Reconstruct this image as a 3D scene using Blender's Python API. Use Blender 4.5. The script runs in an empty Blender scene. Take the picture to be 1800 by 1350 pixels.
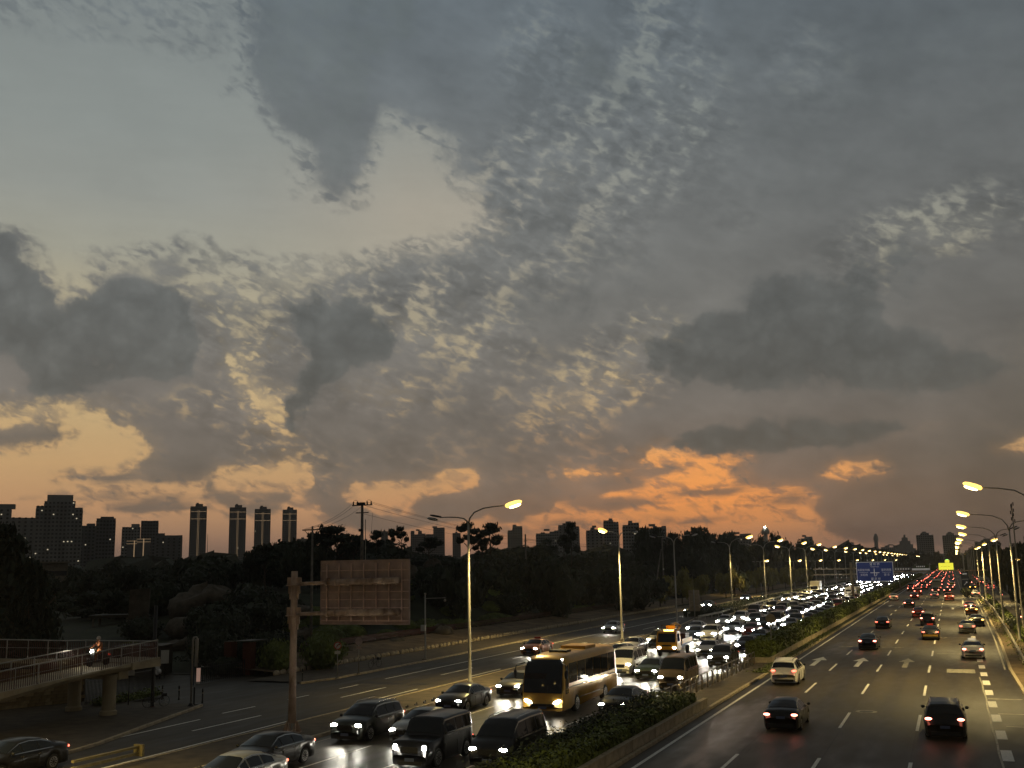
import bpy, bmesh, math, random
from math import radians as R, sin, cos, pi
from mathutils import Vector, Matrix, Euler
import numpy as np

random.seed(11)
SC = bpy.context.scene
COL = SC.collection

# ---------------------------------------------------------------- camera
# world axes: +Y runs along the highway away from the footbridge, +X to the right of it
CAM_H = 8.4
cam_data = bpy.data.cameras.new('camera')
cam_data.sensor_width = 36.0
cam_data.lens = 36.0 * 1850.0 / 1800.0
cam_data.clip_start = 0.2
cam_data.clip_end = 60000.0
cam = bpy.data.objects.new('camera', cam_data)
COL.objects.link(cam)
cam.location = (0.0, 0.0, CAM_H)
_m = Matrix.Rotation(R(22.2), 3, 'Z') @ Matrix.Rotation(R(90 + 9.9), 3, 'X') @ Matrix.Rotation(R(-1.0), 3, 'Z')
cam.rotation_euler = _m.to_euler()
SC.camera = cam

# ---------------------------------------------------------------- picture settings
SC.view_settings.view_transform = 'Standard'
SC.view_settings.look = 'None'
SC.view_settings.gamma = 1.0
SC.view_settings.use_curve_mapping = False
SC.view_settings.exposure = 0.0
SC.render.engine = 'CYCLES'
SC.cycles.use_denoising = True
SC.cycles.max_bounces = 5
SC.cycles.diffuse_bounces = 2
SC.cycles.glossy_bounces = 3
SC.cycles.transmission_bounces = 4
SC.cycles.volume_bounces = 0
SC.cycles.transparent_max_bounces = 8
SC.cycles.sample_clamp_indirect = 3.0
SC.cycles.use_light_tree = True
SC.cycles.caustics_reflective = False
SC.cycles.caustics_refractive = False
# ---------------------------------------------------------------- cloud layout, (azimuth, elevation) in degrees
CLEAR_PATCHES = [
    [(-60.3, 34.0), (-37.6, 39.2), (-37.3, 27.7), (-36.8, 26.1), (-35.8, 24.2), (-34.6, 23.0), (-33.9, 21.4), (-33.4, 20.1), (-32.1, 19.7), (-30.9, 20.1), (-29.9, 21.6), (-30.0, 23.2), (-28.5, 24.1), (-27.0, 23.4), (-25.6, 22.3), (-24.6, 20.5), (-23.3, 19.3), (-23.0, 18.5), (-24.6, 17.6), (-27.2, 17.2), (-30.4, 16.7), (-32.9, 16.1), (-35.3, 15.7), (-37.7, 15.5), (-39.3, 14.9), (-41.5, 14.9), (-42.8, 15.1), (-44.6, 14.4), (-45.5, 13.5), (-46.3, 14.0), (-47.3, 15.0), (-47.8, 16.3), (-49.0, 16.7), (-58.4, 15.6)],
    [(-57.7, 7.7), (-48.4, 8.2), (-46.9, 8.1), (-45.3, 8.4), (-43.7, 8.4), (-42.7, 7.6), (-41.4, 7.0), (-41.2, 6.0), (-42.4, 5.7), (-41.8, 5.1), (-44.4, 5.1), (-45.7, 4.9), (-43.8, 4.5), (-41.1, 4.5), (-39.7, 4.7), (-38.5, 4.6), (-38.4, 4.2), (-39.7, 3.9), (-41.6, 3.8), (-43.8, 4.1), (-44.3, 3.9), (-42.7, 3.6), (-40.5, 3.6), (-39.1, 3.9), (-37.8, 3.7), (-37.4, 3.0), (-35.3, 2.9), (-34.5, 3.6), (-34.0, 4.1), (-32.8, 3.5), (-32.0, 2.3), (-30.3, 2.0), (-28.5, 2.1), (-23.6, 2.8), (-21.4, 3.4), (-19.2, 4.3), (-19.2, 5.2), (-17.3, 4.8), (-15.2, 5.9), (-13.0, 6.0), (-10.0, 5.6), (-9.9, 4.7), (-10.7, 4.1), (-9.2, 3.9), (-6.6, 3.8), (-5.9, 3.2), (-6.9, 2.4), (-5.9, 2.1), (-5.9, 1.5), (-4.0, 0.9), (5.7, 0.4), (5.4, -3.1), (-56.8, -1.9), (-57.5, 5.8), (-47.6, 6.2), (-45.9, 6.5), (-45.4, 6.9), (-46.6, 7.5), (-57.6, 7.1)],
    [(-37.0, 10.6), (-36.4, 10.4), (-35.5, 9.4), (-34.6, 9.1), (-34.5, 8.1), (-33.9, 7.4), (-34.4, 7.2), (-35.4, 7.9), (-36.3, 8.5), (-36.8, 9.4)],
    [(-38.4, 4.8), (-37.4, 5.4), (-34.5, 5.7), (-33.0, 5.1), (-33.1, 4.5), (-34.5, 4.3), (-36.2, 4.5), (-35.3, 3.9), (-36.5, 3.7), (-37.4, 4.2)],
    [(-31.0, 3.9), (-29.7, 4.7), (-27.8, 4.7), (-25.7, 5.2), (-24.2, 5.4), (-24.0, 4.5), (-25.4, 4.0), (-26.6, 3.9), (-27.8, 3.4), (-28.0, 2.8), (-29.8, 2.9)],
    [(-5.6, 4.5), (-5.0, 5.0), (-3.0, 5.0), (-3.5, 4.4), (-4.6, 4.1)],
    [(2.2, 5.4), (3.8, 5.8), (6.3, 5.9), (6.2, 4.8)],
]
# islands of cloud in the clear patches: azimuth, elevation, half width, half height, tilt
SMALL_CLOUDS = [
    (-43.2, 15.8, 0.85, 0.28, -15),
    (-40.7, 15.8, 1.3, 0.5, -25),
    (-39.8, 16.7, 0.72, 0.43, -20),
    (-37.9, 16.0, 0.78, 0.5, -20),
    (-35.8, 16.2, 0.72, 0.28, -10),
    (-33.3, 16.1, 0.72, 0.31, -10),
    (-41.2, 3.3, 1.8, 0.25, 3),
    (-42.7, 4.0, 1.86, 0.22, 3),
    (-36.5, 3.5, 1.86, 0.19, 0),
    (-16.6, 3.3, 2.85, 0.34, 5),
    (-17.4, 4.4, 4.65, 0.46, 10),
    (-20.6, 3.6, 1.55, 0.56, 25),
    (-11.6, 3.7, 2.33, 0.22, -3),
    (-9.0, 4.8, 1.8, 0.68, 0),
    (-25.4, 3.3, 2.63, 0.74, 3),
    (-7.5, 3.1, 1.55, 0.25, 0),
    (-19.3, 2.2, 1.55, 0.12, 4),
    (-11.7, 2.3, 1.71, 0.09, 5),
    (-22.3, 2.8, 1.24, 0.31, 20),
    (-8.7, 2.5, 1.55, 0.15, -3),
]
THIN_VEILS = [
    (0.42, (-37.7, 24.7, 1.82, 0.62, -20), 1.2),
    (0.5, (-27.2, 16.9, 3.6, 0.9, 10), 1.5),
    (0.44, (-46.1, 8.3, 4.25, 0.75, -3), 1.2),
]
VEIL_AREAS = [
    (0.36, [(-57.8, 32.6), (-37.5, 36.9), (-37.1, 26.0), (-38.0, 25.4), (-40.2, 25.8), (-44.0, 25.9), (-46.9, 25.8), (-57.0, 24.4)], 3.4),
]
# strength, ellipse, softness
MOTTLED = [
    (0.9, (-18.8, 20.4, 9.1, 4.5, 30), 2.8),
    (0.85, (-13.3, 26.5, 2.74, 6.0, 15), 2.5),
    (0.7, (-20.2, 27.4, 2.7, 2.7, 0), 2.5),
    (1, (-25.6, 13.5, 5.1, 2.7, -20), 2.2),
    (1, (-16.2, 10.8, 4.2, 2.4, 25), 1.9),
    (1, (0.8, 16.8, 5.17, 1.5, 8), 1.9),
    (0.9, (-3.0, 15.3, 2.13, 1.52, 0), 1.2),
    (1, (-32.9, 15.8, 6.9, 1.8, 0), 1.9),
    (1, (-36.5, 12.8, 3.06, 2.89, -35), 1.9),
    (0.9, (-36.3, 8.6, 3.9, 1.37, 0), 1.5),
    (0.8, (-45.9, 8.2, 4.25, 1.06, 0), 1.2),
    (0.8, (-34.5, 6.4, 3.6, 1.8, -30), 1.9),
    (0.8, (-29.1, 9.2, 3.6, 1.2, 0), 1.2),
    (0.7, (-18.5, 9.0, 4.6, 2.12, 20), 1.5),
    (0.5, (-10.9, 23.7, 2.4, 3.9, 0), 2.5),
    (0.4, (-9.6, 18.3, 1.52, 1.22, 0), 1.2),
    (0.5, (-16.9, 17.3, 2.1, 1.8, 0), 1.9),
    (0.6, (-15.2, 5.9, 3.6, 0.61, 0), 0.9),
    (0.6, (-19.2, 5.1, 2.74, 0.7, 0), 0.9),
    (0.35, (-25.4, 6.1, 7.8, 2.4, 0), 2.8),
    (0.5, (-22.8, 9.8, 4.2, 1.4, 0), 1.5),
    (0.6, (-37.4, 24.8, 2.43, 1.0, -20), 1.5),
    (0.5, (-28.5, 21.3, 2.74, 2.7, 0), 2.5),
    (0.4, (-5.2, 25.3, 2.43, 2.55, 30), 1.9),
]
DARK_CLOUDS = [
    (0.97, [(-58.4, 15.6), (-49.0, 16.7), (-47.8, 16.2), (-47.3, 14.9), (-46.3, 13.9), (-45.5, 13.4), (-44.6, 14.3), (-42.8, 15.1), (-40.2, 15.0), (-39.1, 13.9), (-39.0, 12.0), (-39.2, 9.9), (-41.9, 10.0), (-43.8, 9.6), (-45.4, 8.9), (-46.9, 8.9), (-48.1, 10.8), (-57.9, 10.6)], 1.0),
    (0.97, [(-34.8, 13.8), (-33.5, 14.8), (-32.5, 15.1), (-32.1, 14.5), (-30.6, 14.9), (-29.9, 14.1), (-28.6, 13.6), (-28.3, 12.3), (-29.4, 11.0), (-31.6, 10.2), (-32.8, 9.2), (-33.9, 7.2), (-34.5, 7.9), (-34.1, 9.4), (-33.7, 11.0), (-33.8, 12.2), (-34.6, 13.0)], 0.8),
    (0.35, [(-34.6, 9.1), (-28.5, 9.8), (-22.2, 7.9), (-16.0, 7.1), (-14.5, 6.2), (-22.3, 5.1), (-31.5, 4.6), (-33.3, 6.1)], 2.8),
    (0.62, [(-37.6, 36.9), (-27.8, 37.6), (-26.5, 28.3), (-29.8, 26.2), (-30.4, 23.3), (-30.9, 20.1), (-32.9, 19.8), (-33.9, 21.4), (-34.6, 23.0), (-36.8, 26.1)], 1.9),
    (1, [(-14.9, 11.7), (-12.7, 13.1), (-9.9, 13.9), (-8.0, 15.2), (-4.4, 15.1), (-3.5, 15.8), (-2.3, 14.7), (-2.1, 12.3), (1.7, 10.8), (3.6, 9.5), (1.4, 8.4), (-2.6, 8.5), (-6.0, 8.9), (-11.4, 9.2), (-13.5, 9.9)], 2.2),
    (0.95, [(-13.9, 6.1), (-13.0, 7.1), (-9.0, 7.6), (-2.7, 7.3), (-1.1, 6.9), (-3.1, 6.1), (-7.1, 5.7), (-11.5, 5.7)], 1.2),
    (0.45, [(-10.6, 23.7), (-7.4, 24.8), (-2.5, 28.2), (8.7, 28.3), (7.5, 17.5), (-0.4, 18.8), (-3.4, 17.1), (-9.4, 17.1), (-11.1, 20.8)], 4.6),
    (0.45, [(-22.7, 19.0), (-18.8, 19.8), (-12.5, 17.4), (-12.6, 14.3), (-15.9, 12.0), (-20.6, 11.6), (-23.4, 13.5)], 3.7),
    (0.4, [(-9.7, 36.9), (-4.9, 36.2), (-7.2, 26.7), (-9.0, 23.5), (-9.9, 24.8)], 1.9),
    (0.5, [(-21.9, 26.3), (-16.5, 28.6), (-12.8, 24.4), (-14.7, 24.0), (-19.9, 25.7)], 1.9),
    (0.6, [(-2.0, 16.7), (-0.0, 16.7), (0.4, 14.7), (-1.2, 12.2), (-2.5, 14.1)], 1.2),
    (0.4, [(-27.8, 11.0), (-22.2, 11.1), (-20.3, 10.5), (-22.2, 10.2), (-27.2, 10.6)], 0.8),
    (0.35, [(-5.8, 4.0), (-2.5, 6.2), (6.3, 6.5), (5.7, -0.5), (-6.8, 0.8)], 1.9),
]
FAINT_GAPS = [
    (0.34, [(-31.6, 10.0), (-30.0, 9.7), (-27.2, 9.5), (-26.4, 9.1), (-27.8, 8.6), (-30.3, 8.7), (-31.8, 9.1)], 1.2),
    (0.3, [(-29.1, 14.4), (-26.6, 13.7), (-24.4, 12.5), (-23.3, 11.6), (-25.6, 11.6), (-27.5, 12.6), (-29.7, 13.5)], 1.6),
    (0.33, [(-21.4, 9.0), (-17.8, 10.4), (-16.2, 12.1), (-13.8, 13.2), (-13.0, 12.2), (-15.3, 10.5), (-13.6, 9.5), (-16.6, 8.8), (-19.1, 7.8), (-20.8, 8.2)], 1.6),
    (0.3, [(-39.2, 14.9), (-32.9, 15.5), (-31.0, 14.7), (-34.7, 13.8), (-34.2, 11.0), (-36.4, 10.9), (-37.5, 12.1), (-38.5, 13.2)], 1.8),
    (0.24, [(-3.1, 6.4), (-0.3, 7.1), (2.9, 6.8), (2.3, 6.5), (-0.3, 6.2), (-2.5, 5.9)], 0.9),
    (0.2, [(-36.0, 7.3), (-32.7, 6.1), (-31.5, 4.6), (-33.9, 5.2)], 1.2),
    (0.22, [(-22.5, 28.9), (-18.5, 28.2), (-19.9, 26.0), (-21.9, 26.9)], 2.2),
    (0.22, [(-14.2, 27.9), (-10.5, 25.1), (-11.4, 21.1), (-13.5, 23.0)], 2.2),
    (0.25, [(-20.0, 23.7), (-16.8, 20.3), (-18.8, 18.6), (-21.4, 20.4)], 2.2),
    (0.3, [(-1.6, 17.5), (4.6, 17.2), (4.8, 16.0), (-0.1, 15.6)], 1.6),
]
# ---------------------------------------------------------------- sky (world)
AZ0, AZ1, EL0, EL1, EPOW = -56.0, 12.0, -1.0, 33.0, 0.72
N_AZ, N_EL = 112, 50


def sd_poly(X, Y, poly):
    """Signed distance to a polygon, positive inside."""
    p = np.array(poly, float)
    d = np.full(X.shape, 1e9)
    ins = np.zeros(X.shape, bool)
    for i in range(len(p)):
        a, b = p[i], p[(i + 1) % len(p)]
        e = b - a
        wx, wy = X - a[0], Y - a[1]
        t = np.clip((wx * e[0] + wy * e[1]) / (e @ e + 1e-9), 0, 1)
        d = np.minimum(d, np.hypot(wx - t * e[0], wy - t * e[1]))
        cond = ((a[1] <= Y) & (b[1] > Y)) | ((b[1] <= Y) & (a[1] > Y))
        dy = b[1] - a[1] if abs(b[1] - a[1]) > 1e-9 else 1e-9
        ins ^= cond & (X < a[0] + (Y - a[1]) / dy * (b[0] - a[0]))
    return np.where(ins, d, -d)


def sd_ell(X, Y, e):
    cx, cy, rx, ry, ang = e
    a = math.radians(ang)
    dx, dy = X - cx, Y - cy
    u = (dx * math.cos(a) + dy * math.sin(a)) / rx
    v = (-dx * math.sin(a) + dy * math.cos(a)) / ry
    return (1 - np.hypot(u, v)) * min(rx, ry)


def soft(v, w):
    t = np.clip(0.5 + v / w, 0, 1)
    return t * t * (3 - 2 * t)


def cloud_fields():
    """Cloud cover, mottling and dark cloud over azimuth (columns) and elevation (rows, closer together low down)."""
    az = np.linspace(AZ0, AZ1, N_AZ)
    el = EL0 + (EL1 - EL0) * np.linspace(0, 1, N_EL) ** (1 / EPOW)
    X, Y = np.meshgrid(az, el)
    sd = np.full(X.shape, 2.5)
    for p in CLEAR_PATCHES:
        sd = np.minimum(sd, -sd_poly(X, Y, p))
    for k in SMALL_CLOUDS:
        sd = np.maximum(sd, sd_ell(X, Y, k) * 1.5 + 0.05)
    cover = np.clip(0.5 + sd / (1.6 + 1.8 * np.clip((Y - 3) / 14, 0, 1)), 0, 1)
    for a, p, w in FAINT_GAPS:
        cover = cover - a * soft(sd_poly(X, Y, p), w)
    for a, p, w in VEIL_AREAS:
        cover = np.maximum(cover, a * soft(sd_poly(X, Y, p), w))
    for a, e, w in THIN_VEILS:
        cover = np.maximum(cover, a * soft(sd_ell(X, Y, e), w))
    mottle = np.zeros(X.shape)
    for a, e, w in MOTTLED:
        mottle = np.maximum(mottle, a * soft(sd_ell(X, Y, e), w))
    dark = np.zeros(X.shape)
    for a, p, w in DARK_CLOUDS:
        dark = np.maximum(dark, a * soft(sd_poly(X, Y, p), w))
    return [cover.tolist(), mottle.tolist(), dark.tolist()]


def lin(c):
    c = np.asarray(c, float) / 255.0
    return np.where(c <= 0.04045, c / 12.92, ((c + 0.055) / 1.055) ** 2.4)


def by_elevation(Y, pts):
    pts = sorted(pts)
    return np.stack([np.interp(Y, [p[0] for p in pts], [p[1][i] for p in pts]) for i in range(3)], -1)


def cloud_colours():
    az = np.linspace(AZ0, AZ1, 18)
    el = EL0 + (EL1 - EL0) * np.linspace(0, 1, 14) ** (1 / EPOW)
    X, Y = np.meshgrid(az, el)
    clear = by_elevation(Y, [(32.6, (116, 125, 126)), (27.7, (130, 136, 134)), (24.3, (133, 140, 137)), (20.8, (141, 145, 140)), (17.4, (150, 151, 142)),
                             (14.7, (168, 161, 137)), (11.6, (184, 166, 130)), (8.5, (196, 168, 122)), (6.0, (194, 158, 112)), (4.2, (194, 150, 106)),
                             (2.5, (180, 136, 106)), (1.4, (148, 118, 100)), (0.2, (112, 98, 90))])
    w = (np.exp(-((X + 26) / 8.5) ** 2) * np.exp(-((Y - 18.3) / 5.0) ** 2) * 0.75)[..., None]
    clear = clear * (1 - w) + np.array([172, 161, 143]) * w
    w = (np.exp(-((X + 11.5) / 10.5) ** 2) * np.exp(-((Y - 4.3) / 2.4) ** 2))[..., None]
    clear = clear * (1 - w) + np.array([255, 160, 78]) * w
    w = (np.exp(-((X + 18) / 12.5) ** 2) * np.exp(-((Y - 2.4) / 0.9) ** 2) * 0.6)[..., None]
    clear = clear * (1 - w) + np.array([222, 126, 76]) * w
    grey = by_elevation(Y, [(32.6, (97, 106, 112)), (28, (101, 109, 113)), (22.5, (108, 112, 112)), (17.5, (112, 113, 110)), (12, (115, 112, 106)),
                            (9, (114, 107, 100)), (6, (108, 100, 93)), (3, (106, 94, 86)), (1.2, (100, 90, 83))])
    w = (np.exp(-((X + 12) / 12.0) ** 2) * np.exp(-((Y - 3.6) / 2.6) ** 2) * 0.22)[..., None]
    grey = grey * (1 - w) + np.array([190, 122, 86]) * w
    grey = grey * (1 - np.clip((X + 15) / 21, 0, 1) * 0.13)[..., None]
    deep = by_elevation(Y, [(32, (90, 99, 102)), (25, (98, 104, 104)), (18, (95, 97, 95)), (13.5, (91, 92, 89)), (9, (88, 87, 83)), (6, (86, 83, 79)),
                            (3, (92, 84, 77)), (1, (92, 85, 79))])
    deep = deep * (1 + 0.12 * np.clip((-22 - X) / 16, 0, 1))[..., None]
    return {k: [lin(v)[..., i].tolist() for i in range(3)] for k, v in (('clear', clear), ('grey', grey), ('deep', deep))}


def build_world():
    """Dusk sky: a clear twilight gradient, a grey cloud deck with gaps, mottled altocumulus and darker cumulus,
    laid out over compass direction and elevation and broken up with noise."""
    w = bpy.data.worlds.new('World')
    SC.world = w
    w.use_nodes = True
    nt = w.node_tree
    N, L = nt.nodes, nt.links
    N.clear()

    def nd(t, **kw):
        n = N.new(t)
        for k, v in kw.items():
            setattr(n, k, v)
        return n

    def put(sock, v):
        if isinstance(v, (int, float)):
            sock.default_value = v
        elif isinstance(v, tuple):
            sock.default_value = v
        else:
            L.new(v, sock)

    def ma(op, a, b=0.0, c=0.0, clamp=False):
        n = nd('ShaderNodeMath', operation=op, use_clamp=clamp)
        put(n.inputs[0], a)
        put(n.inputs[1], b)
        put(n.inputs[2], c)
        return n.outputs[0]

    def vm(op, a, b=None, s=None):
        n = nd('ShaderNodeVectorMath', operation=op)
        put(n.inputs[0], a)
        if b is not None:
            put(n.inputs[1], b)
        if s is not None:
            put(n.inputs['Scale'], s)
        return n.outputs[0]

    def smooth(v, lo, hi):
        n = nd('ShaderNodeMapRange', interpolation_type='SMOOTHSTEP')
        put(n.inputs[0], v)
        put(n.inputs[1], lo)
        put(n.inputs[2], hi)
        return n.outputs[0]

    def mixc(f, a, b):
        n = nd('ShaderNodeMix', data_type='RGBA')
        put(n.inputs[0], f)
        put(n.inputs[6], a)
        put(n.inputs[7], b)
        return n.outputs[2]

    def noise(vec, scale, detail=4.0, rough=0.55, dist=0.0, col=False):
        n = nd('ShaderNodeTexNoise', noise_dimensions='2D')
        put(n.inputs['Vector'], vec)
        n.inputs['Scale'].default_value = scale
        n.inputs['Detail'].default_value = detail
        n.inputs['Roughness'].default_value = rough
        n.inputs['Distortion'].default_value = dist
        return n.outputs['Color' if col else 'Fac']

    tc = nd('ShaderNodeTexCoord')
    sep = nd('ShaderNodeSeparateXYZ')
    L.new(vm('NORMALIZE', tc.outputs['Generated']), sep.inputs[0])
    x, y, z = sep.outputs
    az = ma('DEGREES', ma('ARCTAN2', x, y))
    el = ma('DEGREES', ma('ARCSINE', z))
    cmb = nd('ShaderNodeCombineXYZ')
    L.new(az, cmb.inputs[0])
    L.new(el, cmb.inputs[1])
    P = cmb.outputs[0]

    # ragged edges: the layout is looked up through turbulence
    low = smooth(el, 1.0, 10.0)            # clouds near the horizon are flat streaks
    wv = noise(P, 0.30, 6.0, 0.62, col=True)
    wcol = wv
    wv = vm('SUBTRACT', wv, (0.5, 0.5, 0.5))
    wv = vm('MULTIPLY', wv, (3.0, 2.0, 0.0))
    Pw = vm('ADD', P, wv)
    sp = nd('ShaderNodeSeparateXYZ')
    L.new(Pw, sp.inputs[0])
    ew = ma('ADD', el, ma('MULTIPLY', ma('SUBTRACT', sp.outputs[1], el), ma('ADD', ma('MULTIPLY', low, 0.85), 0.15)))
    u = ma('DIVIDE', ma('SUBTRACT', sp.outputs[0], AZ0), AZ1 - AZ0, clamp=True)
    v = ma('POWER', ma('DIVIDE', ma('SUBTRACT', ew, EL0), EL1 - EL0, clamp=True), EPOW)
    u0 = ma('DIVIDE', ma('SUBTRACT', az, AZ0), AZ1 - AZ0, clamp=True)
    v0 = ma('POWER', ma('DIVIDE', ma('SUBTRACT', el, EL0), EL1 - EL0, clamp=True), EPOW)

    def table(rows3, uu, vv):
        """Bilinear lookup of three stacked row tables: one RGB Curves node per row."""
        nr = len(rows3[0])
        nc = len(rows3[0][0])
        uc = nd('ShaderNodeCombineColor')
        for i in range(3):
            L.new(uu, uc.inputs[i])
        t = ma('MULTIPLY', vv, float(nr - 1))
        acc = None
        for r in range(nr):
            c = nd('ShaderNodeRGBCurve')
            mp = c.mapping
            mp.use_clip = False
            for k in range(3):
                cv = mp.curves[k]
                vals = rows3[k][r]
                cv.points[0].location = (0.0, vals[0])
                cv.points[1].location = (1.0, vals[-1])
                for j in range(1, nc - 1):
                    if abs(vals[j] - vals[j - 1]) < 1e-4 and abs(vals[j] - vals[j + 1]) < 1e-4:
                        continue
                    cv.points.new(j / (nc - 1), vals[j])
                for pt in cv.points:
                    pt.handle_type = 'VECTOR'
            mp.update()
            L.new(uc.outputs[0], c.inputs['Color'])
            if acc is None:
                acc = c.outputs[0]
            else:
                acc = mixc(ma('SUBTRACT', t, float(r - 1), clamp=True), acc, c.outputs[0])
        return acc

    F = cloud_fields()
    colours = cloud_colours()
    fld = nd('ShaderNodeSeparateColor')
    L.new(table(F, u, v), fld.inputs[0])
    cover, mott, dark = fld.outputs

    c_clear, c_grey, c_deep = (table(colours[k], u0, v0) for k in ('clear', 'grey', 'deep'))

    # noises; streaks are drawn out sideways and tilt up to the right
    def stretched(sx, sy, rot):
        n = nd('ShaderNodeMapping', vector_type='TEXTURE')
        L.new(P, n.inputs['Vector'])
        n.inputs['Rotation'].default_value = (0, 0, R(rot))
        n.inputs['Scale'].default_value = (sx, sy, 1.0)
        return n.outputs[0]
    n_big = noise(stretched(1.6, 1.0, -8), 0.40, 4.0, 0.55)
    n_mid = noise(stretched(1.5, 0.9, -14), 0.62, 5.0, 0.55, 0.25)
    n_fine = noise(stretched(1.4, 0.68, -20), 1.45, 3.5, 0.50, 0.25)
    n_mid0 = n_mid
    n_flat = noise(stretched(3.6, 0.55, 2), 0.9, 5.0, 0.58)
    n_mid = ma('ADD', ma('MULTIPLY', n_mid, low), ma('MULTIPLY', n_flat, ma('SUBTRACT', 1.0, low)))
    n_patch = noise(stretched(2.6, 0.9, 58), 0.42, 3.0, 0.5)
    below = nd('ShaderNodeVectorMath', operation='ADD')
    L.new(stretched(1.5, 0.9, -14), below.inputs[0])
    below.inputs[1].default_value = (0.12, -0.42, 0.0)
    relief = ma('SUBTRACT', noise(stretched(1.5, 0.9, -14), 0.75, 2.5, 0.5), noise(below.outputs[0], 0.75, 2.5, 0.5))
    n_soft = noise(stretched(1.5, 1.0, -5), 0.28, 3.0, 0.5)

    edge = ma('ADD', cover, ma('MULTIPLY', ma('SUBTRACT', n_mid, 0.5), ma('ADD', 0.20, ma('MULTIPLY', low, 0.46))))
    edge = ma('ADD', edge, ma('MULTIPLY', ma('MULTIPLY', ma('SUBTRACT', n_fine, 0.5), mott), 0.7))
    hi = smooth(el, 9.0, 20.0)
    tight = smooth(edge, ma('SUBTRACT', 0.40, ma('MULTIPLY', hi, 0.08)), ma('ADD', 0.60, ma('MULTIPLY', hi, 0.12)))
    d_cov = ma('ADD', ma('MULTIPLY', tight, 0.72), ma('MULTIPLY', smooth(edge, 0.12, 0.92), 0.28))
    # thin veil so that part-covered sky is not cut out
    d_cov = ma('MAXIMUM', d_cov, ma('MULTIPLY', smooth(cover, 0.20, 0.45), smooth(n_fine, 0.36, 0.72)))
    # gaps of bright sky between the altocumulus puffs
    gap_n = ma('ADD', ma('MULTIPLY', n_fine, 0.68), ma('MULTIPLY', n_mid, 0.32))
    gap_n = ma('ADD', gap_n, ma('MULTIPLY', ma('SUBTRACT', n_patch, 0.52), 0.60))
    gap = ma('MULTIPLY', ma('MULTIPLY', smooth(gap_n, 0.48, 0.74), smooth(mott, 0.1, 0.9)), d_cov)
    puff = ma('MULTIPLY', smooth(gap_n, 0.50, 0.34), mott)

    # tone variation in each layer
    tone = ma('ADD', 0.78, ma('MULTIPLY', n_soft, 0.44))
    tone = ma('ADD', tone, ma('MULTIPLY', ma('SUBTRACT', n_big, 0.5), 0.34))
    tone = ma('ADD', tone, ma('MULTIPLY', ma('SUBTRACT', n_fine, 0.5), 0.10))
    tone = ma('ADD', tone, ma('MULTIPLY', relief, ma('ADD', 0.12, ma('MULTIPLY', mott, 0.26))))
    tone = ma('SUBTRACT', tone, ma('MULTIPLY', puff, 0.17))
    grey = vm('SCALE', c_grey, s=tone)
    deep = vm('SCALE', c_deep, s=ma('ADD', 0.30, ma('MULTIPLY', tone, 0.70)))
    cream = vm('MULTIPLY', c_clear, (1.10, 1.08, 1.03))

    wisp = ma('ADD', 0.95, ma('MULTIPLY', n_big, 0.12))
    wisp = ma('ADD', wisp, ma('MULTIPLY', ma('SUBTRACT', n_flat, 0.5), 0.07))
    c_clear = vm('SCALE', c_clear, s=wisp)
    col = mixc(d_cov, c_clear, grey)
    col = mixc(ma('MULTIPLY', gap, 0.66), col, cream)
    # heaped clouds: cauliflower edges and shading from cell noise
    bw = nd('ShaderNodeVectorMath', operation='MULTIPLY_ADD')
    L.new(wcol, bw.inputs[0])
    bw.inputs[1].default_value = (1.6, 1.6, 0.0)
    L.new(P, bw.inputs[2])
    vo = nd('ShaderNodeTexVoronoi', voronoi_dimensions='2D', feature='SMOOTH_F1')
    L.new(bw.outputs[0], vo.inputs['Vector'])
    vo.inputs['Scale'].default_value = 0.62
    vo.inputs['Detail'].default_value = 2.5
    vo.inputs['Roughness'].default_value = 0.55
    vo.inputs['Smoothness'].default_value = 0.35
    bill = ma('SUBTRACT', 0.55, vo.outputs['Distance'])
    dke = ma('ADD', dark, ma('MULTIPLY', bill, ma('ADD', 0.06, ma('MULTIPLY', dark, 0.36))))
    dke = ma('ADD', dke, ma('MULTIPLY', ma('SUBTRACT', n_mid, 0.5), ma('MULTIPLY', dark, 0.45)))
    tight_d = smooth(dke, 0.34, 0.66)
    dk = ma('ADD', ma('MULTIPLY', tight_d, 0.56), ma('MULTIPLY', smooth(dke, 0.02, 0.95), 0.44))
    heap = ma('MULTIPLY', smooth(dark, 0.45, 0.95), smooth(el, 22.0, 15.0))
    deep = vm('SCALE', deep, s=ma('ADD', 1.0, ma('MULTIPLY', ma('SUBTRACT', bill, 0.10), ma('MULTIPLY', heap, 0.30))))
    col = mixc(dk, col, deep)
    # lit rim where a cloud edge meets the clear sky
    rim = ma('MULTIPLY', smooth(edge, 0.30, 0.44), ma('SUBTRACT', 1.0, smooth(edge, 0.44, 0.58)))
    rim = ma('MULTIPLY', rim, smooth(el, 20.0, 3.0))
    col = mixc(ma('MULTIPLY', rim, 0.20), col, vm('MULTIPLY', c_clear, (1.35, 1.22, 1.05)))

    # the rest of the dome: an even overcast dusk, warmer low down
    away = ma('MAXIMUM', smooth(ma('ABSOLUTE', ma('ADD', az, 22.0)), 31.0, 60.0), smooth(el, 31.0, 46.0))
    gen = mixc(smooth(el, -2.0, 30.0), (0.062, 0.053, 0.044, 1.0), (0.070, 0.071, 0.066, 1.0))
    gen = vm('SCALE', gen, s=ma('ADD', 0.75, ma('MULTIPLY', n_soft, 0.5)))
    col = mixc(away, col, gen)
    col = mixc(smooth(z, -0.01, -0.06), col, (0.02, 0.018, 0.015, 1.0))

    # physical twilight sky, a faint part of the light
    sky = nd('ShaderNodeTexSky')
    sky.sky_type = 'NISHITA'
    sky.sun_disc = False
    sky.sun_elevation = SUN_EL
    sky.sun_rotation = SUN_AZ
    sb = nd('ShaderNodeBackground')
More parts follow.
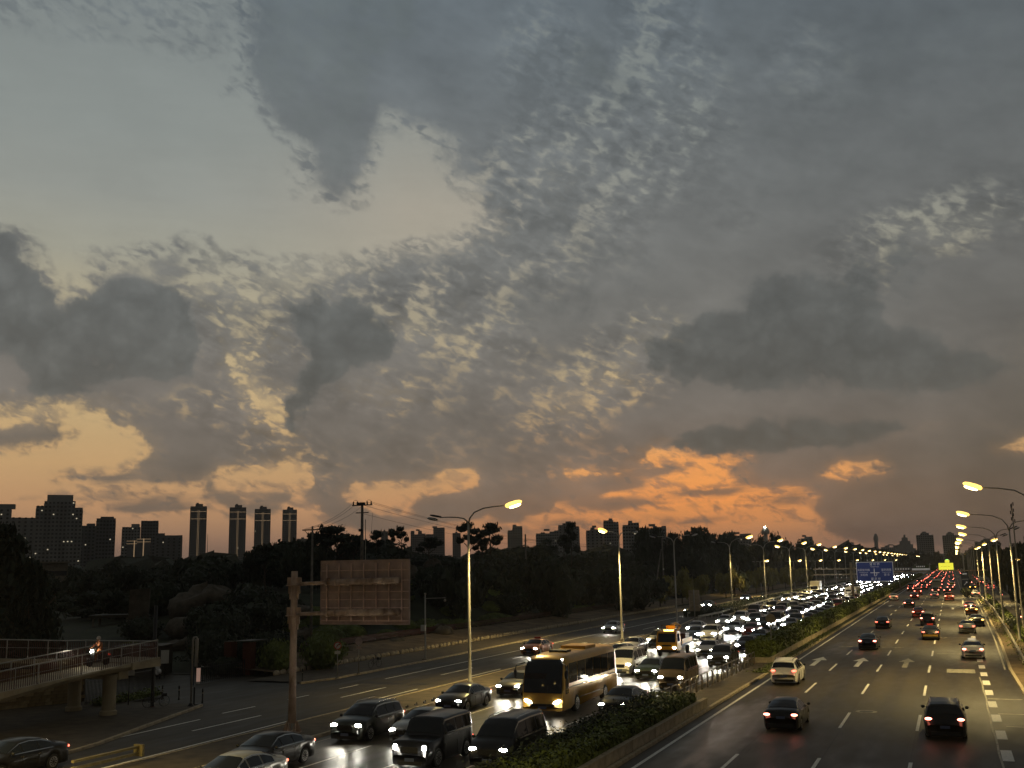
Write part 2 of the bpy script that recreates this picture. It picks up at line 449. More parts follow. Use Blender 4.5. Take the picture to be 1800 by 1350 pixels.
    L.new(sky.outputs[0], sb.inputs[0])
    sb.inputs[1].default_value = 0.05
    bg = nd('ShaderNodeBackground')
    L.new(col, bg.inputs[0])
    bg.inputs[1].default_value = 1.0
    add = nd('ShaderNodeAddShader')
    L.new(bg.outputs[0], add.inputs[0])
    L.new(sb.outputs[0], add.inputs[1])
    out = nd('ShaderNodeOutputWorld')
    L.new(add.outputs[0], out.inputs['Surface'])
    w.cycles.sampling_method = 'MANUAL'
    w.cycles.sample_map_resolution = 512


SUN_EL = R(-2.0)
SUN_AZ = R(-12.0 % 360)
build_world()
sun_data = bpy.data.lights.new('sun', 'SUN')
sun_data.energy = 0.02
sun_data.angle = R(12)
sun_data.color = (1.0, 0.62, 0.38)
sun = bpy.data.objects.new('sun', sun_data)
COL.objects.link(sun)
# the last glow comes from low over the road, a little left of it
sun.rotation_euler = Vector((-sin(R(12)), cos(R(12)), 0.05)).to_track_quat('Z', 'Y').to_euler()
# ---------------------------------------------------------------- helpers
def srgb(r, g, b):
    f = lambda c: (c / 255.0) / 12.92 if c / 255.0 <= 0.04045 else ((c / 255.0 + 0.055) / 1.055) ** 2.4
    return (f(r), f(g), f(b))


def mat(name, color, rough=0.6, metal=0.0, spec=0.5, vary=0.0, scale=4.0, bump=0.0, bscale=20.0, coat=0.0,
        emit=None, power=0.0, rough_vary=0.0, detail=4.0, aniso=(1, 1, 1), second=None):
    """Principled material with procedural colour variation, roughness variation and relief."""
    m = bpy.data.materials.new(name)
    m.use_nodes = True
    nt = m.node_tree
    p = nt.nodes['Principled BSDF']
    p.inputs['Base Color'].default_value = (*color, 1)
    p.inputs['Roughness'].default_value = rough
    p.inputs['Metallic'].default_value = metal
    p.inputs['Specular IOR Level'].default_value = spec
    p.inputs['Coat Weight'].default_value = coat
    p.inputs['Coat Roughness'].default_value = 0.08
    if emit is not None:
        p.inputs['Emission Color'].default_value = (*emit, 1)
        p.inputs['Emission Strength'].default_value = power
    if vary or bump or rough_vary:
        tc = nt.nodes.new('ShaderNodeTexCoord')
        mp = nt.nodes.new('ShaderNodeMapping')
        mp.inputs['Scale'].default_value = aniso
        nt.links.new(tc.outputs['Object'], mp.inputs['Vector'])
        n = nt.nodes.new('ShaderNodeTexNoise')
        n.inputs['Scale'].default_value = scale
        n.inputs['Detail'].default_value = detail
        n.inputs['Roughness'].default_value = 0.6
        nt.links.new(mp.outputs[0], n.inputs['Vector'])
        if vary:
            r = nt.nodes.new('ShaderNodeValToRGB')
            a = second if second else tuple(max(0.0, c * (1 - vary)) for c in color)
            b = tuple(min(1.0, c * (1 + vary)) for c in color)
            r.color_ramp.elements[0].position = 0.33
            r.color_ramp.elements[0].color = (*a, 1)
            r.color_ramp.elements[1].position = 0.68
            r.color_ramp.elements[1].color = (*b, 1)
            nt.links.new(n.outputs['Fac'], r.inputs[0])
            nt.links.new(r.outputs[0], p.inputs['Base Color'])
        if rough_vary:
            mr = nt.nodes.new('ShaderNodeMapRange')
            mr.inputs['From Min'].default_value = 0.3
            mr.inputs['From Max'].default_value = 0.7
            mr.inputs['To Min'].default_value = max(0.02, rough - rough_vary)
            mr.inputs['To Max'].default_value = min(1, rough + rough_vary)
            nt.links.new(n.outputs['Fac'], mr.inputs[0])
            nt.links.new(mr.outputs[0], p.inputs['Roughness'])
        if bump:
            n2 = nt.nodes.new('ShaderNodeTexNoise')
            n2.inputs['Scale'].default_value = bscale
            n2.inputs['Detail'].default_value = 3.0
            nt.links.new(mp.outputs[0], n2.inputs['Vector'])
            bp = nt.nodes.new('ShaderNodeBump')
            bp.inputs['Strength'].default_value = bump
            bp.inputs['Distance'].default_value = 0.02
            nt.links.new(n2.outputs['Fac'], bp.inputs['Height'])
            nt.links.new(bp.outputs[0], p.inputs['Normal'])
    return m


class MB:
    """Collects simple solids into one mesh."""

    def __init__(s):
        s.v = []
        s.f = []

    def add(s, vs, fs):
        o = len(s.v)
        s.v.extend([tuple(q) for q in vs])
        s.f.extend([tuple(i + o for i in q) for q in fs])
        return s

    def box(s, c, d, rz=0.0, M=None):
        x, y, z = d[0] / 2, d[1] / 2, d[2] / 2
        vs = [Vector((sx * x, sy * y, sz * z)) for sx in (-1, 1) for sy in (-1, 1) for sz in (-1, 1)]
        if rz:
            rot = Matrix.Rotation(rz, 3, 'Z')
            vs = [rot @ q for q in vs]
        vs = [q + Vector(c) for q in vs]
        if M is not None:
            vs = [M @ q for q in vs]
        return s.add(vs, [(0, 1, 3, 2), (4, 6, 7, 5), (0, 4, 5, 1), (2, 3, 7, 6), (0, 2, 6, 4), (1, 5, 7, 3)])

    def tube(s, pts, rad, n=8, cap=True):
        """Round tube along a path; rad is one radius or one per point."""
        P = [Vector(p) for p in pts]
        rr = rad if isinstance(rad, (list, tuple)) else [rad] * len(P)
        o = len(s.v)
        up = None
        for i, p in enumerate(P):
            t = (P[min(i + 1, len(P) - 1)] - P[max(i - 1, 0)])
            if t.length < 1e-9:
                t = Vector((0, 0, 1))
            t.normalize()
            if up is None:
                up = Vector((1, 0, 0)) if abs(t.x) < 0.9 else Vector((0, 1, 0))
            a = (up - t * up.dot(t)).normalized()
            up = a
            b = t.cross(a)
            for k in range(n):
                q = p + (a * cos(2 * pi * k / n) + b * sin(2 * pi * k / n)) * rr[i]
                s.v.append(tuple(q))
        for i in range(len(P) - 1):
            for k in range(n):
                a0, a1 = o + i * n + k, o + i * n + (k + 1) % n
                s.f.append((a0, a1, a1 + n, a0 + n))
        if cap:
            s.f.append(tuple(o + k for k in range(n - 1, -1, -1)))
            e = o + (len(P) - 1) * n
            s.f.append(tuple(e + k for k in range(n)))
        return s

    def prism(s, poly, z0, z1):
        n = len(poly)
        a = sum(poly[i][0] * poly[(i + 1) % n][1] - poly[(i + 1) % n][0] * poly[i][1] for i in range(n))
        if a < 0:
            poly = poly[::-1]
        vs = [(p[0], p[1], z0) for p in poly] + [(p[0], p[1], z1) for p in poly]
        fs = [tuple(range(n - 1, -1, -1)), tuple(range(n, 2 * n))]
        fs += [(i, (i + 1) % n, n + (i + 1) % n, n + i) for i in range(n)]
        return s.add(vs, fs)

    def lathe(s, prof, n=12, c=(0, 0, 0), M=None):
        """prof: (r, z) pairs from bottom to top."""
        o = len(s.v)
        for r, z in prof:
            for k in range(n):
                q = Vector((r * cos(2 * pi * k / n), r * sin(2 * pi * k / n), z)) + Vector(c)
                if M is not None:
                    q = M @ q
                s.v.append(tuple(q))
        for i in range(len(prof) - 1):
            for k in range(n):
                a0, a1 = o + i * n + k, o + i * n + (k + 1) % n
                s.f.append((a0, a1, a1 + n, a0 + n))
        s.f.append(tuple(o + k for k in range(n - 1, -1, -1)))
        e = o + (len(prof) - 1) * n
        s.f.append(tuple(e + k for k in range(n)))
        return s

    def blob(s, c, d, seed=0, rough=0.15, n=10, m=7, flat=0.0):
        """Lumpy rounded body."""
        rnd = random.Random(seed)
        ph = [rnd.uniform(0, 6.28) for _ in range(6)]
        o = len(s.v)
        for i in range(m + 1):
            th = pi * i / m
            for k in range(n):
                a = 2 * pi * k / n
                r = 1 + rough * (sin(2 * a + ph[0] + 2 * th) * .5 + sin(3 * a + ph[1] - th * 2) * .35 + sin(5 * a + ph[2] + 3 * th) * .3 + rnd.uniform(-.3, .3))
                z = cos(th)
                if flat and z < -flat:
                    z = -flat
                s.v.append((c[0] + d[0] * r * sin(th) * cos(a), c[1] + d[1] * r * sin(th) * sin(a), c[2] + d[2] * z * r))
        for i in range(m):
            for k in range(n):
                a0, a1 = o + i * n + k, o + i * n + (k + 1) % n
                s.f.append((a0, a0 + n, a1 + n, a1))
        return s

    def mesh(s, name, material=None, smooth=False):
        me = bpy.data.meshes.new(name)
        me.from_pydata(s.v, [], s.f)
        if smooth:
            me.polygons.foreach_set('use_smooth', [True] * len(me.polygons))
        if material is not None:
            me.materials.append(material)
        me.update()
        return me

    def obj(s, name, material, parent=None, smooth=False, **kw):
        return link(name, s.mesh(name, material, smooth), parent, **kw)


def link(name, data, parent=None, loc=None, rz=None, label=None, cat=None, group=None, kind=None, paint=None):
    o = bpy.data.objects.new(name, data)
    COL.objects.link(o)
    if parent is not None:
        o.parent = parent
    if loc is not None:
        o.location = loc
    if rz is not None:
        o.rotation_euler = (0, 0, rz)
    tag(o, label, cat, group, kind)
    if paint is not None:
        o.material_slots[0].link = 'OBJECT'
        o.material_slots[0].material = paint
    return o


def tag(o, label=None, cat=None, group=None, kind=None):
    for k, v in (('label', label), ('category', cat), ('group', group), ('kind', kind)):
        if v:
            o[k] = v


def thing(name, label, cat, loc=(0, 0, 0), rz=0.0, group=None):
    return link(name, None, None, loc, rz, label, cat, group)


def clone(root, loc, rz=0.0, label=None, group=None, scale=None):
    """Copy a thing with its parts and sub-parts; mesh data stays shared."""
    def cp(o, parent):
        c = o.copy()
        COL.objects.link(c)
        c.parent = parent
        for ch in list(o.children):
            cp(ch, c)
        return c
    c = cp(root, None)
    c.location = loc
    c.rotation_euler = (0, 0, rz)
    if scale is not None:
        c.scale = scale if isinstance(scale, tuple) else (scale,) * 3
    if label:
        c['label'] = label
    if group:
        c['group'] = group
    return c


def strip(pts_l, pts_r, z):
    """Flat sheet between two polylines given as (x, y) at matching steps."""
    vs = [(x, y, z) for x, y in pts_l] + [(x, y, z) for x, y in pts_r]
    n = len(pts_l)
    fs = [(i, n + i, n + i + 1, i + 1) for i in range(n - 1)]
    return vs, fs


def interp(tab, y):
    if y <= tab[0][0]:
        return tab[0][1]
    for (a, va), (b, vb) in zip(tab, tab[1:]):
        if y <= b:
            return va + (vb - va) * (y - a) / (b - a)
    return tab[-1][1]


ORD = ['first', 'second', 'third', 'fourth', 'fifth', 'sixth', 'seventh', 'eighth', 'ninth', 'tenth', 'eleventh', 'twelfth',
       'thirteenth', 'fourteenth', 'fifteenth', 'sixteenth', 'seventeenth', 'eighteenth', 'nineteenth', 'twentieth']


def ordinal(i):
    if i < 20:
        return ORD[i]
    tens = ['twenty', 'thirty', 'forty', 'fifty', 'sixty', 'seventy', 'eighty', 'ninety'][(i + 1) // 10 - 2]
    r = (i + 1) % 10
    if r == 0:
        return tens[:-1] + 'ieth'
    return tens + '-' + ORD[r - 1]


# ---------------------------------------------------------------- shared materials
M = {}
M['asphalt'] = mat('asphalt', (0.046, 0.039, 0.026), 0.58, vary=0.22, scale=0.35, bump=0.25, bscale=40, rough_vary=0.10, detail=8, aniso=(1.0, 0.12, 1), spec=0.35)
M['asphalt_left'] = mat('polished_asphalt', (0.046, 0.041, 0.030), 0.42, vary=0.25, scale=0.35, bump=0.22, bscale=35, rough_vary=0.12, detail=8, aniso=(1.0, 0.10, 1), spec=0.5)
M['old_asphalt'] = mat('old_asphalt', (0.040, 0.033, 0.023), 0.7, vary=0.25, scale=0.3, bump=0.3, bscale=40, rough_vary=0.1, detail=8, aniso=(1.0, 0.2, 1))
M['paint'] = mat('road_paint', (0.78, 0.76, 0.68), 0.5, vary=0.22, scale=6, detail=6)
M['worn_paint'] = mat('worn_road_paint', (0.40, 0.37, 0.28), 0.6, vary=0.55, scale=3, detail=8)
M['paint_pink'] = mat('pinkish_road_paint', (0.46, 0.36, 0.31), 0.6, vary=0.3, scale=3, detail=8)
M['concrete'] = mat('concrete', (0.20, 0.17, 0.125), 0.8, vary=0.3, scale=1.6, bump=0.3, bscale=12, detail=7)
M['kerb'] = mat('kerb_stone', (0.40, 0.33, 0.22), 0.8, vary=0.3, scale=2.2, bump=0.3, bscale=14, detail=7)
M['paving'] = mat('paving', (0.092, 0.072, 0.046), 0.85, vary=0.35, scale=1.2, bump=0.4, bscale=6, detail=8)
M['soil'] = mat('soil', (0.15, 0.105, 0.058), 0.95, vary=0.5, scale=0.5, bump=0.6, bscale=4, detail=8)
M['grass'] = mat('grass_ground', (0.026, 0.034, 0.014), 0.95, vary=0.5, scale=0.25, bump=0.6, bscale=8, detail=8)
M['leaf_dark'] = mat('dark_foliage', (0.030, 0.040, 0.020), 0.75, vary=0.5, scale=0.9)
M['leaf_pine'] = mat('pine_foliage', (0.022, 0.032, 0.018), 0.8, vary=0.5, scale=0.9)
M['leaf_mid'] = mat('mid_foliage', (0.120, 0.150, 0.030), 0.7, vary=0.5, scale=0.9)
M['leaf_yellow'] = mat('yellowish_foliage', (0.17, 0.155, 0.028), 0.65, vary=0.5, scale=0.8)
M['leaf_hedge'] = mat('hedge_foliage', (0.110, 0.140, 0.020), 0.6, vary=0.55, scale=0.7)
M['bark'] = mat('bark', (0.070, 0.055, 0.040), 0.9, vary=0.4, scale=4, bump=0.6, bscale=20, aniso=(1, 1, .2))
M['pole_grey'] = mat('grey_galvanised_pole', (0.36, 0.34, 0.29), 0.45, metal=0.35, vary=0.2, scale=2.0, aniso=(1, 1, .2))
M['rust_pole'] = mat('weathered_steel_post', (0.44, 0.33, 0.24), 0.7, vary=0.5, scale=1.6, detail=8, second=(0.20, 0.125, 0.08), aniso=(1, 1, .35), bump=0.3, bscale=10)
M['sign_back'] = mat('sign_back', (0.42, 0.31, 0.26), 0.6, vary=0.25, scale=1.2, detail=6)
M['dark_metal'] = mat('dark_metal', (0.02, 0.02, 0.02), 0.5, metal=0.3)
M['red_metal'] = mat('dark_red_metal', (0.095, 0.030, 0.020), 0.5, vary=0.2, scale=3)
M['steel'] = mat('stainless_steel', (0.36, 0.33, 0.28), 0.3, metal=1.0, vary=0.12, scale=6)
M['chrome'] = mat('chrome', (0.75, 0.73, 0.68), 0.12, metal=1.0)
M['rail_white'] = mat('pale_guard_rail', (0.50, 0.47, 0.38), 0.5, metal=0.2, vary=0.2, scale=1.5)
M['glass'] = mat('car_glass', (0.008, 0.010, 0.012), 0.05, spec=0.5)
M['tyre'] = mat('tyre_rubber', (0.012, 0.012, 0.012), 0.85)
M['rim'] = mat('alloy_rim', (0.42, 0.41, 0.38), 0.3, metal=0.9)
M['black_trim'] = mat('black_trim', (0.012, 0.012, 0.012), 0.5)
M['plate'] = mat('number_plate', (0.10, 0.13, 0.22), 0.5)
M['wood_pole'] = mat('concrete_pole', (0.16, 0.145, 0.12), 0.85, vary=0.3, scale=2)
M['wire'] = mat('black_cable', (0.010, 0.010, 0.010), 0.6)
M['rock'] = mat('boulder', (0.085, 0.070, 0.048), 0.9, vary=0.45, scale=1.1, bump=0.8, bscale=3, detail=8)
M['rock_dark'] = mat('dark_rock', (0.06, 0.055, 0.045), 0.9, vary=0.45, scale=0.8, bump=0.8, bscale=3, detail=8)
M['brick_red'] = mat('red_brick', (0.12, 0.038, 0.02), 0.85, vary=0.35, scale=5)
M['stone_brick'] = mat('yellow_stone_block', (0.24, 0.17, 0.08), 0.85, vary=0.45, scale=0.9, bump=0.4, bscale=10)
M['mortar'] = mat('mortar', (0.10, 0.075, 0.05), 0.95, vary=0.3, scale=3)
M['white_board'] = mat('white_board', (0.55, 0.53, 0.46), 0.6, vary=0.08, scale=3)
M['sign_blue'] = mat('blue_sign_face', (0.016, 0.034, 0.14), 0.4, emit=(0.020, 0.040, 0.15), power=0.22)  # emission stands in for headlights thrown back by the reflective face
M['sign_white'] = mat('sign_lettering', (0.66, 0.64, 0.60), 0.4, emit=(0.8, 0.78, 0.72), power=0.16)  # faint emission: returned headlight glow put into the letters
M['sign_green'] = mat('green_sign_face', (0.06, 0.09, 0.03), 0.5)
M['sign_red'] = mat('sign_red_ring', (0.42, 0.03, 0.02), 0.5)
M['lamp_lit'] = mat('sodium_lamp_lit', (0.9, 0.7, 0.4), 0.4, emit=(1.0, 0.78, 0.32), power=14.0)
M['lamp_lit_white'] = mat('pale_lamp_lit', (0.9, 0.8, 0.6), 0.4, emit=(1.0, 0.80, 0.42), power=12.0)
M['lamp_glow'] = mat('lamp_glow_shell', (0.8, 0.55, 0.2), 0.4, emit=(1.0, 0.60, 0.13), power=2.4)  # golden emission imitating the halo of a lit lamp
M['lamp_off'] = mat('lamp_glass_unlit', (0.30, 0.30, 0.28), 0.2)
M['head'] = mat('headlight_lit', (0.9, 0.9, 0.9), 0.2, emit=(1.0, 0.95, 0.80), power=110.0)
M['head_cool'] = mat('cool_headlight_lit', (0.9, 0.9, 0.9), 0.2, emit=(0.86, 0.92, 1.0), power=110.0)
M['head_soft'] = mat('large_headlight_lit', (0.9, 0.9, 0.9), 0.2, emit=(1.0, 0.95, 0.80), power=22.0)
M['tail'] = mat('tail_light_lit', (0.4, 0.03, 0.02), 0.25, emit=(1.0, 0.14, 0.08), power=6.0)
M['tail_dim'] = mat('tail_light_dim', (0.35, 0.02, 0.015), 0.25, emit=(1.0, 0.06, 0.03), power=0.5)
M['brake'] = mat('brake_light_lit', (0.5, 0.05, 0.03), 0.25, emit=(1.0, 0.22, 0.14), power=13.0)
M['amber'] = mat('amber_light', (0.6, 0.3, 0.05), 0.25, emit=(1.0, 0.55, 0.10), power=10.0)
M['led_yellow'] = mat('lit_yellow_screen', (0.2, 0.2, 0.02), 0.4, emit=(0.92, 0.86, 0.06), power=0.95)
M['led_green'] = mat('green_cross_light', (0.02, 0.2, 0.05), 0.4, emit=(0.4, 0.9, 0.2), power=2.5)
M['win_lit'] = mat('lit_window', (0.5, 0.45, 0.35), 0.5, emit=(1.0, 0.86, 0.58), power=0.5)
M['facade_light'] = mat('facade_light_strip', (0.5, 0.4, 0.25), 0.5, emit=(1.0, 0.66, 0.36), power=0.24)


def car_paint(name, c, rough=0.32, metal=0.0, coat=0.22):
    return mat(name, c, rough, metal=metal, coat=coat, vary=0.08, scale=2.5, spec=0.3)


PAINT = {
    'black': car_paint('black_car_paint', (0.010, 0.010, 0.011)),
    'dark green': car_paint('dark_green_car_paint', (0.022, 0.032, 0.022)),
    'olive black': car_paint('olive_black_car_paint', (0.026, 0.028, 0.020)),
    'dark grey': car_paint('dark_grey_car_paint', (0.05, 0.052, 0.052)),
    'dark blue': car_paint('dark_blue_car_paint', (0.018, 0.028, 0.05)),
    'white': car_paint('white_car_paint', (0.68, 0.66, 0.62), metal=0.0),
    'silver': car_paint('silver_car_paint', (0.36, 0.36, 0.34), metal=0.5),
    'grey': car_paint('grey_car_paint', (0.15, 0.15, 0.15), metal=0.4),
    'brown': car_paint('brown_car_paint', (0.11, 0.080, 0.050), metal=0.3),
    'red': car_paint('red_car_paint', (0.16, 0.018, 0.012), metal=0.1),
    'orange': car_paint('orange_car_paint', (0.40, 0.14, 0.05), metal=0.1),
    'yellow': car_paint('yellow_car_paint', (0.46, 0.27, 0.05), metal=0.1),
    'gold': car_paint('gold_coach_paint', (0.50, 0.29, 0.05), metal=0.25, rough=0.3),
    'truck yellow': car_paint('orange_truck_paint', (0.78, 0.36, 0.02), metal=0.0, rough=0.4),
}


def road_material(name, base, rough, lane0, lane_w, damp=None):
    """Asphalt with tyre tracks, a darker oil line in each lane, repair patches, hairline cracks and damp places."""
    m = bpy.data.materials.new(name)
    m.use_nodes = True
    nt = m.node_tree
    p = nt.nodes['Principled BSDF']
    p.inputs['Specular IOR Level'].default_value = 0.38

    def nd(t, **kw):
        n = nt.nodes.new(t)
        for k, v in kw.items():
            setattr(n, k, v)
        return n

    def ma(op, a, b=0.0, clamp=False):
        n = nd('ShaderNodeMath', operation=op, use_clamp=clamp)
        for i, v in enumerate((a, b)):
            if isinstance(v, (int, float)):
                n.inputs[i].default_value = v
            else:
                nt.links.new(v, n.inputs[i])
        return n.outputs[0]

    def noise(scale, sx, sy, detail=5):
        mp = nd('ShaderNodeMapping')
        mp.inputs['Scale'].default_value = (sx, sy, 1)
        nt.links.new(tc.outputs['Object'], mp.inputs[0])
        n = nd('ShaderNodeTexNoise')
        n.inputs['Scale'].default_value = scale
        n.inputs['Detail'].default_value = detail
        nt.links.new(mp.outputs[0], n.inputs['Vector'])
        return n.outputs['Fac'], mp.outputs[0]

    def rng(v, a, b, c=0.0, d=1.0):
        n = nd('ShaderNodeMapRange')
        nt.links.new(v, n.inputs[0])
        for i, q in enumerate((a, b, c, d)):
            n.inputs[i + 1].default_value = q
        return n.outputs[0]
    tc = nd('ShaderNodeTexCoord')
    sp = nd('ShaderNodeSeparateXYZ')
    nt.links.new(tc.outputs['Object'], sp.inputs[0])
    big, _ = noise(0.25, 1, .12)
    mid, _ = noise(1.4, 1, .25)
    grit, gv = noise(30, 1, 1, 3)
    ph = ma('MULTIPLY', ma('SUBTRACT', sp.outputs[0], lane0), 2 * pi / lane_w)
    tracks = ma('COSINE', ma('MULTIPLY', ph, 2.0))
    oil = rng(ma('COSINE', ph), -1.0, -0.55, 1.0, 0.0)
    val = ma('ADD', 0.70, ma('MULTIPLY', rng(big, .3, .7), 0.56))
    val = ma('ADD', val, ma('MULTIPLY', rng(mid, .3, .7), 0.22))
    val = ma('SUBTRACT', val, ma('MULTIPLY', tracks, 0.05))
    val = ma('SUBTRACT', val, ma('MULTIPLY', ma('MULTIPLY', oil, rng(mid, .35, .6)), 0.30))
    val = ma('ADD', val, ma('MULTIPLY', ma('SUBTRACT', grit, 0.5), 0.30))
    # rectangular repair patches
    br = nd('ShaderNodeTexBrick')
    mp = nd('ShaderNodeMapping')
    mp.inputs['Scale'].default_value = (1, 1, 1)
    mp.inputs['Location'].default_value = (-lane0, 3.0, 0)
    nt.links.new(tc.outputs['Object'], mp.inputs[0])
    nt.links.new(mp.outputs[0], br.inputs['Vector'])
    br.inputs['Scale'].default_value = 1.0
    br.inputs['Brick Width'].default_value = lane_w
    br.inputs['Row Height'].default_value = 23.0
    br.inputs['Mortar Size'].default_value = 0.035
    br.inputs['Mortar Smooth'].default_value = 0.3
    br.offset = 0.0
    br.inputs['Color1'].default_value = (0.70, 0.70, 0.70, 1)
    br.inputs['Color2'].default_value = (1.20, 1.20, 1.20, 1)
    br.inputs['Mortar'].default_value = (0.60, 0.60, 0.60, 1)
    brs = nd('ShaderNodeSeparateColor')
    nt.links.new(br.outputs['Color'], brs.inputs[0])
    val = ma('MULTIPLY', val, brs.outputs[0])
    # cracks
    vo = nd('ShaderNodeTexVoronoi', feature='DISTANCE_TO_EDGE')
    wn = nd('ShaderNodeVectorMath', operation='ADD')
    nn = nd('ShaderNodeTexNoise')
    nn.inputs['Scale'].default_value = 0.8
    nt.links.new(tc.outputs['Object'], nn.inputs['Vector'])
    nt.links.new(tc.outputs['Object'], wn.inputs[0])
    nt.links.new(nn.outputs['Color'], wn.inputs[1])
    nt.links.new(wn.outputs[0], vo.inputs['Vector'])
    vo.inputs['Scale'].default_value = 0.12
    crack = ma('MULTIPLY', rng(vo.outputs['Distance'], 0.0, 0.006, 1.0, 0.0), rng(big, .45, .6))
    val = ma('SUBTRACT', val, ma('MULTIPLY', crack, 0.55))
    vm_ = nd('ShaderNodeVectorMath', operation='SCALE')
    vm_.inputs[0].default_value = base
    nt.links.new(val, vm_.inputs['Scale'])
    nt.links.new(vm_.outputs[0], p.inputs['Base Color'])
    ro = ma('ADD', rough, ma('MULTIPLY', ma('SUBTRACT', mid, 0.5), 0.3))
    ro = ma('SUBTRACT', ro, ma('MULTIPLY', oil, 0.05))
    if damp:
        for (cx, cy, rx, ry, k) in damp:
            dx = ma('DIVIDE', ma('SUBTRACT', sp.outputs[0], cx), rx)
            dy = ma('DIVIDE', ma('SUBTRACT', sp.outputs[1], cy), ry)
            r2 = ma('ADD', ma('MULTIPLY', dx, dx), ma('MULTIPLY', dy, dy))
            r2 = ma('ADD', r2, ma('MULTIPLY', ma('SUBTRACT', big, 0.5), 1.6))
            r2 = ma('ADD', r2, ma('MULTIPLY', ma('SUBTRACT', mid, 0.5), 0.8))
            ro = ma('SUBTRACT', ro, ma('MULTIPLY', rng(r2, 1.1, 0.45), k))
    nt.links.new(ro, p.inputs['Roughness'])
    bp = nd('ShaderNodeBump')
    bp.inputs['Strength'].default_value = 0.22
    bp.inputs['Distance'].default_value = 0.015
    nt.links.new(grit, bp.inputs['Height'])
    nt.links.new(bp.outputs[0], p.inputs['Normal'])
    return m


M['asphalt'] = road_material('asphalt', (0.056, 0.046, 0.030), 0.56, -13.1, 3.6, [(-11.3, 57, 2.2, 15, 0.17), (-9.5, 112, 3, 10, 0.10), (-4, 40, 3, 8, .08)])
M['asphalt_left'] = road_material('polished_asphalt', (0.052, 0.045, 0.031), 0.42, -30.4, 3.45, [(-24, 60, 6, 14, 0.06)])
M['old_asphalt'] = road_material('old_asphalt', (0.044, 0.036, 0.024), 0.68, -44.9, 3.05)
# ---------------------------------------------------------------- ground and roads
# edges as X over Y (metres along the highway)
KERB_R = [(-40, 4.2), (60, 3.7), (76, 3.5), (91, 3.4), (122, 3.9), (162, 4.2), (249, 4.7), (262, 4.8)]
SEP_R = [(-40, -30.5), (150, -30.9), (175, -32.4), (210, -35.3), (240, -36.6), (2600, -36.6)]      # kerb beside the jam
SEP_L = [(-40, -34.6), (140, -34.8), (158, -36.9), (190, -40.4), (240, -41.6), (2600, -41.6)]
PARK_K = [(-40, -38.4), (38, -39.2), (43, -40.2), (50, -42.6), (57, -45.0)]                       # kerb of the near pavement
WALK2_K = [(70, -46.2), (74, -45.4), (90, -45.5), (110, -46.2), (160, -46.6), (2600, -46.6)]       # kerb of the far pavement
FAR = 2600.0


def sheet(name, xl, xr, y0, y1, z, material, steps=None, kind='structure', parent=None, **kw):
    """Sheet between two X(Y) tables or constants."""
    ys = sorted(set([y0, y1] + [t[0] for tab in (xl, xr) if isinstance(tab, list) for t in tab if y0 < t[0] < y1] + (steps or [])))
    f = lambda tab, y: interp(tab, y) if isinstance(tab, list) else tab
    vs, fs = strip([(f(xl, y), y) for y in ys], [(f(xr, y), y) for y in ys], z)
    mb = MB()
    mb.add(vs, fs)
    return mb.obj(name, material, parent, kind=kind, **kw)


mb = MB()
gx = [-9000, -3000, -900, -300, -120, -60, 0, 60, 200, 900, 3000, 9000]
gy = [-400, 0, 60, 120, 300, 700, 1500, 3000, 6000, 12000]
for i, x in enumerate(gx):
    for y in gy:
        mb.v.append((x, y, -0.03))
for i in range(len(gx) - 1):
    for j in range(len(gy) - 1):
        a = i * len(gy) + j
        mb.f.append((a, a + len(gy), a + len(gy) + 1, a + 1))
mb.obj('ground', M['grass'], kind='structure')

highway = sheet('highway_road', -13.75, KERB_R, -40, 262, 0.0, M['asphalt'])
sheet('highway_road_far', -13.75, [(262, 16.0), (262.1, 16.0), (2600, 16.0)], 262, FAR, 0.0, M['asphalt'])
express = sheet('express_road', SEP_R, -16.9, -40, FAR, 0.0, M['asphalt_left'])
service = sheet('service_road', [(-40, -38.4), (38, -39.2), (43, -40.2), (50, -42.6), (57, -45.0), (57.2, -60.0), (74, -60.0), (74.2, -45.4), (90, -45.5), (110, -46.2), (160, -46.6), (2600, -46.6)],
                SEP_L, -40, FAR, 0.0, M['old_asphalt'])
side_road = sheet('side_road', 7.5, 15.8, 40, 262, 0.0, M['old_asphalt'])


def kerb(name, tab, y0, y1, w, side, h=0.15, near=110.0, z=0.0, material=None):
    """Kerb along X(Y): single stones near by, one run of stones beyond. side = +1 puts it to the +X side of the line."""
    material = material or M['kerb']
    root = link(name, None, None, (0, 0, 0), kind='structure')
    unit = {}
    f = lambda y: interp(tab, y) if isinstance(tab, list) else tab
    y = y0
    run = MB()
    rnd = random.Random(hash_name(name))
    while y < y1:
        L = 1.0 if y < near else 2.0 if y < 250 else 12.0
        ye = min(y + L, y1)
        x0, x1 = f(y), f(ye)
        ang = math.atan2(-(x1 - x0), ye - y)
        ln = math.hypot(x1 - x0, ye - y)
        c = ((x0 + x1) / 2 + side * w / 2, (y + ye) / 2, z + h / 2)
        if y < near and y > 25:
            key = round(ln, 2)
            if key not in unit:
                m_ = MB()
                m_.box((0, 0, 0), (w, ln - 0.02, h))
                unit[key] = m_.mesh('kerb_stone', material)
            o = link('kerb_stone', unit[key], root, (c[0] + rnd.uniform(-.008, .008), c[1], c[2] + rnd.uniform(-.008, .006)), ang + rnd.uniform(-.006, .006))
        else:
            run.box(c, (w, ln - 0.03, h), ang)
        y = ye
    if run.f:
        o = run.obj('kerb_run', material, root)
        o['kind'] = 'stuff'
    return root


def hash_name(s):
    h = 7
    for ch in s:
        h = (h * 131 + ord(ch)) % 1000003
    return h


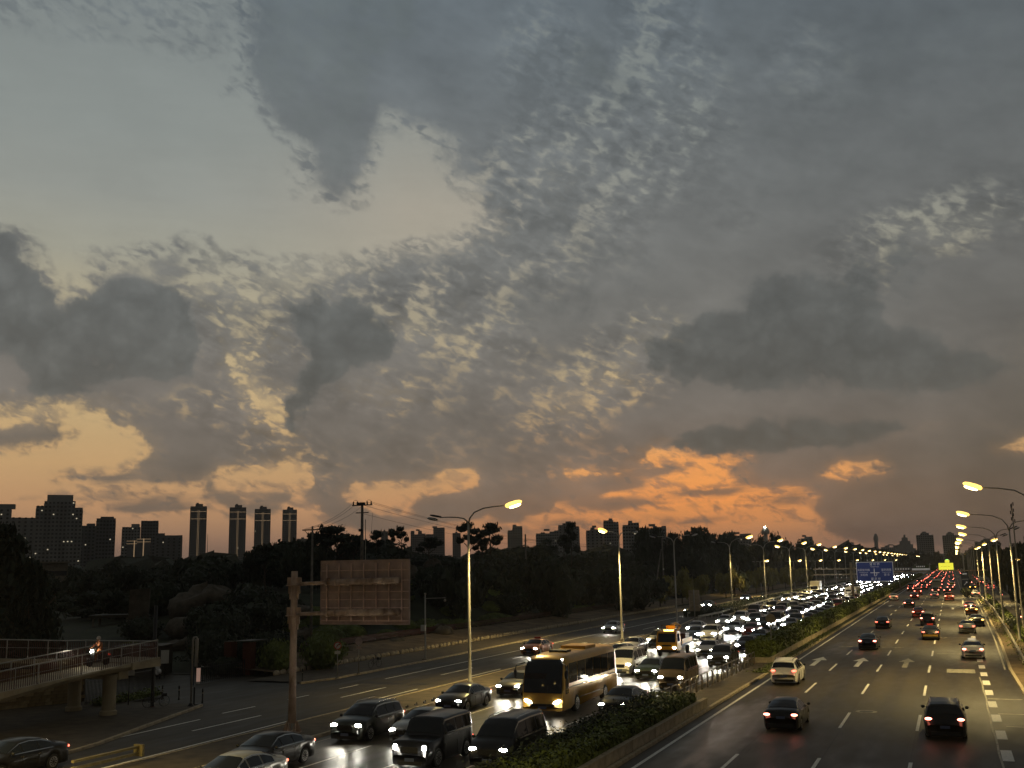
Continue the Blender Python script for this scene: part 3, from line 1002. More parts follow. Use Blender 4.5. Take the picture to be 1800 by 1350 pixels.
kerb('kerb_right', KERB_R, 25, 262, 0.22, 1)
kerb('kerb_median_right', -13.75, 25, 1200, 0.20, -1)
kerb('kerb_median_left', -16.9, 25, 1200, 0.15, 1, near=60)
kerb('kerb_separator_right', SEP_R, 25, 1200, 0.16, -1, h=0.16)
kerb('kerb_separator_left', SEP_L, 25, 1200, 0.16, 1, near=70)
kerb('kerb_pavement_near', PARK_K, 25, 57, 0.20, -1, h=0.14)
kerb('kerb_pavement_far', WALK2_K, 70, 1200, 0.20, -1, h=0.14)
kerb('kerb_side_road', 7.3, 60, 262, 0.2, -1, near=0)

off = lambda tab, d: [(a, b + d) for a, b in tab]
sheet('verge_right', off(KERB_R, 0.22), 7.1, -40, 262, 0.11, M['soil'], steps=[60, 120, 180])
sheet('median_paving', -16.75, -13.95, -40, FAR, 0.12, M['paving'], steps=[60, 120, 240])
sheet('separator_paving', off(SEP_L, 0.16), off(SEP_R, -0.16), -40, FAR, 0.12, M['paving'])
sheet('pavement_near', -60.0, off(PARK_K, -0.2), -40, 57, 0.11, M['paving'])
sheet('pavement_far', -51.6, off(WALK2_K, -0.2), 70.5, FAR, 0.11, M['paving'])
sheet('park_drive', -110.0, -60.0, 57.2, 74.0, 0.0, M['old_asphalt'])
sheet('verge_grass_strip', -14.7, -13.97, 96, 900, 0.135, M['grass'])


# ---------------------------------------------------------------- painted markings
def dashes(name, x, y0, y1, period, ln, w, parent, material, z=0.005, slope=0.0, limit=900):
    mb_ = MB()
    y = y0
    while y < y1:
        xx = x + slope * (y - y0)
        mb_.add([(xx - w / 2, y, z), (xx + w / 2, y, z), (xx + w / 2 + slope * ln, y + ln, z), (xx - w / 2 + slope * ln, y + ln, z)], [(0, 1, 2, 3)])
        y += period
    return mb_.obj(name, material, parent)


PER = 15.0
for x in (-9.55, -6.0, -2.27):
    dashes('lane_line', x, 28.4, 900, PER, 6.0, 0.16, highway, M['paint'])
mb = MB()
mb.add(*strip([(-13.2, 20), (-13.15, 84), (-13.3, 900)], [(-13.02, 20), (-12.97, 84), (-13.12, 900)], 0.005))
mb.obj('edge_line', M['paint'], highway)
sq = MB()
sq.box((0, 0, 0), (0.46, 2.8, 0.004))
sq_me = sq.mesh('lane_block', M['paint'])
k = 0
y = 33.0
while y < 250:
    o = link('lane_block', sq_me, highway, (1.56, y + 1.4, 0.006))
    if k == 2:
        o.material_slots[0].link = 'OBJECT'
        o.material_slots[0].material = M['paint_pink']
    y += 5.95
    k += 1
mb = MB()
wob = [(1.22 + 0.03 * sin(i * 1.7) + 0.02 * sin(i * 0.6), 22 + i * 2.2) for i in range(30)]
mb.add(*strip(wob, [(a + 0.09, b) for a, b in wob], 0.005))
mb.obj('seam_line', M['worn_paint'], highway)
mb = MB()
mb.add(*strip([(3.1, 92), (3.5, 122), (3.8, 162), (4.2, 249)], [(3.24, 92), (3.64, 122), (3.94, 162), (4.34, 249)], 0.005))
mb.add(*strip([(1.75, 262), (1.6, 900)], [(1.93, 262), (1.78, 900)], 0.005))
mb.add(*strip([(3.4, 264), (3.1, 500)], [(3.55, 264), (3.25, 500)], 0.005))
mb.obj('edge_line', M['worn_paint'], highway)
for xr, wl in ((1.75, 0.15), (8.0, .12)):
    pass
mb = MB()
mb.add(*strip([(12.0, 60), (12.0, 900)], [(12.15, 60), (12.15, 900)], 0.006))
mb.obj('edge_line', M['worn_paint'], side_road)
dashes('lane_line', 9.2, 62, 262, 10, 4, 0.15, side_road, M['worn_paint'])


def arrow_mesh(name, material):
    m_ = MB()
    m_.add([(-.13, 0, 0), (.13, 0, 0), (.13, 4.6, 0), (-.13, 4.6, 0), (-.42, 4.4, 0), (.42, 4.4, 0), (0, 7.2, 0)], [(0, 1, 2, 3), (4, 5, 6)])
    return m_.mesh(name, material)


am, aw = arrow_mesh('lane_arrow', M['paint']), arrow_mesh('lane_arrow', M['worn_paint'])
for x, y, me in ((-11.35, 92.3, am), (-7.85, 92.0, am), (-4.15, 92.0, aw), (-11.4, 213, am), (-7.7, 213, aw), (-4.1, 213, aw), (-0.4, 201, am)):
    o = link('lane_arrow', me, highway, (x, y, 0.007))
    o.scale = (1.55, 1.2, 1)
# worn cross strips in the right lane
for y0, y1, xa, xb in ((88.5, 91.5, -1.0, 1.0), (72.6, 72.9, 1.4, 3.3), (65.8, 66.05, 1.7, 3.3), (61.0, 61.2, 1.9, 3.2), (106, 106.2, -1.9, 1.0), (128, 128.2, -1.9, 1.0), (113, 113.25, -11.2, -9.4), (113, 113.25, -7.0, -5.0)):
    mb = MB()
    mb.box(((xa + xb) / 2, (y0 + y1) / 2, 0.005), (xb - xa, y1 - y0, 0.003))
    mb.obj('worn_marking', M['worn_paint'], highway)
mb = MB()
mb.lathe([(0.62, 0.0), (0.62, 0.008), (0.30, 0.010), (0.30, 0.012)], 24)
mh = mb.obj('manhole_surround', M['worn_paint'], highway, loc=(-5.15, 65.0, 0.002))
mh.scale = (0.95, 0.95, 1)
mb = MB()
mb.lathe([(0.38, 0.0), (0.38, 0.014)], 24)
o = mb.obj('manhole_cover', M['black_trim'], highway, loc=(-5.15, 65.0, 0.003))

for x in (-19.85, -23.3, -26.8):
    dashes('lane_line', x, 24.4 if x > -20 else 25.4, 700, PER, 6.3, 0.13, express, M['paint'])
mb = MB()
mb.add(*strip([(-30.0, 20), (-30.35, 150), (-31.8, 175)], [(-29.87, 20), (-30.22, 150), (-31.67, 175)], 0.005))
mb.obj('edge_line', M['worn_paint'], express)
for x, a, b in ((-35.9, 62.9, 500), (-38.7, 48.2, 500)):
    dashes('lane_line', x, a, b, 15.2, 6.2, 0.15, service, M['paint'])
mb = MB()
for a, b, xa, xb in ((20, 53.6, -35.0, -35.8), (20, 52.0, -40.4, -41.3), (74.9, 111, -42.7 + .9, -42.0), (111, 700, -42.0, -42.0)):
    mb.add([(xa, a, .005), (xa + .16, a, .005), (xb + .16, b, .005), (xb, b, .005)], [(0, 1, 2, 3)])
for a, b in ((54.6, 57.9), (61.5, 64.0), (68.0, 70.6)):
    mb.add([(-41.7, a, .005), (-41.55, a, .005), (-41.55, b, .005), (-41.7, b, .005)], [(0, 1, 2, 3)])
mb.add([(-38.55, 107.5, .006), (-38.3, 107.5, .006), (-38.3, 115, .006), (-38.55, 115, .006)], [(0, 1, 2, 3)])
mb.add([(-36.6, 107.5, .006), (-36.4, 107.5, .006), (-36.4, 114, .006), (-36.6, 114, .006)], [(0, 1, 2, 3)])
mb.add([(-38.5, 107.5, .007), (-36.4, 107.5, .007), (-36.4, 107.9, .007), (-38.5, 107.9, .007)], [(0, 1, 2, 3)])
mb.obj('edge_line', M['paint'], service)


# ---------------------------------------------------------------- foliage and hedges
def leaves(rnd, n, pt, size, flat=0.35):
    """n small leaf clumps at points given by pt(rnd): two crossed slanting faces each."""
    vs, fs = [], []
    for _ in range(n):
        c, nrm = pt(rnd)
        s = size * rnd.uniform(0.55, 1.35)
        a = Vector((rnd.gauss(0, 1), rnd.gauss(0, 1), rnd.gauss(0, 1))).normalized()
        if nrm is not None:
            d = (Vector(nrm) + a * 0.85).normalized()
        else:
            d = a
        u = d.orthogonal().normalized()
        t = rnd.uniform(0, 6.28)
        w = d.cross(u)
        p, q = u * cos(t) + w * sin(t), w * cos(t) - u * sin(t)
        c = Vector(c)
        o = len(vs)
        vs += [tuple(c - p * s), tuple(c + q * s * .62 - p * s * .1), tuple(c + p * s), tuple(c - q * s * .62 + p * s * .1)]
        fs.append((o, o + 1, o + 2, o + 3))
    return vs, fs


def hedge(label, xl, xr, y0, y1, z0, z1, n, parent_name='hedge', leaf=0.14, material=None, planter=True, cat='hedge', side=None):
    """Clipped hedge: a dense dark core with a skin of leaf clumps, standing in soil behind a low wall."""
    rnd = random.Random(hash_name(label))
    fx = lambda tab, y: interp(tab, y) if isinstance(tab, list) else tab
    root = thing(parent_name, label, cat, ((fx(xl, y0) + fx(xr, y0)) / 2, y0, z0))
    ox, oy, oz = root.location
    core = MB()
    m_ = max(2, int((y1 - y0) / 1.2))
    prof = [(0.10, 0.0), (0.06, 0.55), (0.12, 0.9), (0.28, 1.0), (0.5, 1.02), (0.72, 1.0), (0.88, 0.9), (0.94, 0.55), (0.90, 0.0)]
    for i in range(m_ + 1):
        y = y0 + (y1 - y0) * i / m_
        a, b = fx(xl, y), fx(xr, y)
        k = 0.92 + 0.05 * sin(y * 0.9) + rnd.uniform(-.03, .03)
        for u, h in prof:
            core.v.append((a + (b - a) * u - ox, y - oy, z0 + (z1 - z0) * h * k - 0.1 * h - oz))
    q = len(prof)
    for i in range(m_):
        for j in range(q - 1):
            a = i * q + j
            core.f.append((a, a + q, a + q + 1, a + 1))
    core.f.append(tuple(range(q)))
    core.f.append(tuple(reversed(range(m_ * q, m_ * q + q))))
    core.obj('branches', M['leaf_dark'], root)

    def pt(r):
        # denser near the viewer's end of a long hedge
        t = r.random()
        L = y1 - y0
        y = y0 + (L * t if L < 60 else (math.exp(t * math.log(1 + L / 40.0)) - 1) * 40.0)
        y = min(y, y1)
        a, b = fx(xl, y), fx(xr, y)
        k = 0.97 + 0.05 * sin(y * 0.9) + 0.03 * sin(y * 3.1)
        s = r.random()
        H = (z1 - z0) * k
        if s < 0.40:
            return (a + (b - a) * r.random() - ox, y - oy, z0 + H - oz + r.gauss(0, .05)), (0, 0, 1)
        if s < 0.82:
            return (b - .02 - ox + r.gauss(0, .04), y - oy, z0 + H * r.random() - oz), (1, 0, .2)
        if s < 0.94:
            return (a + .02 - ox + r.gauss(0, .04), y - oy, z0 + H * r.random() - oz), (-1, 0, .2)
        return (a + (b - a) * r.random() - ox, y0 - oy + r.uniform(-.05, .25), z0 + H * r.random() - oz), (0, -1, .2)
    vs, fs = leaves(rnd, n, pt, leaf)
    m2 = MB()
    m2.v, m2.f = vs, fs
    o = m2.obj('foliage', material or M['leaf_hedge'], root)
    return root


hedge('clipped green hedge between the carriageways, the near stretch ending at the tubular railing', -16.75, -14.35, 24, 62.3, 0.15, 1.12, 30000, leaf=0.10)
hedge('long clipped green hedge on the median beyond the tubular railing', -16.9, -14.9, 93.5, 620, 0.15, 1.75, 42000, leaf=0.15)
# low walls that hold the hedges
for a, b, x, h, lab in ((20, 62.6, -14.12, 0.48, 'low concrete wall in front of the near median hedge'), (93.0, 620, -14.78, 0.42, 'low concrete wall in front of the long median hedge')):
    root = thing('low_wall', lab, 'wall', (x, a, 0.10))
    y = 0.0
    seg = 4.0
    mesh_seg = MB().box((0, 0, h / 2), (0.22, seg - 0.04, h)).box((0, 0, h + .02), (0.27, seg - 0.04, .05)).mesh('wall_block', M['kerb'])
    mb = MB()
    rr = random.Random(5)
    while y < b - a:
        if a + y < 240:
            link('wall_block', mesh_seg, root, (rr.uniform(-.015, .015), y + seg / 2, 0))
        else:
            mb.box((0, y + seg / 2, h / 2), (0.24, seg - 0.05, h))
        y += seg
    if mb.f:
        mb.obj('wall_run', M['kerb'], root)['kind'] = 'stuff'
mb = MB()
mb.box((0, 0, .22), (2.3, .22, .44))
mb.obj('planter_edge', M['kerb'], None, loc=(-15.85, 93.0, 0.1), label='short concrete planter edge at the near end of the long median hedge', cat='planter edge')

# shaggy uncut shoots behind the near hedge
mb = MB()
vs, fs = leaves(random.Random(3), 2600, lambda r: ((-16.2 + r.gauss(0, .35), r.uniform(26, 60), 1.05 + abs(r.gauss(0, .22))), (0, 0, 1)), 0.09)
mb.v, mb.f = vs, fs
mb.obj('hedge_shoots', M['leaf_dark'], None, kind='stuff', label='loose uncut shoots growing above the near median hedge', cat='shoots')

# hedges on the wide separator at the left of the jam and beside the side road
hedge('dark hedge between pale guard rails beside the service road, behind the notice board', [(172, -40.2), (190, -39.6), (240, -40.8), (600, -40.8)], [(172, -35.4), (190, -35.8), (240, -37.8), (600, -37.8)], 172, 600, 0.15, 1.1, 12000, leaf=0.16, material=M['leaf_dark'])
hedge('unkempt hedge between the right guard rail and the side road, under the lamp posts', 6.0, 7.0, 60, 262, 0.12, 1.0, 12000, leaf=0.13, material=M['leaf_hedge'])


# ---------------------------------------------------------------- railings
def guard_rail(label, tab, y0, y1, z, name='guard_rail', step=4.0, material=None):
    material = material or M['rail_white']
    root = thing(name, label, 'guard rail', (interp(tab, y0), y0, 0.1))
    ox, oy, _ = root.location
    pts = []
    y = y0
    while y <= y1 + 1e-6:
        pts.append((interp(tab, y) - ox, y - oy, z))
        y += step
    mb_ = MB()
    for (x0, ya, za), (x1, yb, zb) in zip(pts, pts[1:]):
        for dz, dx in ((0.10, 0.0), (0.0, 0.05), (-0.10, 0.0)):
            mb_.tube([(x0 + dx, ya, za + dz), (x1 + dx, yb, zb + dz)], 0.055, 5, cap=False)
    mb_.obj('beam', material, root)
    pm = MB().box((0, 0, z / 2), (0.10, 0.10, z)).mesh('post', material)
    for p in pts:
        if p[1] + oy < 320:
            link('post', pm, root, (p[0], p[1], 0))
    return root


guard_rail('long pale guard rail curving along the right edge of the highway', [(60, 4.2), (93, 4.6), (122, 5.0), (150, 5.3), (189, 5.6), (262, 5.2)], 60, 260, 0.65)
guard_rail('pale guard rail on the service road side of the dark separator hedge', [(170, -39.7), (190, -40.3), (240, -41.4), (600, -41.4)], 170, 596, 0.65)
guard_rail('pale guard rail between the lamp posts and the queue of cars', [(158, -35.9), (172, -35.2), (190, -36.0), (240, -37.4), (600, -37.4)], 160, 596, 0.62)

# tubular railing in the gap of the median
root = thing('tubular_railing', 'galvanised tubular railing of upright loops across the gap in the median', 'railing', (-16.3, 63.0, 0.12))
unit = MB()
unit.tube([(0, 0, 0), (0, 0, .92), (0, .12, 1.02), (0, 1.28, 1.02), (0, 1.4, .92), (0, 1.4, 0)], .035, 6)
unit.tube([(0, 0.05, .62), (0, 1.35, .62)], .025, 5)
um = unit.mesh('rail_loop', M['steel'])
for i in range(18):
    link('rail_loop', um, root, (0.03 * i, i * 1.58, 0), random.uniform(-.03, .03))
ub = MB()
ub.tube([(0, 0, .05), (0, 0, .62)], .014, 5)
ubm = ub.mesh('rail_bar', M['dark_metal'])
for i in range(18):
    for q in (.35, .7, 1.05):
        link('rail_bar', ubm, root, (0.03 * i, i * 1.58 + q, 0))


# ---------------------------------------------------------------- street lamps
def arm_path(L, rise, sgn):
    """Swan-neck arm: leaves the pole upward, bends over and runs out slightly rising."""
    return [(0, 0, 0), (sgn * .04 * L, 0, .30 * rise + .1), (sgn * .16 * L, 0, .62 * rise + .1), (sgn * .40 * L, 0, .86 * rise + .05), (sgn * .70 * L, 0, .95 * rise + .03), (sgn * L, 0, rise)]


def head_meshes():
    h = MB()
    for k in (-1, 1):
        pass
    h.lathe([(0.05, -.08), (.16, 0), (.19, .18), (.19, .62), (.13, .86), (.03, .92)], 8)
    body = MB()
    body.v = [(z_, x_ * .95, y_ * .42 + .02) for x_, y_, z_ in h.v]
    body.f = h.f
    lens = MB()
    l2 = MB().lathe([(0.04, 0), (.12, .05), (.19, .25), (.18, .6), (.07, .76)], 8)
    lens.v = [(z_ * 1.2 + .18, x_ * 1.1, y_ * .62 - .24) for x_, y_, z_ in l2.v]
    lens.f = l2.f
    cover = MB()  # added shell, lit heads only: the lamp's halo put into shape
    l3 = MB().lathe([(.06, 0), (.19, .07), (.25, .35), (.24, .75), (.17, .98), (.05, 1.08)], 10)
    cover.v = [(z_ * 1.22 - .08, x_ * 1.25, y_ * .80 - .06) for x_, y_, z_ in l3.v]
    cover.f = l3.f
    return body.mesh('lamp_head', M['dark_metal'], True), lens.mesh('lamp_lens', M['lamp_off'], True), cover.mesh('glow_shell', M['lamp_glow'], True)


HEAD_ME, LENS_ME, GLOW_SHELL_ME = head_meshes()
WARM = (1.0, 0.74, 0.28)


def street_lamp(x, y, zj, left, right, label, group, lit=(False, True), rz=0.0, power=0.0, mats=None, n=10):
    """Twin-arm lamp post: left/right = (reach, rise) of the arms, zj = height of the fork."""
    root = thing('street_lamp', label, 'street lamp', (x, y, 0.10), rz, group)
    p = MB()
    p.lathe([(.22, 0), (.22, .25), (.13, .32), (.125, 2), (.075, zj)], n)
    p.obj('pole', M['pole_grey'], root, smooth=True)
    for sgn, (L, rise), on in ((-1, left, lit[0]), (1, right, lit[1])):
        if L <= 0:
            continue
        a = MB()
        path = arm_path(L, rise, sgn)
        a.tube([(q[0], q[1], q[2] + zj - .12) for q in path], [.07, .065, .055, .05, .045, .04], 7)
        arm = a.obj('arm', M['pole_grey'], root, smooth=True)
        tilt = math.atan2(rise * .12, L * .3) + .08
        hd = link('lamp_head', HEAD_ME, root, (sgn * L, 0, zj - .10 + rise))
        hd.rotation_euler = (0, -tilt, 0) if sgn > 0 else (0, -tilt, pi)
        ln_ = link('lamp_lens', LENS_ME, hd)
        if on:
            link('glow_shell', GLOW_SHELL_ME, hd)
            ln_.material_slots[0].link = 'OBJECT'
            ln_.material_slots[0].material = on if not isinstance(on, bool) else M['lamp_lit']
            if power:
                ld = bpy.data.lights.new('lamp_light', 'SPOT')
                ld.energy = power
                ld.color = WARM
                ld.spot_size = R(136)
                ld.spot_blend = 0.7
                ld.shadow_soft_size = 0.15
                lo = bpy.data.objects.new('lamp_light', ld)
                COL.objects.link(lo)
                lo.parent = root
                lo.location = (sgn * (L + .45), 0, zj - .75 + rise)
                lo.rotation_euler = (0, R(8) * sgn * -1, 0)
    return root


LW = M['lamp_lit_white']
left_lamps = [  # x, y, fork height, left arm, right arm, lit, turn
    (-33.1, 72, 11.6, (2.3, .65), (3.1, 1.35), (False, True), 0, 'nearest lamp post on the left separator, its right lamp glowing'),
    (-34.9, 117, 11.4, (2.2, .9), (2.2, .9), (True, False), R(66), 'second lamp post on the left separator, its lamp glowing beside the pole top'),
    (-36.6, 150, 11.3, (2.4, 1.2), (2.4, 1.3), (False, False), 0, 'third lamp post on the left separator with both lamps dark, near the notice board'),
    (-38.2, 200, 11.2, (2.3, 1.3), (3.2, 2.0), (False, True), 0, 'fourth lamp post on the left separator, glowing above the yellowish trees'),
    (-37.9, 237, 11.2, (2.3, 1.3), (3.2, 2.0), (False, LW), 0, 'fifth lamp post on the left separator, pale lamp on its right arm'),
    (-37.7, 276, 11.2, (2.3, 1.3), (3.2, 2.0), (LW, LW), 0, 'sixth lamp post on the left separator with both lamps lit'),
    (-37.4, 306, 11.2, (2.3, 1.3), (3.2, 2.0), (False, LW), 0, 'seventh lamp post on the left separator, small pale lamp on its right arm'),
]
GL = 'lamp posts along the left separator'
for x, y, zj, a, b, lit, rz, lab in left_lamps:
    street_lamp(x, y, zj, a, b, lab, GL, lit, rz, power=(10000 if y < 320 else 0))
right_lamps = [
    (5.9, 82, 11.1, (3.5, 2.35), (2.0, 1.2), (True, False), 'nearest lamp arm reaching in from the right edge with a large glowing lamp'),
    (5.8, 121, 11.2, (3.7, 1.9), (1.9, 1.1), (True, False), 'lamp post right of the highway with the second largest glowing lamp'),
    (5.8, 157, 11.1, (3.6, 1.7), (1.9, 1.3), (LW, False), 'lamp post right of the highway with a thin pale pair of lamps'),
    (6.0, 194, 11.0, (3.3, 1.6), (1.9, 1.3), (True, False), 'fourth lamp post right of the highway, broad pale glow'),
    (5.8, 233, 10.8, (3.3, 1.6), (1.9, 1.3), (LW, LW), 'fifth lamp post right of the highway, square pale glow'),
    (5.7, 272, 10.8, (3.2, 1.6), (1.9, 1.3), (True, False), 'sixth lamp post right of the highway, small greenish glow'),
]
GR = 'lamp posts along the right verge'
for x, y, zj, a, b, lit, lab in right_lamps:
    street_lamp(x, y, zj, a, b, lab, GR, lit, 0, power=12000)
street_lamp(6.3, 19, 11.1, (3.5, 2.3), (2.0, 1.2), 'lamp post right of the footbridge, outside the picture', GR, (True, False), power=17000)
street_lamp(-33.6, 22, 11.6, (2.3, .65), (3.1, 1.35), 'lamp post on the left separator by the footbridge, outside the picture', GL, (True, True), power=15000)
# distant lamps
proto = street_lamp(-37.0, 345, 11.2, (2.3, 1.3), (3.2, 1.8), 'eighth lamp post on the left separator, counting from the footbridge', GL, (LW, LW), n=6)
dark_post = street_lamp(-37.0, 1300, 11.2, (2.3, 1.3), (3.2, 1.8), 'last tiny lamp post on the left separator, at the horizon', GL, (False, LW), n=6)
k = 8
y = 383
while y < 1300:
    clone(proto if k % 5 in (0, 2, 3) else dark_post, (-37.0, y, .1), 0, 'small distant lamp post, %s along the left separator' % ordinal(k), GL)
    k += 1
    y += 38
proto = street_lamp(5.7, 311, 11.0, (3.2, 1.7), (2.2, 1.3), 'seventh lamp post right of the highway, counting from the footbridge', GR, (M['lamp_lit'], LW), n=6)
k = 7
y = 350
while y < 1300:
    clone(proto if k % 4 in (0, 1) else dark_post, (5.7 + (y - 311) * 0.004, y, .1), 0, 'small distant lamp post, %s right of the highway' % ordinal(k), GR)
    k += 1
    y += 38
proto = street_lamp(-54.0, 330, 8.5, (1.2, .5), (1.5, .6), 'first short lamp post beyond the service road', 'short lamp posts beyond the service road', (False, LW), n=6)
for k, y in enumerate((375, 420, 470, 540, 620, 700, 800, 920)):
    clone(proto, (-50.0 + k * 2, y, .1), 0, 'small distant short lamp post, %s beyond the service road' % ordinal(k + 1), 'short lamp posts beyond the service road')
proto = street_lamp(17.5, 150, 7.6, (1.6, .5), (0, 0), 'first low white lamp against the dark trees right of the side road', 'low lamps along the side road', (LW, False), n=6)
for k, y in enumerate((205, 290, 350, 420, 500, 600, 720)):
    clone(proto, (17.5, y, .1), 0, 'low white lamp, %s along the side road' % ordinal(k + 1), 'low lamps along the side road')
# ---------------------------------------------------------------- vehicles
CARS = {
    # tops: (y, z) from tail to nose; gh: rear window, roof start, roof end, cowl; belt height; narrowing of the roof
    'sedan': dict(L=4.75, W=1.83, tops=[(-2.37, .70), (-2.33, .96), (-2.18, 1.06), (-1.72, 1.10), (-1.30, 1.26), (-.85, 1.41), (-.20, 1.47), (.35, 1.42), (.75, 1.24), (1.22, 1.02), (1.75, .93), (2.15, .80), (2.33, .66), (2.37, .50)],
                  gh=(-1.66, -.88, .38, 1.16), belt=.95, rw=(-1.64, -.92), cut=.30, wheels=(-1.38, 1.42), R=.33, side=[(-1.30, -.60), (-.52, .28), (.36, .80)]),
    'suv': dict(L=4.72, W=1.90, tops=[(-2.36, .72), (-2.32, 1.04), (-2.24, 1.14), (-2.0, 1.58), (-1.5, 1.68), (-.4, 1.72), (.35, 1.67), (.75, 1.46), (1.22, 1.15), (1.8, 1.06), (2.15, .96), (2.32, .78), (2.36, .52)],
                gh=(-2.2, -1.98, .38, 1.18), belt=1.06, rw=(-2.22, -2.03), cut=.24, wheels=(-1.38, 1.40), R=.37, side=[(-1.95, -1.22), (-1.14, -.40), (-.32, .62)]),
    'van': dict(L=5.1, W=1.92, tops=[(-2.55, .75), (-2.52, 1.10), (-2.47, 1.22), (-2.36, 1.82), (-2.1, 1.92), (-.5, 1.95), (.85, 1.90), (1.25, 1.68), (1.80, 1.22), (2.1, 1.10), (2.4, .94), (2.52, .76), (2.55, .5)],
                gh=(-2.45, -2.34, .90, 1.76), belt=1.14, rw=(-2.46, -2.37), cut=.16, wheels=(-1.60, 1.60), R=.36, side=[(-2.25, -1.10), (-1.0, .10), (.2, 1.25)]),
    'minibus': dict(L=5.2, W=1.86, tops=[(-2.6, .75), (-2.57, 1.2), (-2.5, 1.35), (-2.38, 1.98), (-2.1, 2.10), (-.5, 2.15), (1.15, 2.10), (1.45, 1.86), (1.98, 1.28), (2.25, 1.14), (2.5, .98), (2.58, .74), (2.6, .5)],
                    gh=(-2.48, -2.36, 1.18, 1.95), belt=1.22, rw=(-2.49, -2.40), cut=.14, wheels=(-1.65, 1.75), R=.34, side=[(-2.25, -1.2), (-1.1, .15), (.3, 1.45)]),
    'boxy': dict(L=4.7, W=1.93, tops=[(-2.35, .8), (-2.33, 1.3), (-2.30, 1.42), (-2.22, 1.9), (-2.05, 1.96), (-.5, 1.98), (.62, 1.95), (.80, 1.78), (1.05, 1.26), (1.3, 1.23), (2.1, 1.18), (2.3, 1.12), (2.35, .6)],
                 gh=(-2.28, -2.2, .64, 1.03), belt=1.26, rw=(-2.29, -2.24), cut=.10, wheels=(-1.42, 1.45), R=.40, side=[(-2.12, -1.25), (-1.12, -.45), (-.33, .55)]),
}


class Body:
    def __init__(s, d):
        s.d = d
        s.top = d['tops']

    def half(s, y):
        L2 = s.d['L'] / 2
        e = L2 - abs(y)
        k = interp([(0, .84), (.12, .93), (.4, .985), (.9, 1.0)], e)
        return s.d['W'] / 2 * k

    def ring(s, y):
        d = s.d
        zt = interp(s.top, y)
        hw = s.half(y)
        zb = .20
        z1 = zb
        for wy in d['wheels']:
            r = d['R'] + .07
            q = r * r - (y - wy) ** 2
            if q > 0:
                z1 = max(z1, d['R'] + math.sqrt(q))
        belt = min(d['belt'], zt - .05)
        H = max(t[1] for t in s.top)
        g = max(0.0, (zt - d['belt'] - .05) / (H - d['belt'] - .05))
        g = min(1, g)
        we = hw * (.93 - d['cut'] * (g ** .9) + (.0 if g > 0 else 0))
        mid = max(min(.60, belt - .08), z1 + .015)
        return [(0, zb), (hw * .80, zb), (hw * .95, max(z1 - .02, zb)), (hw * .985, max(z1 + .005, zb + .12)), (hw, mid), (hw * .975, max(belt, z1 + .03)),
                (we, zt - .045 - .02 * g), (we * .82, zt), (0, zt + .025)]

    def stations(s):
        ys = set(t[0] for t in s.top)
        for wy in s.d['wheels']:
            r = s.d['R'] + .07
            for q in (-1, -.97, -.82, -.5, 0, .5, .82, .97, 1):
                ys.add(round(wy + q * r, 4))
        for q in (-.9, -.45, 0, .45, .9):
            ys.add(q)
        ys = sorted(ys)
        out = [ys[0]]
        for y in ys[1:]:
            if y - out[-1] > .018:
                out.append(y)
        return out

    def mesh(s, name):
        mb_ = MB()
        ys = s.stations()
        n = 0
        for y in ys:
            r = s.ring(y)
            full = [(x, z) for x, z in r] + [(-x, z) for x, z in reversed(r[1:-1])]
            n = len(full)
            mb_.v += [(x, y, z) for x, z in full]
        for i in range(len(ys) - 1):
            for k in range(n):
                a, b = i * n + k, i * n + (k + 1) % n
                mb_.f.append((a, b, b + n, a + n))
        mb_.f.append(tuple(range(n)))
        e = (len(ys) - 1) * n
        mb_.f.append(tuple(reversed(range(e, e + n))))
        me = mb_.mesh(name, PAINT['black'], True)
        return me

    def patch(s, y0, y1, k0, k1, t0, t1, sgn=1, off=.012, ny=5, both=False):
        """Sheet lying on the skin between ring points k0..k1 (fractional) and stations y0..y1."""
        ys = sorted(set([y0, y1] + [t[0] for t in s.top if y0 < t[0] < y1] + [y0 + (y1 - y0) * i / ny for i in range(ny)]))
        ks = sorted(set([k0 + t0, k1 + t1] + [q for q in range(int(k0) + 1, int(k1) + 2) if k0 + t0 < q < k1 + t1]))

        def P(y, kk):
            r = s.ring(y)
            i = min(int(kk), len(r) - 2)
            f = kk - i
            return Vector((r[i][0] * (1 - f) + r[i + 1][0] * f, y, r[i][1] * (1 - f) + r[i + 1][1] * f))
        rows = []
        for y in ys:
            row = []
            for kk in ks:
                p = P(y, kk)
                a = P(min(y + .01, ys[-1]), kk) - P(max(y - .01, ys[0]), kk)
                b = P(y, min(kk + .05, 8)) - P(y, max(kk - .05, 0))
                nrm = a.cross(b)
                if nrm.length > 1e-9:
                    nrm.normalize()
                else:
                    nrm = Vector((0, 0, 1))
                if nrm.z < 0 and abs(nrm.x) < .2:
                    nrm = -nrm
                if nrm.x < 0 and abs(nrm.x) > .3:
                    nrm = -nrm
                row.append(p + nrm * off)
            rows.append(row)
        mb_ = MB()
        if both:
            full = [row + [Vector((-q.x, q.y, q.z)) for q in reversed(row)][(1 if abs(row[-1].x) < 1e-3 else 0):] for row in rows]
        else:
            full = [[Vector((q.x * sgn, q.y, q.z)) for q in row] for row in rows]
        n = len(full[0])
        for row in full:
            mb_.v += [tuple(q) for q in row]
        for i in range(len(full) - 1):
            for k in range(n - 1):
                a = i * n + k
                mb_.f.append((a, a + 1, a + 1 + n, a + n))
        return mb_


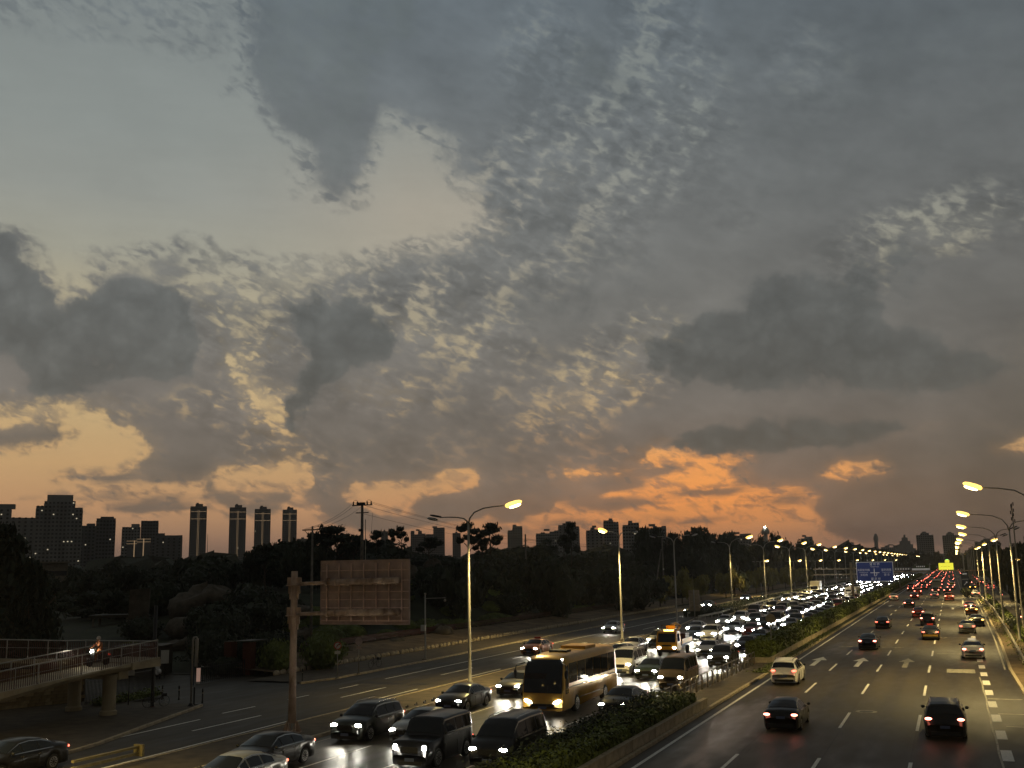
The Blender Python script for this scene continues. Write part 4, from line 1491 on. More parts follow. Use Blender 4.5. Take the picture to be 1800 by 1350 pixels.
def wheel_meshes(R_, w=.22):
    t = MB()
    prof = [(R_ * .62, -w / 2), (R_ * .93, -w / 2), (R_, -w / 2 + .03), (R_, w / 2 - .03), (R_ * .93, w / 2), (R_ * .62, w / 2)]
    rot = Matrix.Rotation(pi / 2, 3, 'Y')
    t.lathe(prof, 16, M=rot)
    r = MB()
    n = 10
    for k in range(n):
        a0, a1 = 2 * pi * k / n, 2 * pi * (k + .55) / n
        for (p0, p1) in ((a0, a1),):
            r.add([(w / 2 + .012, .06 * cos((p0 + p1) / 2) * .5, .06 * sin((p0 + p1) / 2) * .5), (w / 2 + .006, R_ * .64 * cos(p0), R_ * .64 * sin(p0)), (w / 2 + .006, R_ * .64 * cos(p1), R_ * .64 * sin(p1))], [(0, 1, 2)])
    ring = []
    for k in range(16):
        a = 2 * pi * k / 16
        ring += [(w / 2 + .004, R_ * .60 * cos(a), R_ * .60 * sin(a)), (w / 2 + .004, R_ * .70 * cos(a), R_ * .70 * sin(a))]
    r.add(ring, [(2 * k, 2 * k + 1, (2 * k + 3) % 32, (2 * k + 2) % 32) for k in range(16)])
    r2 = MB()
    r2.v = r.v + [(-x, y, z) for x, y, z in r.v]
    r2.f = r.f + [tuple(i + len(r.v) for i in reversed(f)) for f in r.f]
    return t.mesh('tyre', M['tyre'], False), r2.mesh('rim', M['rim'])


WHEEL = {}
LAMP_ME = {}


def lamp_lens(kind, w, h, dd, material):
    key = (kind, w, h, dd)
    if key not in LAMP_ME:
        b = MB().blob((0, 0, 0), (w / 2, dd / 2, h / 2), 1, 0.0, 10, 5)
        LAMP_ME[key] = b.mesh(kind, material, True)
    return LAMP_ME[key]


PROTO = {}


def car_proto(kind, lod):
    """Build a vehicle once; lod 0 = near with all parts, 1 = middle distance, 2 = far."""
    key = (kind, lod)
    if key in PROTO:
        return PROTO[key]
    d = CARS[kind]
    B = Body(d)
    L2, W2 = d['L'] / 2, d['W'] / 2
    parts = []   # name, mesh, location, children
    add = lambda n, me, loc=(0, 0, 0), ch=(), rot=None: parts.append((n, me, loc, ch, rot))
    add('body', B.mesh('body'))
    g0, g1, g2, g3 = d['gh']
    ws = B.patch(g2 + .04, g3 - .02, 6, 8, .06, .0, both=True).mesh('windscreen', M['glass'], True)
    add('windscreen', ws)
    rw = B.patch(d['rw'][0], d['rw'][1], 6, 8, .10, .0, both=True, ny=3).mesh('rear_window', M['glass'], True)
    add('rear_window', rw)
    if lod < 2:
        for a, b in d['side']:
            for sg in (1, -1):
                add('side_window', B.patch(a, b, 5, 5, .10, .86, sg, ny=3).mesh('side_window', M['glass'], True))
    else:
        for sg in (1, -1):
            add('side_window', B.patch(d['side'][0][0], d['side'][-1][1], 5, 5, .10, .86, sg, ny=2).mesh('side_window', M['glass'], True))
    if d['R'] not in WHEEL:
        WHEEL[d['R']] = wheel_meshes(d['R'])
    ty, rm = WHEEL[d['R']]
    for wy in d['wheels']:
        for sg in (1, -1):
            add('wheel', ty, (sg * (W2 - .125), wy, d['R']), (('rim', rm),) if lod == 0 else ())
    hz = {'sedan': .68, 'suv': .84, 'van': .84, 'minibus': .86, 'boxy': .92}[kind]
    hy = L2 - {'sedan': .13, 'suv': .12, 'van': .13, 'minibus': .10, 'boxy': .03}[kind]
    hw = (.20, .20) if kind == 'boxy' else (.34, .15)
    glare_scale = (1.15, 1.6, 1.9)[lod]  # lenses enlarged with distance to stand in for headlight glare
    hl = lamp_lens('headlight', hw[0] * glare_scale, hw[1] * glare_scale, .16, M['head'])
    for sg in (1, -1):
        add('headlight', hl, (sg * (W2 - .27), hy, hz))
    tz = {'sedan': .86, 'suv': .98, 'van': 1.15, 'minibus': 1.1, 'boxy': .82}[kind]
    tl = lamp_lens('taillight', .15 if kind in ('van', 'minibus') else .34, .34 if kind in ('van', 'minibus') else .13, .14, M['tail_dim'])
    for sg in (1, -1):
        add('taillight', tl, (sg * (W2 - .24), -L2 + .05, tz))
    if lod < 2:
        pl = MB().box((0, 0, 0), (.44, .015, .13)).mesh('number_plate', M['plate'])
        add('number_plate', pl, (0, L2 + .008, .42))
        add('number_plate', pl, (0, -L2 - .008, .62 if kind != 'sedan' else .72))
        mi = MB().blob((0, 0, 0), (.10, .07, .075), 2, 0, 8, 5).mesh('mirror', M['black_trim'], True)
        for sg in (1, -1):
            add('mirror', mi, (sg * (W2 + .08), g3 - .20, d['belt'] + .08))
    if lod == 0:
        gr = MB()
        for q in range(5):
            gr.box((0, 0, -.08 + q * .04), (.78, .02, .018))
        gr.box((0, -.01, 0), (.84, .015, .24))
        add('grille', gr.mesh('grille', M['black_trim']), (0, L2 + .006, hz - .10))
        lo_ = MB().box((0, 0, 0), (1.15, .02, .14)).mesh('air_intake', M['black_trim'])
        add('air_intake', lo_, (0, L2 + .004, .28))
        rb = MB().box((0, 0, 0), (1.3, .05, .16)).mesh('rear_bumper', M['black_trim'])
        add('rear_bumper', rb, (0, -L2 - .01, .33))
        dh = MB().box((0, 0, 0), (.025, .17, .03)).mesh('door_handle', M['chrome'])
        for sg in (1, -1):
            for yy in (-.55, .35):
                add('door_handle', dh, (sg * (W2 + .0), yy, d['belt'] - .13))
        seam = MB()
        for yy in (d['side'][0][1] + .04, d['side'][1][1] + .04, d['side'][-1][1] + .25):
            seam.box((0, yy, .62), (.012, .012, .56))
        sm_ = seam.mesh('door_seam', M['black_trim'])
        for sg in (1, -1):
            add('door_seam', sm_, (sg * (W2 + .001), 0, 0))
        for sg in (1, -1):
            tm = B.patch(d['side'][0][0] - .05, d['side'][-1][1] + .25, 5, 5, .88, .95, sg, off=.02, ny=5)
            tm2 = B.patch(d['side'][0][0] - .05, d['side'][-1][1] + .3, 5, 5, .0, .06, sg, off=.02, ny=5)
            add('window_trim', tm.mesh('window_trim', M['chrome']))
            add('waist_trim', tm2.mesh('waist_trim', M['chrome']))
        if kind in ('suv', 'van'):
            H = max(t[1] for t in d['tops'])
            xr = B.ring(-.4)[6][0] * .93
            rr = MB().tube([(0, g1 + .15, H - .06), (0, g1 + .35, H + .035), (0, g2 - .35, H + .015), (0, g2 - .1, H - .06)], .022, 6).mesh('roof_rail', M['chrome'], True)
            for sg in (1, -1):
                add('roof_rail', rr, (sg * xr, 0, 0))
        if kind == 'boxy':
            sp = MB().lathe([(.38, 0), (.38, .2), (.3, .24)], 16, M=Matrix.Rotation(pi / 2, 3, 'X')).mesh('spare_wheel', M['black_trim'], True)
            add('spare_wheel', sp, (0, -L2 + .02, .98))
    PROTO[key] = parts
    return parts


def vehicle(kind, x, y, heading, colour, label, name='car', cat='car', group=None, lod=0, lights='head', head=None, tail=None, extra=None, dz=0.0):
    """heading 0 drives away (+Y), pi comes towards the footbridge; (x, y) is the end of the car that faces the footbridge."""
    d = CARS[kind]
    cy = y + d['L'] / 2
    root = thing(name, label, cat, (x, cy, 0.004 + dz), heading, group)
    for n, me, loc, ch, rot in car_proto(kind, lod):
        o = link(n, me, root, loc)
        if n == 'body':
            o.material_slots[0].link = 'OBJECT'
            o.material_slots[0].material = PAINT[colour]
        elif n == 'headlight':
            m_ = (head or M['head']) if lights != 'off' and abs(heading) > 1 else M['lamp_off']
            o.material_slots[0].link = 'OBJECT'
            o.material_slots[0].material = m_
        elif n == 'taillight':
            o.material_slots[0].link = 'OBJECT'
            o.material_slots[0].material = tail or M['tail']
        for cn, cm in ch:
            link(cn, cm, o)
    return root


def beam(root, kind, power, col=(1.0, 0.93, 0.76)):
    """The pair of dipped beams as one lamp on the nose."""
    d = CARS[kind]
    ld = bpy.data.lights.new('dipped_beam', 'SPOT')
    ld.energy = power
    ld.color = col
    ld.spot_size = R(74)
    ld.spot_blend = 0.75
    ld.shadow_soft_size = 0.12
    lo = bpy.data.objects.new('dipped_beam', ld)
    COL.objects.link(lo)
    lo.parent = root
    lo.location = (0, d['L'] / 2 + .12, .72)
    lo.rotation_euler = (R(90 - 9), 0, 0)


def roof_sign(root, kind, lit=True):
    H = max(t[1] for t in CARS[kind]['tops'])
    MB().box((0, 0, .08), (.62, .16, .15)).obj('roof_sign', M['win_lit'] if lit else M['sign_red'], root, loc=(0, -.15, H + .01))


# --- the queue coming towards the footbridge (front bumper at x, y)
QUEUE = 'cars queueing towards the footbridge'
near_queue = [
    ('suv', -28.4, 46.9, 'olive black', 'olive black suv with chrome roof rails leading the lane beside the steel gantry post', None),
    ('sedan', -25.3, 47.2, 'silver', 'pale silver sedan half hidden between the olive suv and the boxy black off-roader', None),
    ('boxy', -22.0, 41.6, 'black', 'black boxy off-roader with upright windscreen and round headlights', None),
    ('van', -18.75, 42.4, 'black', 'black people carrier rounding the end of the near hedge at the bottom of the picture', None),
    ('sedan', -28.2, 58.1, 'black', 'black sedan next to the foot of the nearest lamp post', None),
    ('sedan', -27.7, 66.1, 'dark grey', 'dark grey hatch-nosed sedan just left of the golden coach', None),
    ('sedan', -18.3, 58.9, 'black', 'black sedan between the golden coach and the near hedge', None),
    ('van', -24.5, 81.0, 'white', 'white people carrier right behind the golden coach', None),
    ('sedan', -21.6, 78.0, 'dark green', 'dark green sedan beside the brown minibus', None),
    ('minibus', -18.3, 72.3, 'brown', 'brown minibus with a windscreen sticker above the near hedge end', None),
    ('suv', -18.4, 88.8, 'dark grey', 'dark grey suv at the corner of the long median hedge', None),
    ('sedan', -21.4, 97.7, 'white', 'white sedan half hidden behind the dark grey suv', None),
    ('sedan', -28.3, 92.3, 'white', 'white sedan whose roof shows above the rear of the golden coach', None),
    ('sedan', -29.6, 100.8, 'white', 'white sedan tucked in behind another white sedan left of the orange crane truck', None),
    ('suv', -28.9, 108.6, 'grey', 'grey suv just left of the orange crane truck', None),
    ('sedan', -28.2, 38.0, 'black', 'black sedan at the bottom edge left of the olive suv, its rear lamps catching light', None),
]
for kind, x, y, colr, lab, _ in near_queue:
    r = vehicle(kind, x, y, pi, colr, lab, name={'suv': 'suv', 'van': 'people_carrier', 'minibus': 'minibus', 'boxy': 'off_roader'}.get(kind, 'sedan'),
                cat={'minibus': 'minibus', 'van': 'people carrier'}.get(kind, 'car'), group=QUEUE, lod=0)
    beam(r, kind, 190)
r = vehicle('sedan', -26.4, 33.2, pi, 'silver', 'pale sedan of which only the roof shows at the bottom edge', name='sedan', group=QUEUE, lod=0)
beam(r, 'sedan', 190)

mid_queue = [('suv', -25.5, 118.3, 'white'), ('sedan', -30.0, 130.9, 'white'), ('sedan', -27.6, 119.6, 'dark blue'), ('sedan', -29.6, 147.0, 'white'),
             ('sedan', -25.1, 130.2, 'silver'), ('suv', -28.6, 153.4, 'white'), ('sedan', -22.6, 127.1, 'red'), ('sedan', -19.6, 114.8, 'dark blue'),
             ('suv', -25.6, 148.0, 'dark grey'), ('sedan', -28.8, 164.0, 'red'), ('sedan', -19.6, 138.8, 'grey'), ('sedan', -19.0, 104.0, 'black')]
words = {'white': 'white', 'dark blue': 'dark blue', 'silver': 'silver', 'red': 'reddish', 'dark grey': 'dark grey', 'grey': 'grey', 'black': 'black'}
mids = ['white suv with bright lamps behind the orange crane truck', 'white sedan in the outer lane left of the bluish dark sedan', 'bluish dark sedan right behind the crane truck bed',
        'white sedan in the outer lane, third behind the crane truck', 'silver sedan facing forward in the middle of the glare', 'white suv high up beside the green light reflection',
        'reddish sedan between silver sedan and the long hedge', 'dark blue sedan partly behind the start of the long hedge', 'dark grey suv with paired white lamps above the reddish sedan',
        'small reddish sedan in the outer lane below the fourth lamp post', 'grey sedan beside the round sign above the hedge', 'black sedan whose one lamp peers past the hedge corner']
rndq = random.Random(21)
for (kind, x, y, colr), lab in zip(mid_queue, mids):
    r = vehicle(kind, x, y, pi, colr, lab, name='suv' if kind == 'suv' else 'sedan', group=QUEUE, lod=1, head=M['head_cool'] if rndq.random() < .25 else None)
    beam(r, kind, 420)
cols = ['white', 'black', 'silver', 'grey', 'black', 'dark grey', 'dark blue', 'black', 'brown', 'red', 'dark grey']
lanes = [(-19.5, 146), (-22.9, 138), (-26.3, 158), (-29.6, 172), (-33.2, 232)]
rows = [[], [], [], [], []]
for li, (x0, y0) in enumerate(lanes):
    y = y0
    k = 0
    while y < 640:
        kind = rndq.choice(['sedan', 'sedan', 'sedan', 'suv', 'suv', 'van'])
        colr = rndq.choice(cols)
        where = ['beside the long hedge', 'second lane from the hedge', 'third lane from the hedge', 'fourth lane from the hedge', 'in the slip lane'][li]
        lab = '%s %s, lamps on, %s of the far queue %s' % (colr, {'sedan': 'sedan', 'suv': 'suv', 'van': 'van'}[kind], ordinal(k), where)
        r = vehicle(kind, x0 + rndq.uniform(-.35, .35), y, pi, colr, lab, name={'sedan': 'sedan', 'suv': 'suv', 'van': 'people_carrier'}[kind], group=QUEUE, lod=1 if y < 200 else 2,
                    head=M['head_cool'] if rndq.random() < .3 else M['head'])
        if y < 330 and k % 2 == 0:
            beam(r, kind, 800)
        k += 1
        y += CARS[kind]['L'] + rndq.uniform(1.5, 4.5) + max(0.0, y - 165) * rndq.uniform(.032, .07)
# on the service road
SV = 'cars on the service road'
r = vehicle('sedan', -38.4, 97.1, pi, 'orange', 'orange taxi with a roof sign driving on the service road', name='taxi', cat='taxi', group=SV, lod=0)
roof_sign(r, 'sedan', False)
beam(r, 'sedan', 150)
r = vehicle('sedan', -40.7, 130.3, pi, 'silver', 'silver sedan with bright lamps on the service road by the park', name='sedan', group=SV, lod=0)
beam(r, 'sedan', 260)
vehicle('sedan', -38.2, 33.4, pi, 'black', 'black sedan at the bottom left corner on the service road with one red rear lamp', name='sedan', group=SV, lod=0)
for x, y, lab in ((-44.0, 245, 'dark sedan with lit lamps far along the service road under the trees'), (-44.2, 205, 'dark sedan on the service road beyond the notice board')):
    vehicle('sedan', x, y, pi, 'dark blue', lab, group=SV, lod=1, name='sedan')

# --- cars driving away on the highway (rear bumper at x, y)
AW = 'cars driving away on the highway'
away = [
    ('sedan', -8.6, 56.1, 'black', 'black sedan with amber-edged rear lamps in the second lane, nearest on that side', 0, 'brake'),
    ('suv', -11.45, 77.2, 'white', 'white suv with dark rear window in the lane beside the median', 0, 'tail'),
    ('suv', -0.9, 55.6, 'black', 'black suv with glowing rear lamps in the right lane, nearest of all cars driving away', 0, 'brake'),
    ('sedan', -8.1, 109.2, 'dark blue', 'dark sedan with red lamps and lit plate just past the painted arrows', 0, 'brake'),
    ('sedan', -8.7, 143.5, 'black', 'dark sedan alone in the second lane beyond the painted arrows', 1, 'tail'),
    ('suv', -3.5, 150.5, 'dark grey', 'dark suv directly ahead of the yellow taxi', 1, 'brake'),
    ('sedan', -5.2, 172.0, 'red', 'red sedan ahead and left of the dark suv', 1, 'brake'),
    ('sedan', 1.1, 135.0, 'silver', 'silver sedan over the painted blocks, second from the white taxi', 0, 'tail'),
    ('sedan', 2.4, 149.5, 'dark grey', 'dark sedan with a flashing amber lamp ahead of the silver sedan', 1, 'amber'),
    ('sedan', 2.3, 195.5, 'red', 'reddish sedan at the head of the cars over the painted blocks', 1, 'brake'),
    ('sedan', -7.8, 208.7, 'black', 'small black sedan beyond the red one, left lane', 1, 'brake'),
    ('sedan', -12.2, 246.0, 'white', 'pale sedan hugging the median far off', 1, 'tail'),
    ('sedan', -8.1, 251.1, 'red', 'red sedan with a full-width lit lamp bar', 1, 'brake'),
    ('suv', -8.3, 284.0, 'red', 'red suv with a full-width lamp bar, next one up', 1, 'brake'),
    ('sedan', -4.1, 258.0, 'white', 'white sedan in the third lane behind a red lamp bar', 1, 'tail'),
    ('suv', -4.3, 293.0, 'dark grey', 'dark suv with a red lamp bar ahead of the white sedan', 1, 'brake'),
    ('suv', -1.0, 243.0, 'red', 'red suv in the right lane near the gore', 1, 'brake'),
    ('sedan', -1.6, 298.0, 'black', 'black sedan ahead of the red suv in the right lane', 1, 'brake'),
    ('sedan', 4.6, 268.0, 'white', 'whitish sedan on the exit road just past the gore', 1, 'tail'),
    ('sedan', 5.0, 328.0, 'black', 'dark sedan on the exit road beyond the gore', 1, 'amber'),
    ('suv', 6.6, 351.0, 'red', 'dark red suv on the exit road with a lit lamp bar', 1, 'brake'),
]
TAILS = {'tail': M['tail'], 'brake': M['brake'], 'amber': M['amber']}
for kind, x, y, colr, lab, lod, tl in away:
    vehicle(kind, x, y, 0.0, colr, lab, name='suv' if kind == 'suv' else 'sedan', group=AW, lod=lod, tail=TAILS[tl])
r = vehicle('sedan', -2.7, 123.5, 0.0, 'black', 'two-tone yellow and dark taxi with a roof sign in the third lane', name='taxi', cat='taxi', group=AW, lod=0, tail=M['tail'])
roof_sign(r, 'sedan', False)
band = MB().add(*[[(sg * .935, yy, zz) for sg in (1,) for yy in (-1.0, 1.0) for zz in (.35, .62)], [(0, 1, 3, 2)]])
for sg in (1, -1):
    MB().box((0, 0, 0), (.012, 1.9, .26)).obj('yellow_panel', PAINT['yellow'], r, loc=(sg * .921, 0, .47))
MB().box((0, 0, 0), (1.5, .02, .22)).obj('yellow_panel', PAINT['yellow'], r, loc=(0, -2.385, .50))
r = vehicle('sedan', 1.1, 100.5, 0.0, 'white', 'white taxi with a lit roof sign over the painted blocks', name='taxi', cat='taxi', group=AW, lod=0, tail=M['brake'])
roof_sign(r, 'sedan')
r = vehicle('sedan', 2.3, 180.5, 0.0, 'orange', 'orange and white taxi over the painted blocks with amber lamp', name='taxi', cat='taxi', group=AW, lod=1, tail=M['amber'])
roof_sign(r, 'sedan')
for li, (x0, y0) in enumerate(((-11.4, 318), (-7.8, 330), (-4.2, 350), (-0.6, 330), (5.2, 380), (9.6, 330))):
    y = y0
    k = 0
    while y < 1000:
        kind = rndq.choice(['sedan', 'sedan', 'suv', 'van'])
        colr = rndq.choice(cols)
        where = ['in the median lane', 'in the second lane', 'in the third lane', 'in the fourth lane', 'on the exit road', 'on the side road'][li]
        lab = '%s %s, red rear lamps, %s far car %s' % (colr, {'sedan': 'sedan', 'suv': 'suv', 'van': 'van'}[kind], ordinal(k), where)
        vehicle(kind, x0 + rndq.uniform(-.3, .3), y, 0.0, colr, lab, name={'sedan': 'sedan', 'suv': 'suv', 'van': 'people_carrier'}[kind], group='far cars driving away', lod=2,
                tail=rndq.choice([M['brake'], M['tail'], M['brake']]))
        k += 1
        y += CARS[kind]['L'] + rndq.uniform(5, 16) + (y - 300) * .02
vehicle('sedan', 9.4, 318, 0.0, 'white', 'white sedan alone on the dark side road right of the lamp posts', name='sedan', group='cars on the side road', lod=1)

# --- golden coach
x0, y0 = -22.3, 58.4
co = thing('coach', 'golden yellow touring coach with a big black windscreen in the middle of the queue', 'coach', (x0, y0, 0.004), 0.0)
CL, CW, CH = 10.8, 2.5, 3.35
cb = MB()
prof = [(0.0, .55, .96), (0.04, .95, .985), (.10, 1.6, 1.0), (.35, 2.6, 1.0), (.75, 3.08, 1.0), (1.4, 3.28, 1.0), (3, CH, 1.0), (8.5, CH, 1.0), (10.3, 3.28, .99), (10.7, 2.9, .97), (10.8, 2.0, .95)]
ysr = [p[0] for p in prof]
wys = (2.55, 8.1)
for wy in wys:
    for q in (-1, -.85, -.5, 0, .5, .85, 1):
        ysr.append(round(wy + q * .56, 3))
ysr = sorted(set(ysr))
for yy in ysr:
    zt = interp([(p[0], p[1]) for p in prof], yy)
    hw = CW / 2 * interp([(p[0], p[2]) for p in prof], yy)
    z1 = .32
    for wy in wys:
        q = .56 ** 2 - (yy - wy) ** 2
        if q > 0:
            z1 = max(z1, .48 + math.sqrt(q))
    r_ = [(0, .32), (hw * .8, .32), (hw * .97, max(z1 - .02, .32)), (hw, min(z1 + .02, zt - .05)), (hw, min(1.45, zt - .02) if z1 < 1.3 else z1 + .1), (hw * .985, max(min(zt - .32, 3.0), .5)), (hw * .88, zt - .06), (hw * .6, zt), (0, zt + .03)]
    full = r_ + [(-a, b) for a, b in reversed(r_[1:-1])]
    cb.v += [(a, yy, b) for a, b in full]
n_ = 16
for i in range(len(ysr) - 1):
    for k in range(n_):
        a, b = i * n_ + k, i * n_ + (k + 1) % n_
        cb.f.append((a, b, b + n_, a + n_))
cb.f.append(tuple(range(n_)))
cb.f.append(tuple(reversed(range((len(ysr) - 1) * n_, len(ysr) * n_))))
cb.obj('body', PAINT['gold'], co, smooth=True)
g = MB()
rows = [(.07, 1.28), (.20, 2.05), (.36, 2.62), (.62, 2.98), (.80, 3.10)]
for yy, zz in rows:
    for q in (-1, -.6, 0, .6, 1):
        g.v.append((q * 1.17 * (1 if zz < 2.9 else .93), yy - .035 - (.03 if abs(q) < .9 else -.03), zz))
for i in range(4):
    for k in range(4):
        a = i * 5 + k
        g.f.append((a, a + 1, a + 6, a + 5))
g.obj('windscreen', M['glass'], co, smooth=True)
for sg in (1, -1):
    for k in range(6):
        a, b = 1.15 + k * 1.52, 1.15 + k * 1.52 + 1.44
        w = MB()
        xx = CW / 2 + .014
        w.add([(sg * xx, a, 1.75), (sg * xx, b, 1.75), (sg * (xx - .012), b, 2.86), (sg * (xx - .012), a, 2.86)], [(0, 1, 2, 3)])
        w.obj('side_window', M['glass'], co)
    w = MB()
    w.add([(sg * (CW / 2 + .016), .45, 1.2), (sg * (CW / 2 + .016), 1.05, 1.2), (sg * (CW / 2 + .004), 1.05, 2.8), (sg * (CW / 2 + .004), .62, 2.7)], [(0, 1, 2, 3)])
    w.obj('door_window', M['glass'], co)
    MB().box((sg * (CW / 2 + .006), 5.6, 1.52), (.02, 9.4, .06)).obj('trim_strip', M['chrome'], co)
    MB().box((sg * (CW / 2 + .004), 5.3, .78), (.014, 4.6, .03)).obj('trim_strip', M['black_trim'], co)
    ms = MB().tube([(sg * 1.15, .3, 2.95), (sg * 1.5, -.12, 2.85), (sg * 1.56, -.2, 2.6)], .03, 6)
    ms.obj('mirror_arm', M['black_trim'], co)
    MB().blob((sg * 1.56, -.2, 2.35), (.11, .09, .26), 1, 0).obj('mirror', M['black_trim'], co, smooth=True)
    MB().blob((0, 0, 0), (.27, .11, .10), 1, 0).obj('headlight', M['head_soft'], co, smooth=True, loc=(sg * .88, .04, .80)).rotation_euler = (0, -sg * .35, 0)
    MB().blob((sg * 1.02, .68, 3.12), (.07, .05, .045), 1, 0).obj('marker_lamp', M['head_soft'], co, smooth=True)
    for wy in wys:
        if .48 not in WHEEL:
            WHEEL[.48] = wheel_meshes(.48, .3)
        o = link('wheel', WHEEL[.48][0], co, (sg * 1.10, wy, .48))
        link('rim', WHEEL[.48][1], o)
MB().box((0, -.012, .62), (1.5, .03, .14)).obj('grille', M['black_trim'], co)
MB().box((0, -.02, .47), (.5, .02, .14)).obj('number_plate', M['plate'], co)
MB().box((0, 3.2, CH + .05), (1.1, .9, .12)).obj('roof_hatch', M['black_trim'], co)
MB().box((0, 6.6, CH + .08), (1.6, 2.1, .2)).obj('roof_unit', PAINT['gold'], co)
MB().box((-.5, .05, 1.35), (.5, .02, .04)).obj('wiper', M['black_trim'], co)
for wz in (0,):
    lo = bpy.data.lights.new('dipped_beam', 'SPOT')
    lo.energy, lo.color, lo.spot_size, lo.spot_blend, lo.shadow_soft_size = 260, (1, .93, .76), R(74), .75, .12
    ob = bpy.data.objects.new('dipped_beam', lo)
    COL.objects.link(ob)
    ob.parent = co
    ob.location = (0, -.1, .8)
    ob.rotation_euler = (R(90 - 9), 0, pi)

# --- orange crane truck
tr = thing('crane_truck', 'orange road maintenance truck with a folded crane on its flat bed', 'truck', (-25.1, 98.4, 0.004), 0.0)
ty_ = PAINT['truck yellow']
cabp = [(0, .55), (0, 1.25), (.28, 2.15), (.42, 2.28), (1.7, 2.28), (1.75, .55)]
cab = MB()
for sg in (-1, 1):
    for (yy, zz) in cabp:
        cab.v.append((sg * (1.0 if zz < 1.4 else .92), yy, zz))
q = len(cabp)
cab.f.append(tuple(range(q)))
cab.f.append(tuple(reversed(range(q, 2 * q))))
for k in range(q):
    cab.f.append((k, k + q, (k + 1) % q + q, (k + 1) % q))
cab.obj('cab', ty_, tr)
MB().add([(-.84, .03 - .015, 1.32), (.84, .03 - .015, 1.32), (.80, .25, 2.1), (-.80, .25, 2.1)], [(0, 1, 2, 3)]).obj('windscreen', M['glass'], tr)
for sg in (1, -1):
    MB().add([(sg * 1.0, .3, 1.35), (sg * 1.0, 1.2, 1.35), (sg * .935, 1.2, 2.05), (sg * .94, .5, 2.05)], [(0, 1, 2, 3)]).obj('side_window', M['glass'], tr)
    MB().blob((sg * .72, 0, .82), (.17, .06, .11), 1, 0).obj('headlight', M['head_soft'], tr, smooth=True)
    MB().box((sg * 1.12, .25, 1.65), (.12, .06, .36)).obj('mirror', M['black_trim'], tr)
    for wy in (.85, 4.6):
        o = link('wheel', WHEEL[.40][0] if .40 in WHEEL else WHEEL[.37][0], tr, (sg * .86, wy, .40))
MB().box((0, -.02, .52), (1.9, .12, .22)).obj('bumper', M['black_trim'], tr)
MB().box((0, -.03, 1.02), (.9, .02, .12)).obj('grille', M['black_trim'], tr)
MB().box((0, 3.9, .98), (2.05, 4.2, .16)).box((0, 3.9, .72), (.7, 4.4, .3)).obj('flat_bed', M['black_trim'], tr)
for sg in (1, -1):
    MB().box((sg * 1.03, 3.95, 1.28), (.05, 4.2, .42)).obj('side_board', ty_, tr)
cr = MB()
cr.box((0, 2.15, 1.75), (.5, .5, 1.5)).box((0, 2.15, 2.6), (.9, .6, .3))
cr.tube([(0, 2.15, 2.7), (0, 3.6, 2.85), (.1, 5.3, 2.5)], [.17, .15, .12], 6)
cr.tube([(.1, 5.2, 2.45), (.2, 3.4, 2.1), (.2, 2.9, 1.6)], [.11, .10, .09], 6)
cr.obj('crane', ty_, tr)
MB().box((.3, 4.4, 1.55), (1.3, 1.6, .7)).obj('tool_box', M['red_metal'], tr)
MB().box((0, 1.0, 2.34), (.9, .2, .12)).obj('beacon_bar', M['amber'], tr)
hoop = MB().tube([(-.9, 1.9, 2.3), (-.9, 1.9, 2.75), (.9, 1.9, 2.75), (.9, 1.9, 2.3)], .04, 6)
hoop.obj('guard_hoop', M['black_trim'], tr)

# --- white bus on the highway and one in the queue, pale box truck in the queue


def box_bus(label, x, y, heading, paint, L=10.5, H=3.0, lit=False, name='bus', cat='bus'):
    root = thing(name, label, cat, (x, y, 0.004), heading)
    poly = [(0, .4), (0, 2.0), (.18, H - .12), (.4, H), (L - .3, H), (L - .08, H - .15), (L, 2.0), (L, .4)]
    b = MB()
    for sg in (-1, 1):
        for yy, zz in poly:
            b.v.append((sg * (1.24 if zz < H - .2 else 1.14), yy, zz))
    q_ = len(poly)
    b.f.append(tuple(range(q_)))
    b.f.append(tuple(reversed(range(q_, 2 * q_))))
    for k in range(q_):
        b.f.append((k, k + q_, (k + 1) % q_ + q_, (k + 1) % q_))
    b.obj('body', paint, root)
    MB().add([(-1.0, -.012, 1.75), (1.0, -.012, 1.75), (.92, .09, H - .45), (-.92, .09, H - .45)], [(0, 1, 2, 3)]).obj('end_window', M['glass'], root)
    for sg in (1, -1):
        for k in range(5):
            a = .8 + k * 1.85
            MB().add([(sg * 1.252, a, 1.6), (sg * 1.252, a + 1.7, 1.6), (sg * 1.252, a + 1.7, 2.5), (sg * 1.252, a, 2.5)], [(0, 1, 2, 3)]).obj('side_window', M['glass'], root)
        MB().blob((sg * 1.0, 0, .8), (.12, .05, .12), 1, 0).obj('headlight' if lit else 'taillight', M['head'] if lit else M['tail'], root, smooth=True)
        for wy in (2.3, 7.8):
            link('wheel', WHEEL[.48][0], root, (sg * 1.08, wy, .48))
    MB().box((0, -.02, .55), (2.2, .06, .3)).obj('bumper', M['black_trim'], root)
    return root


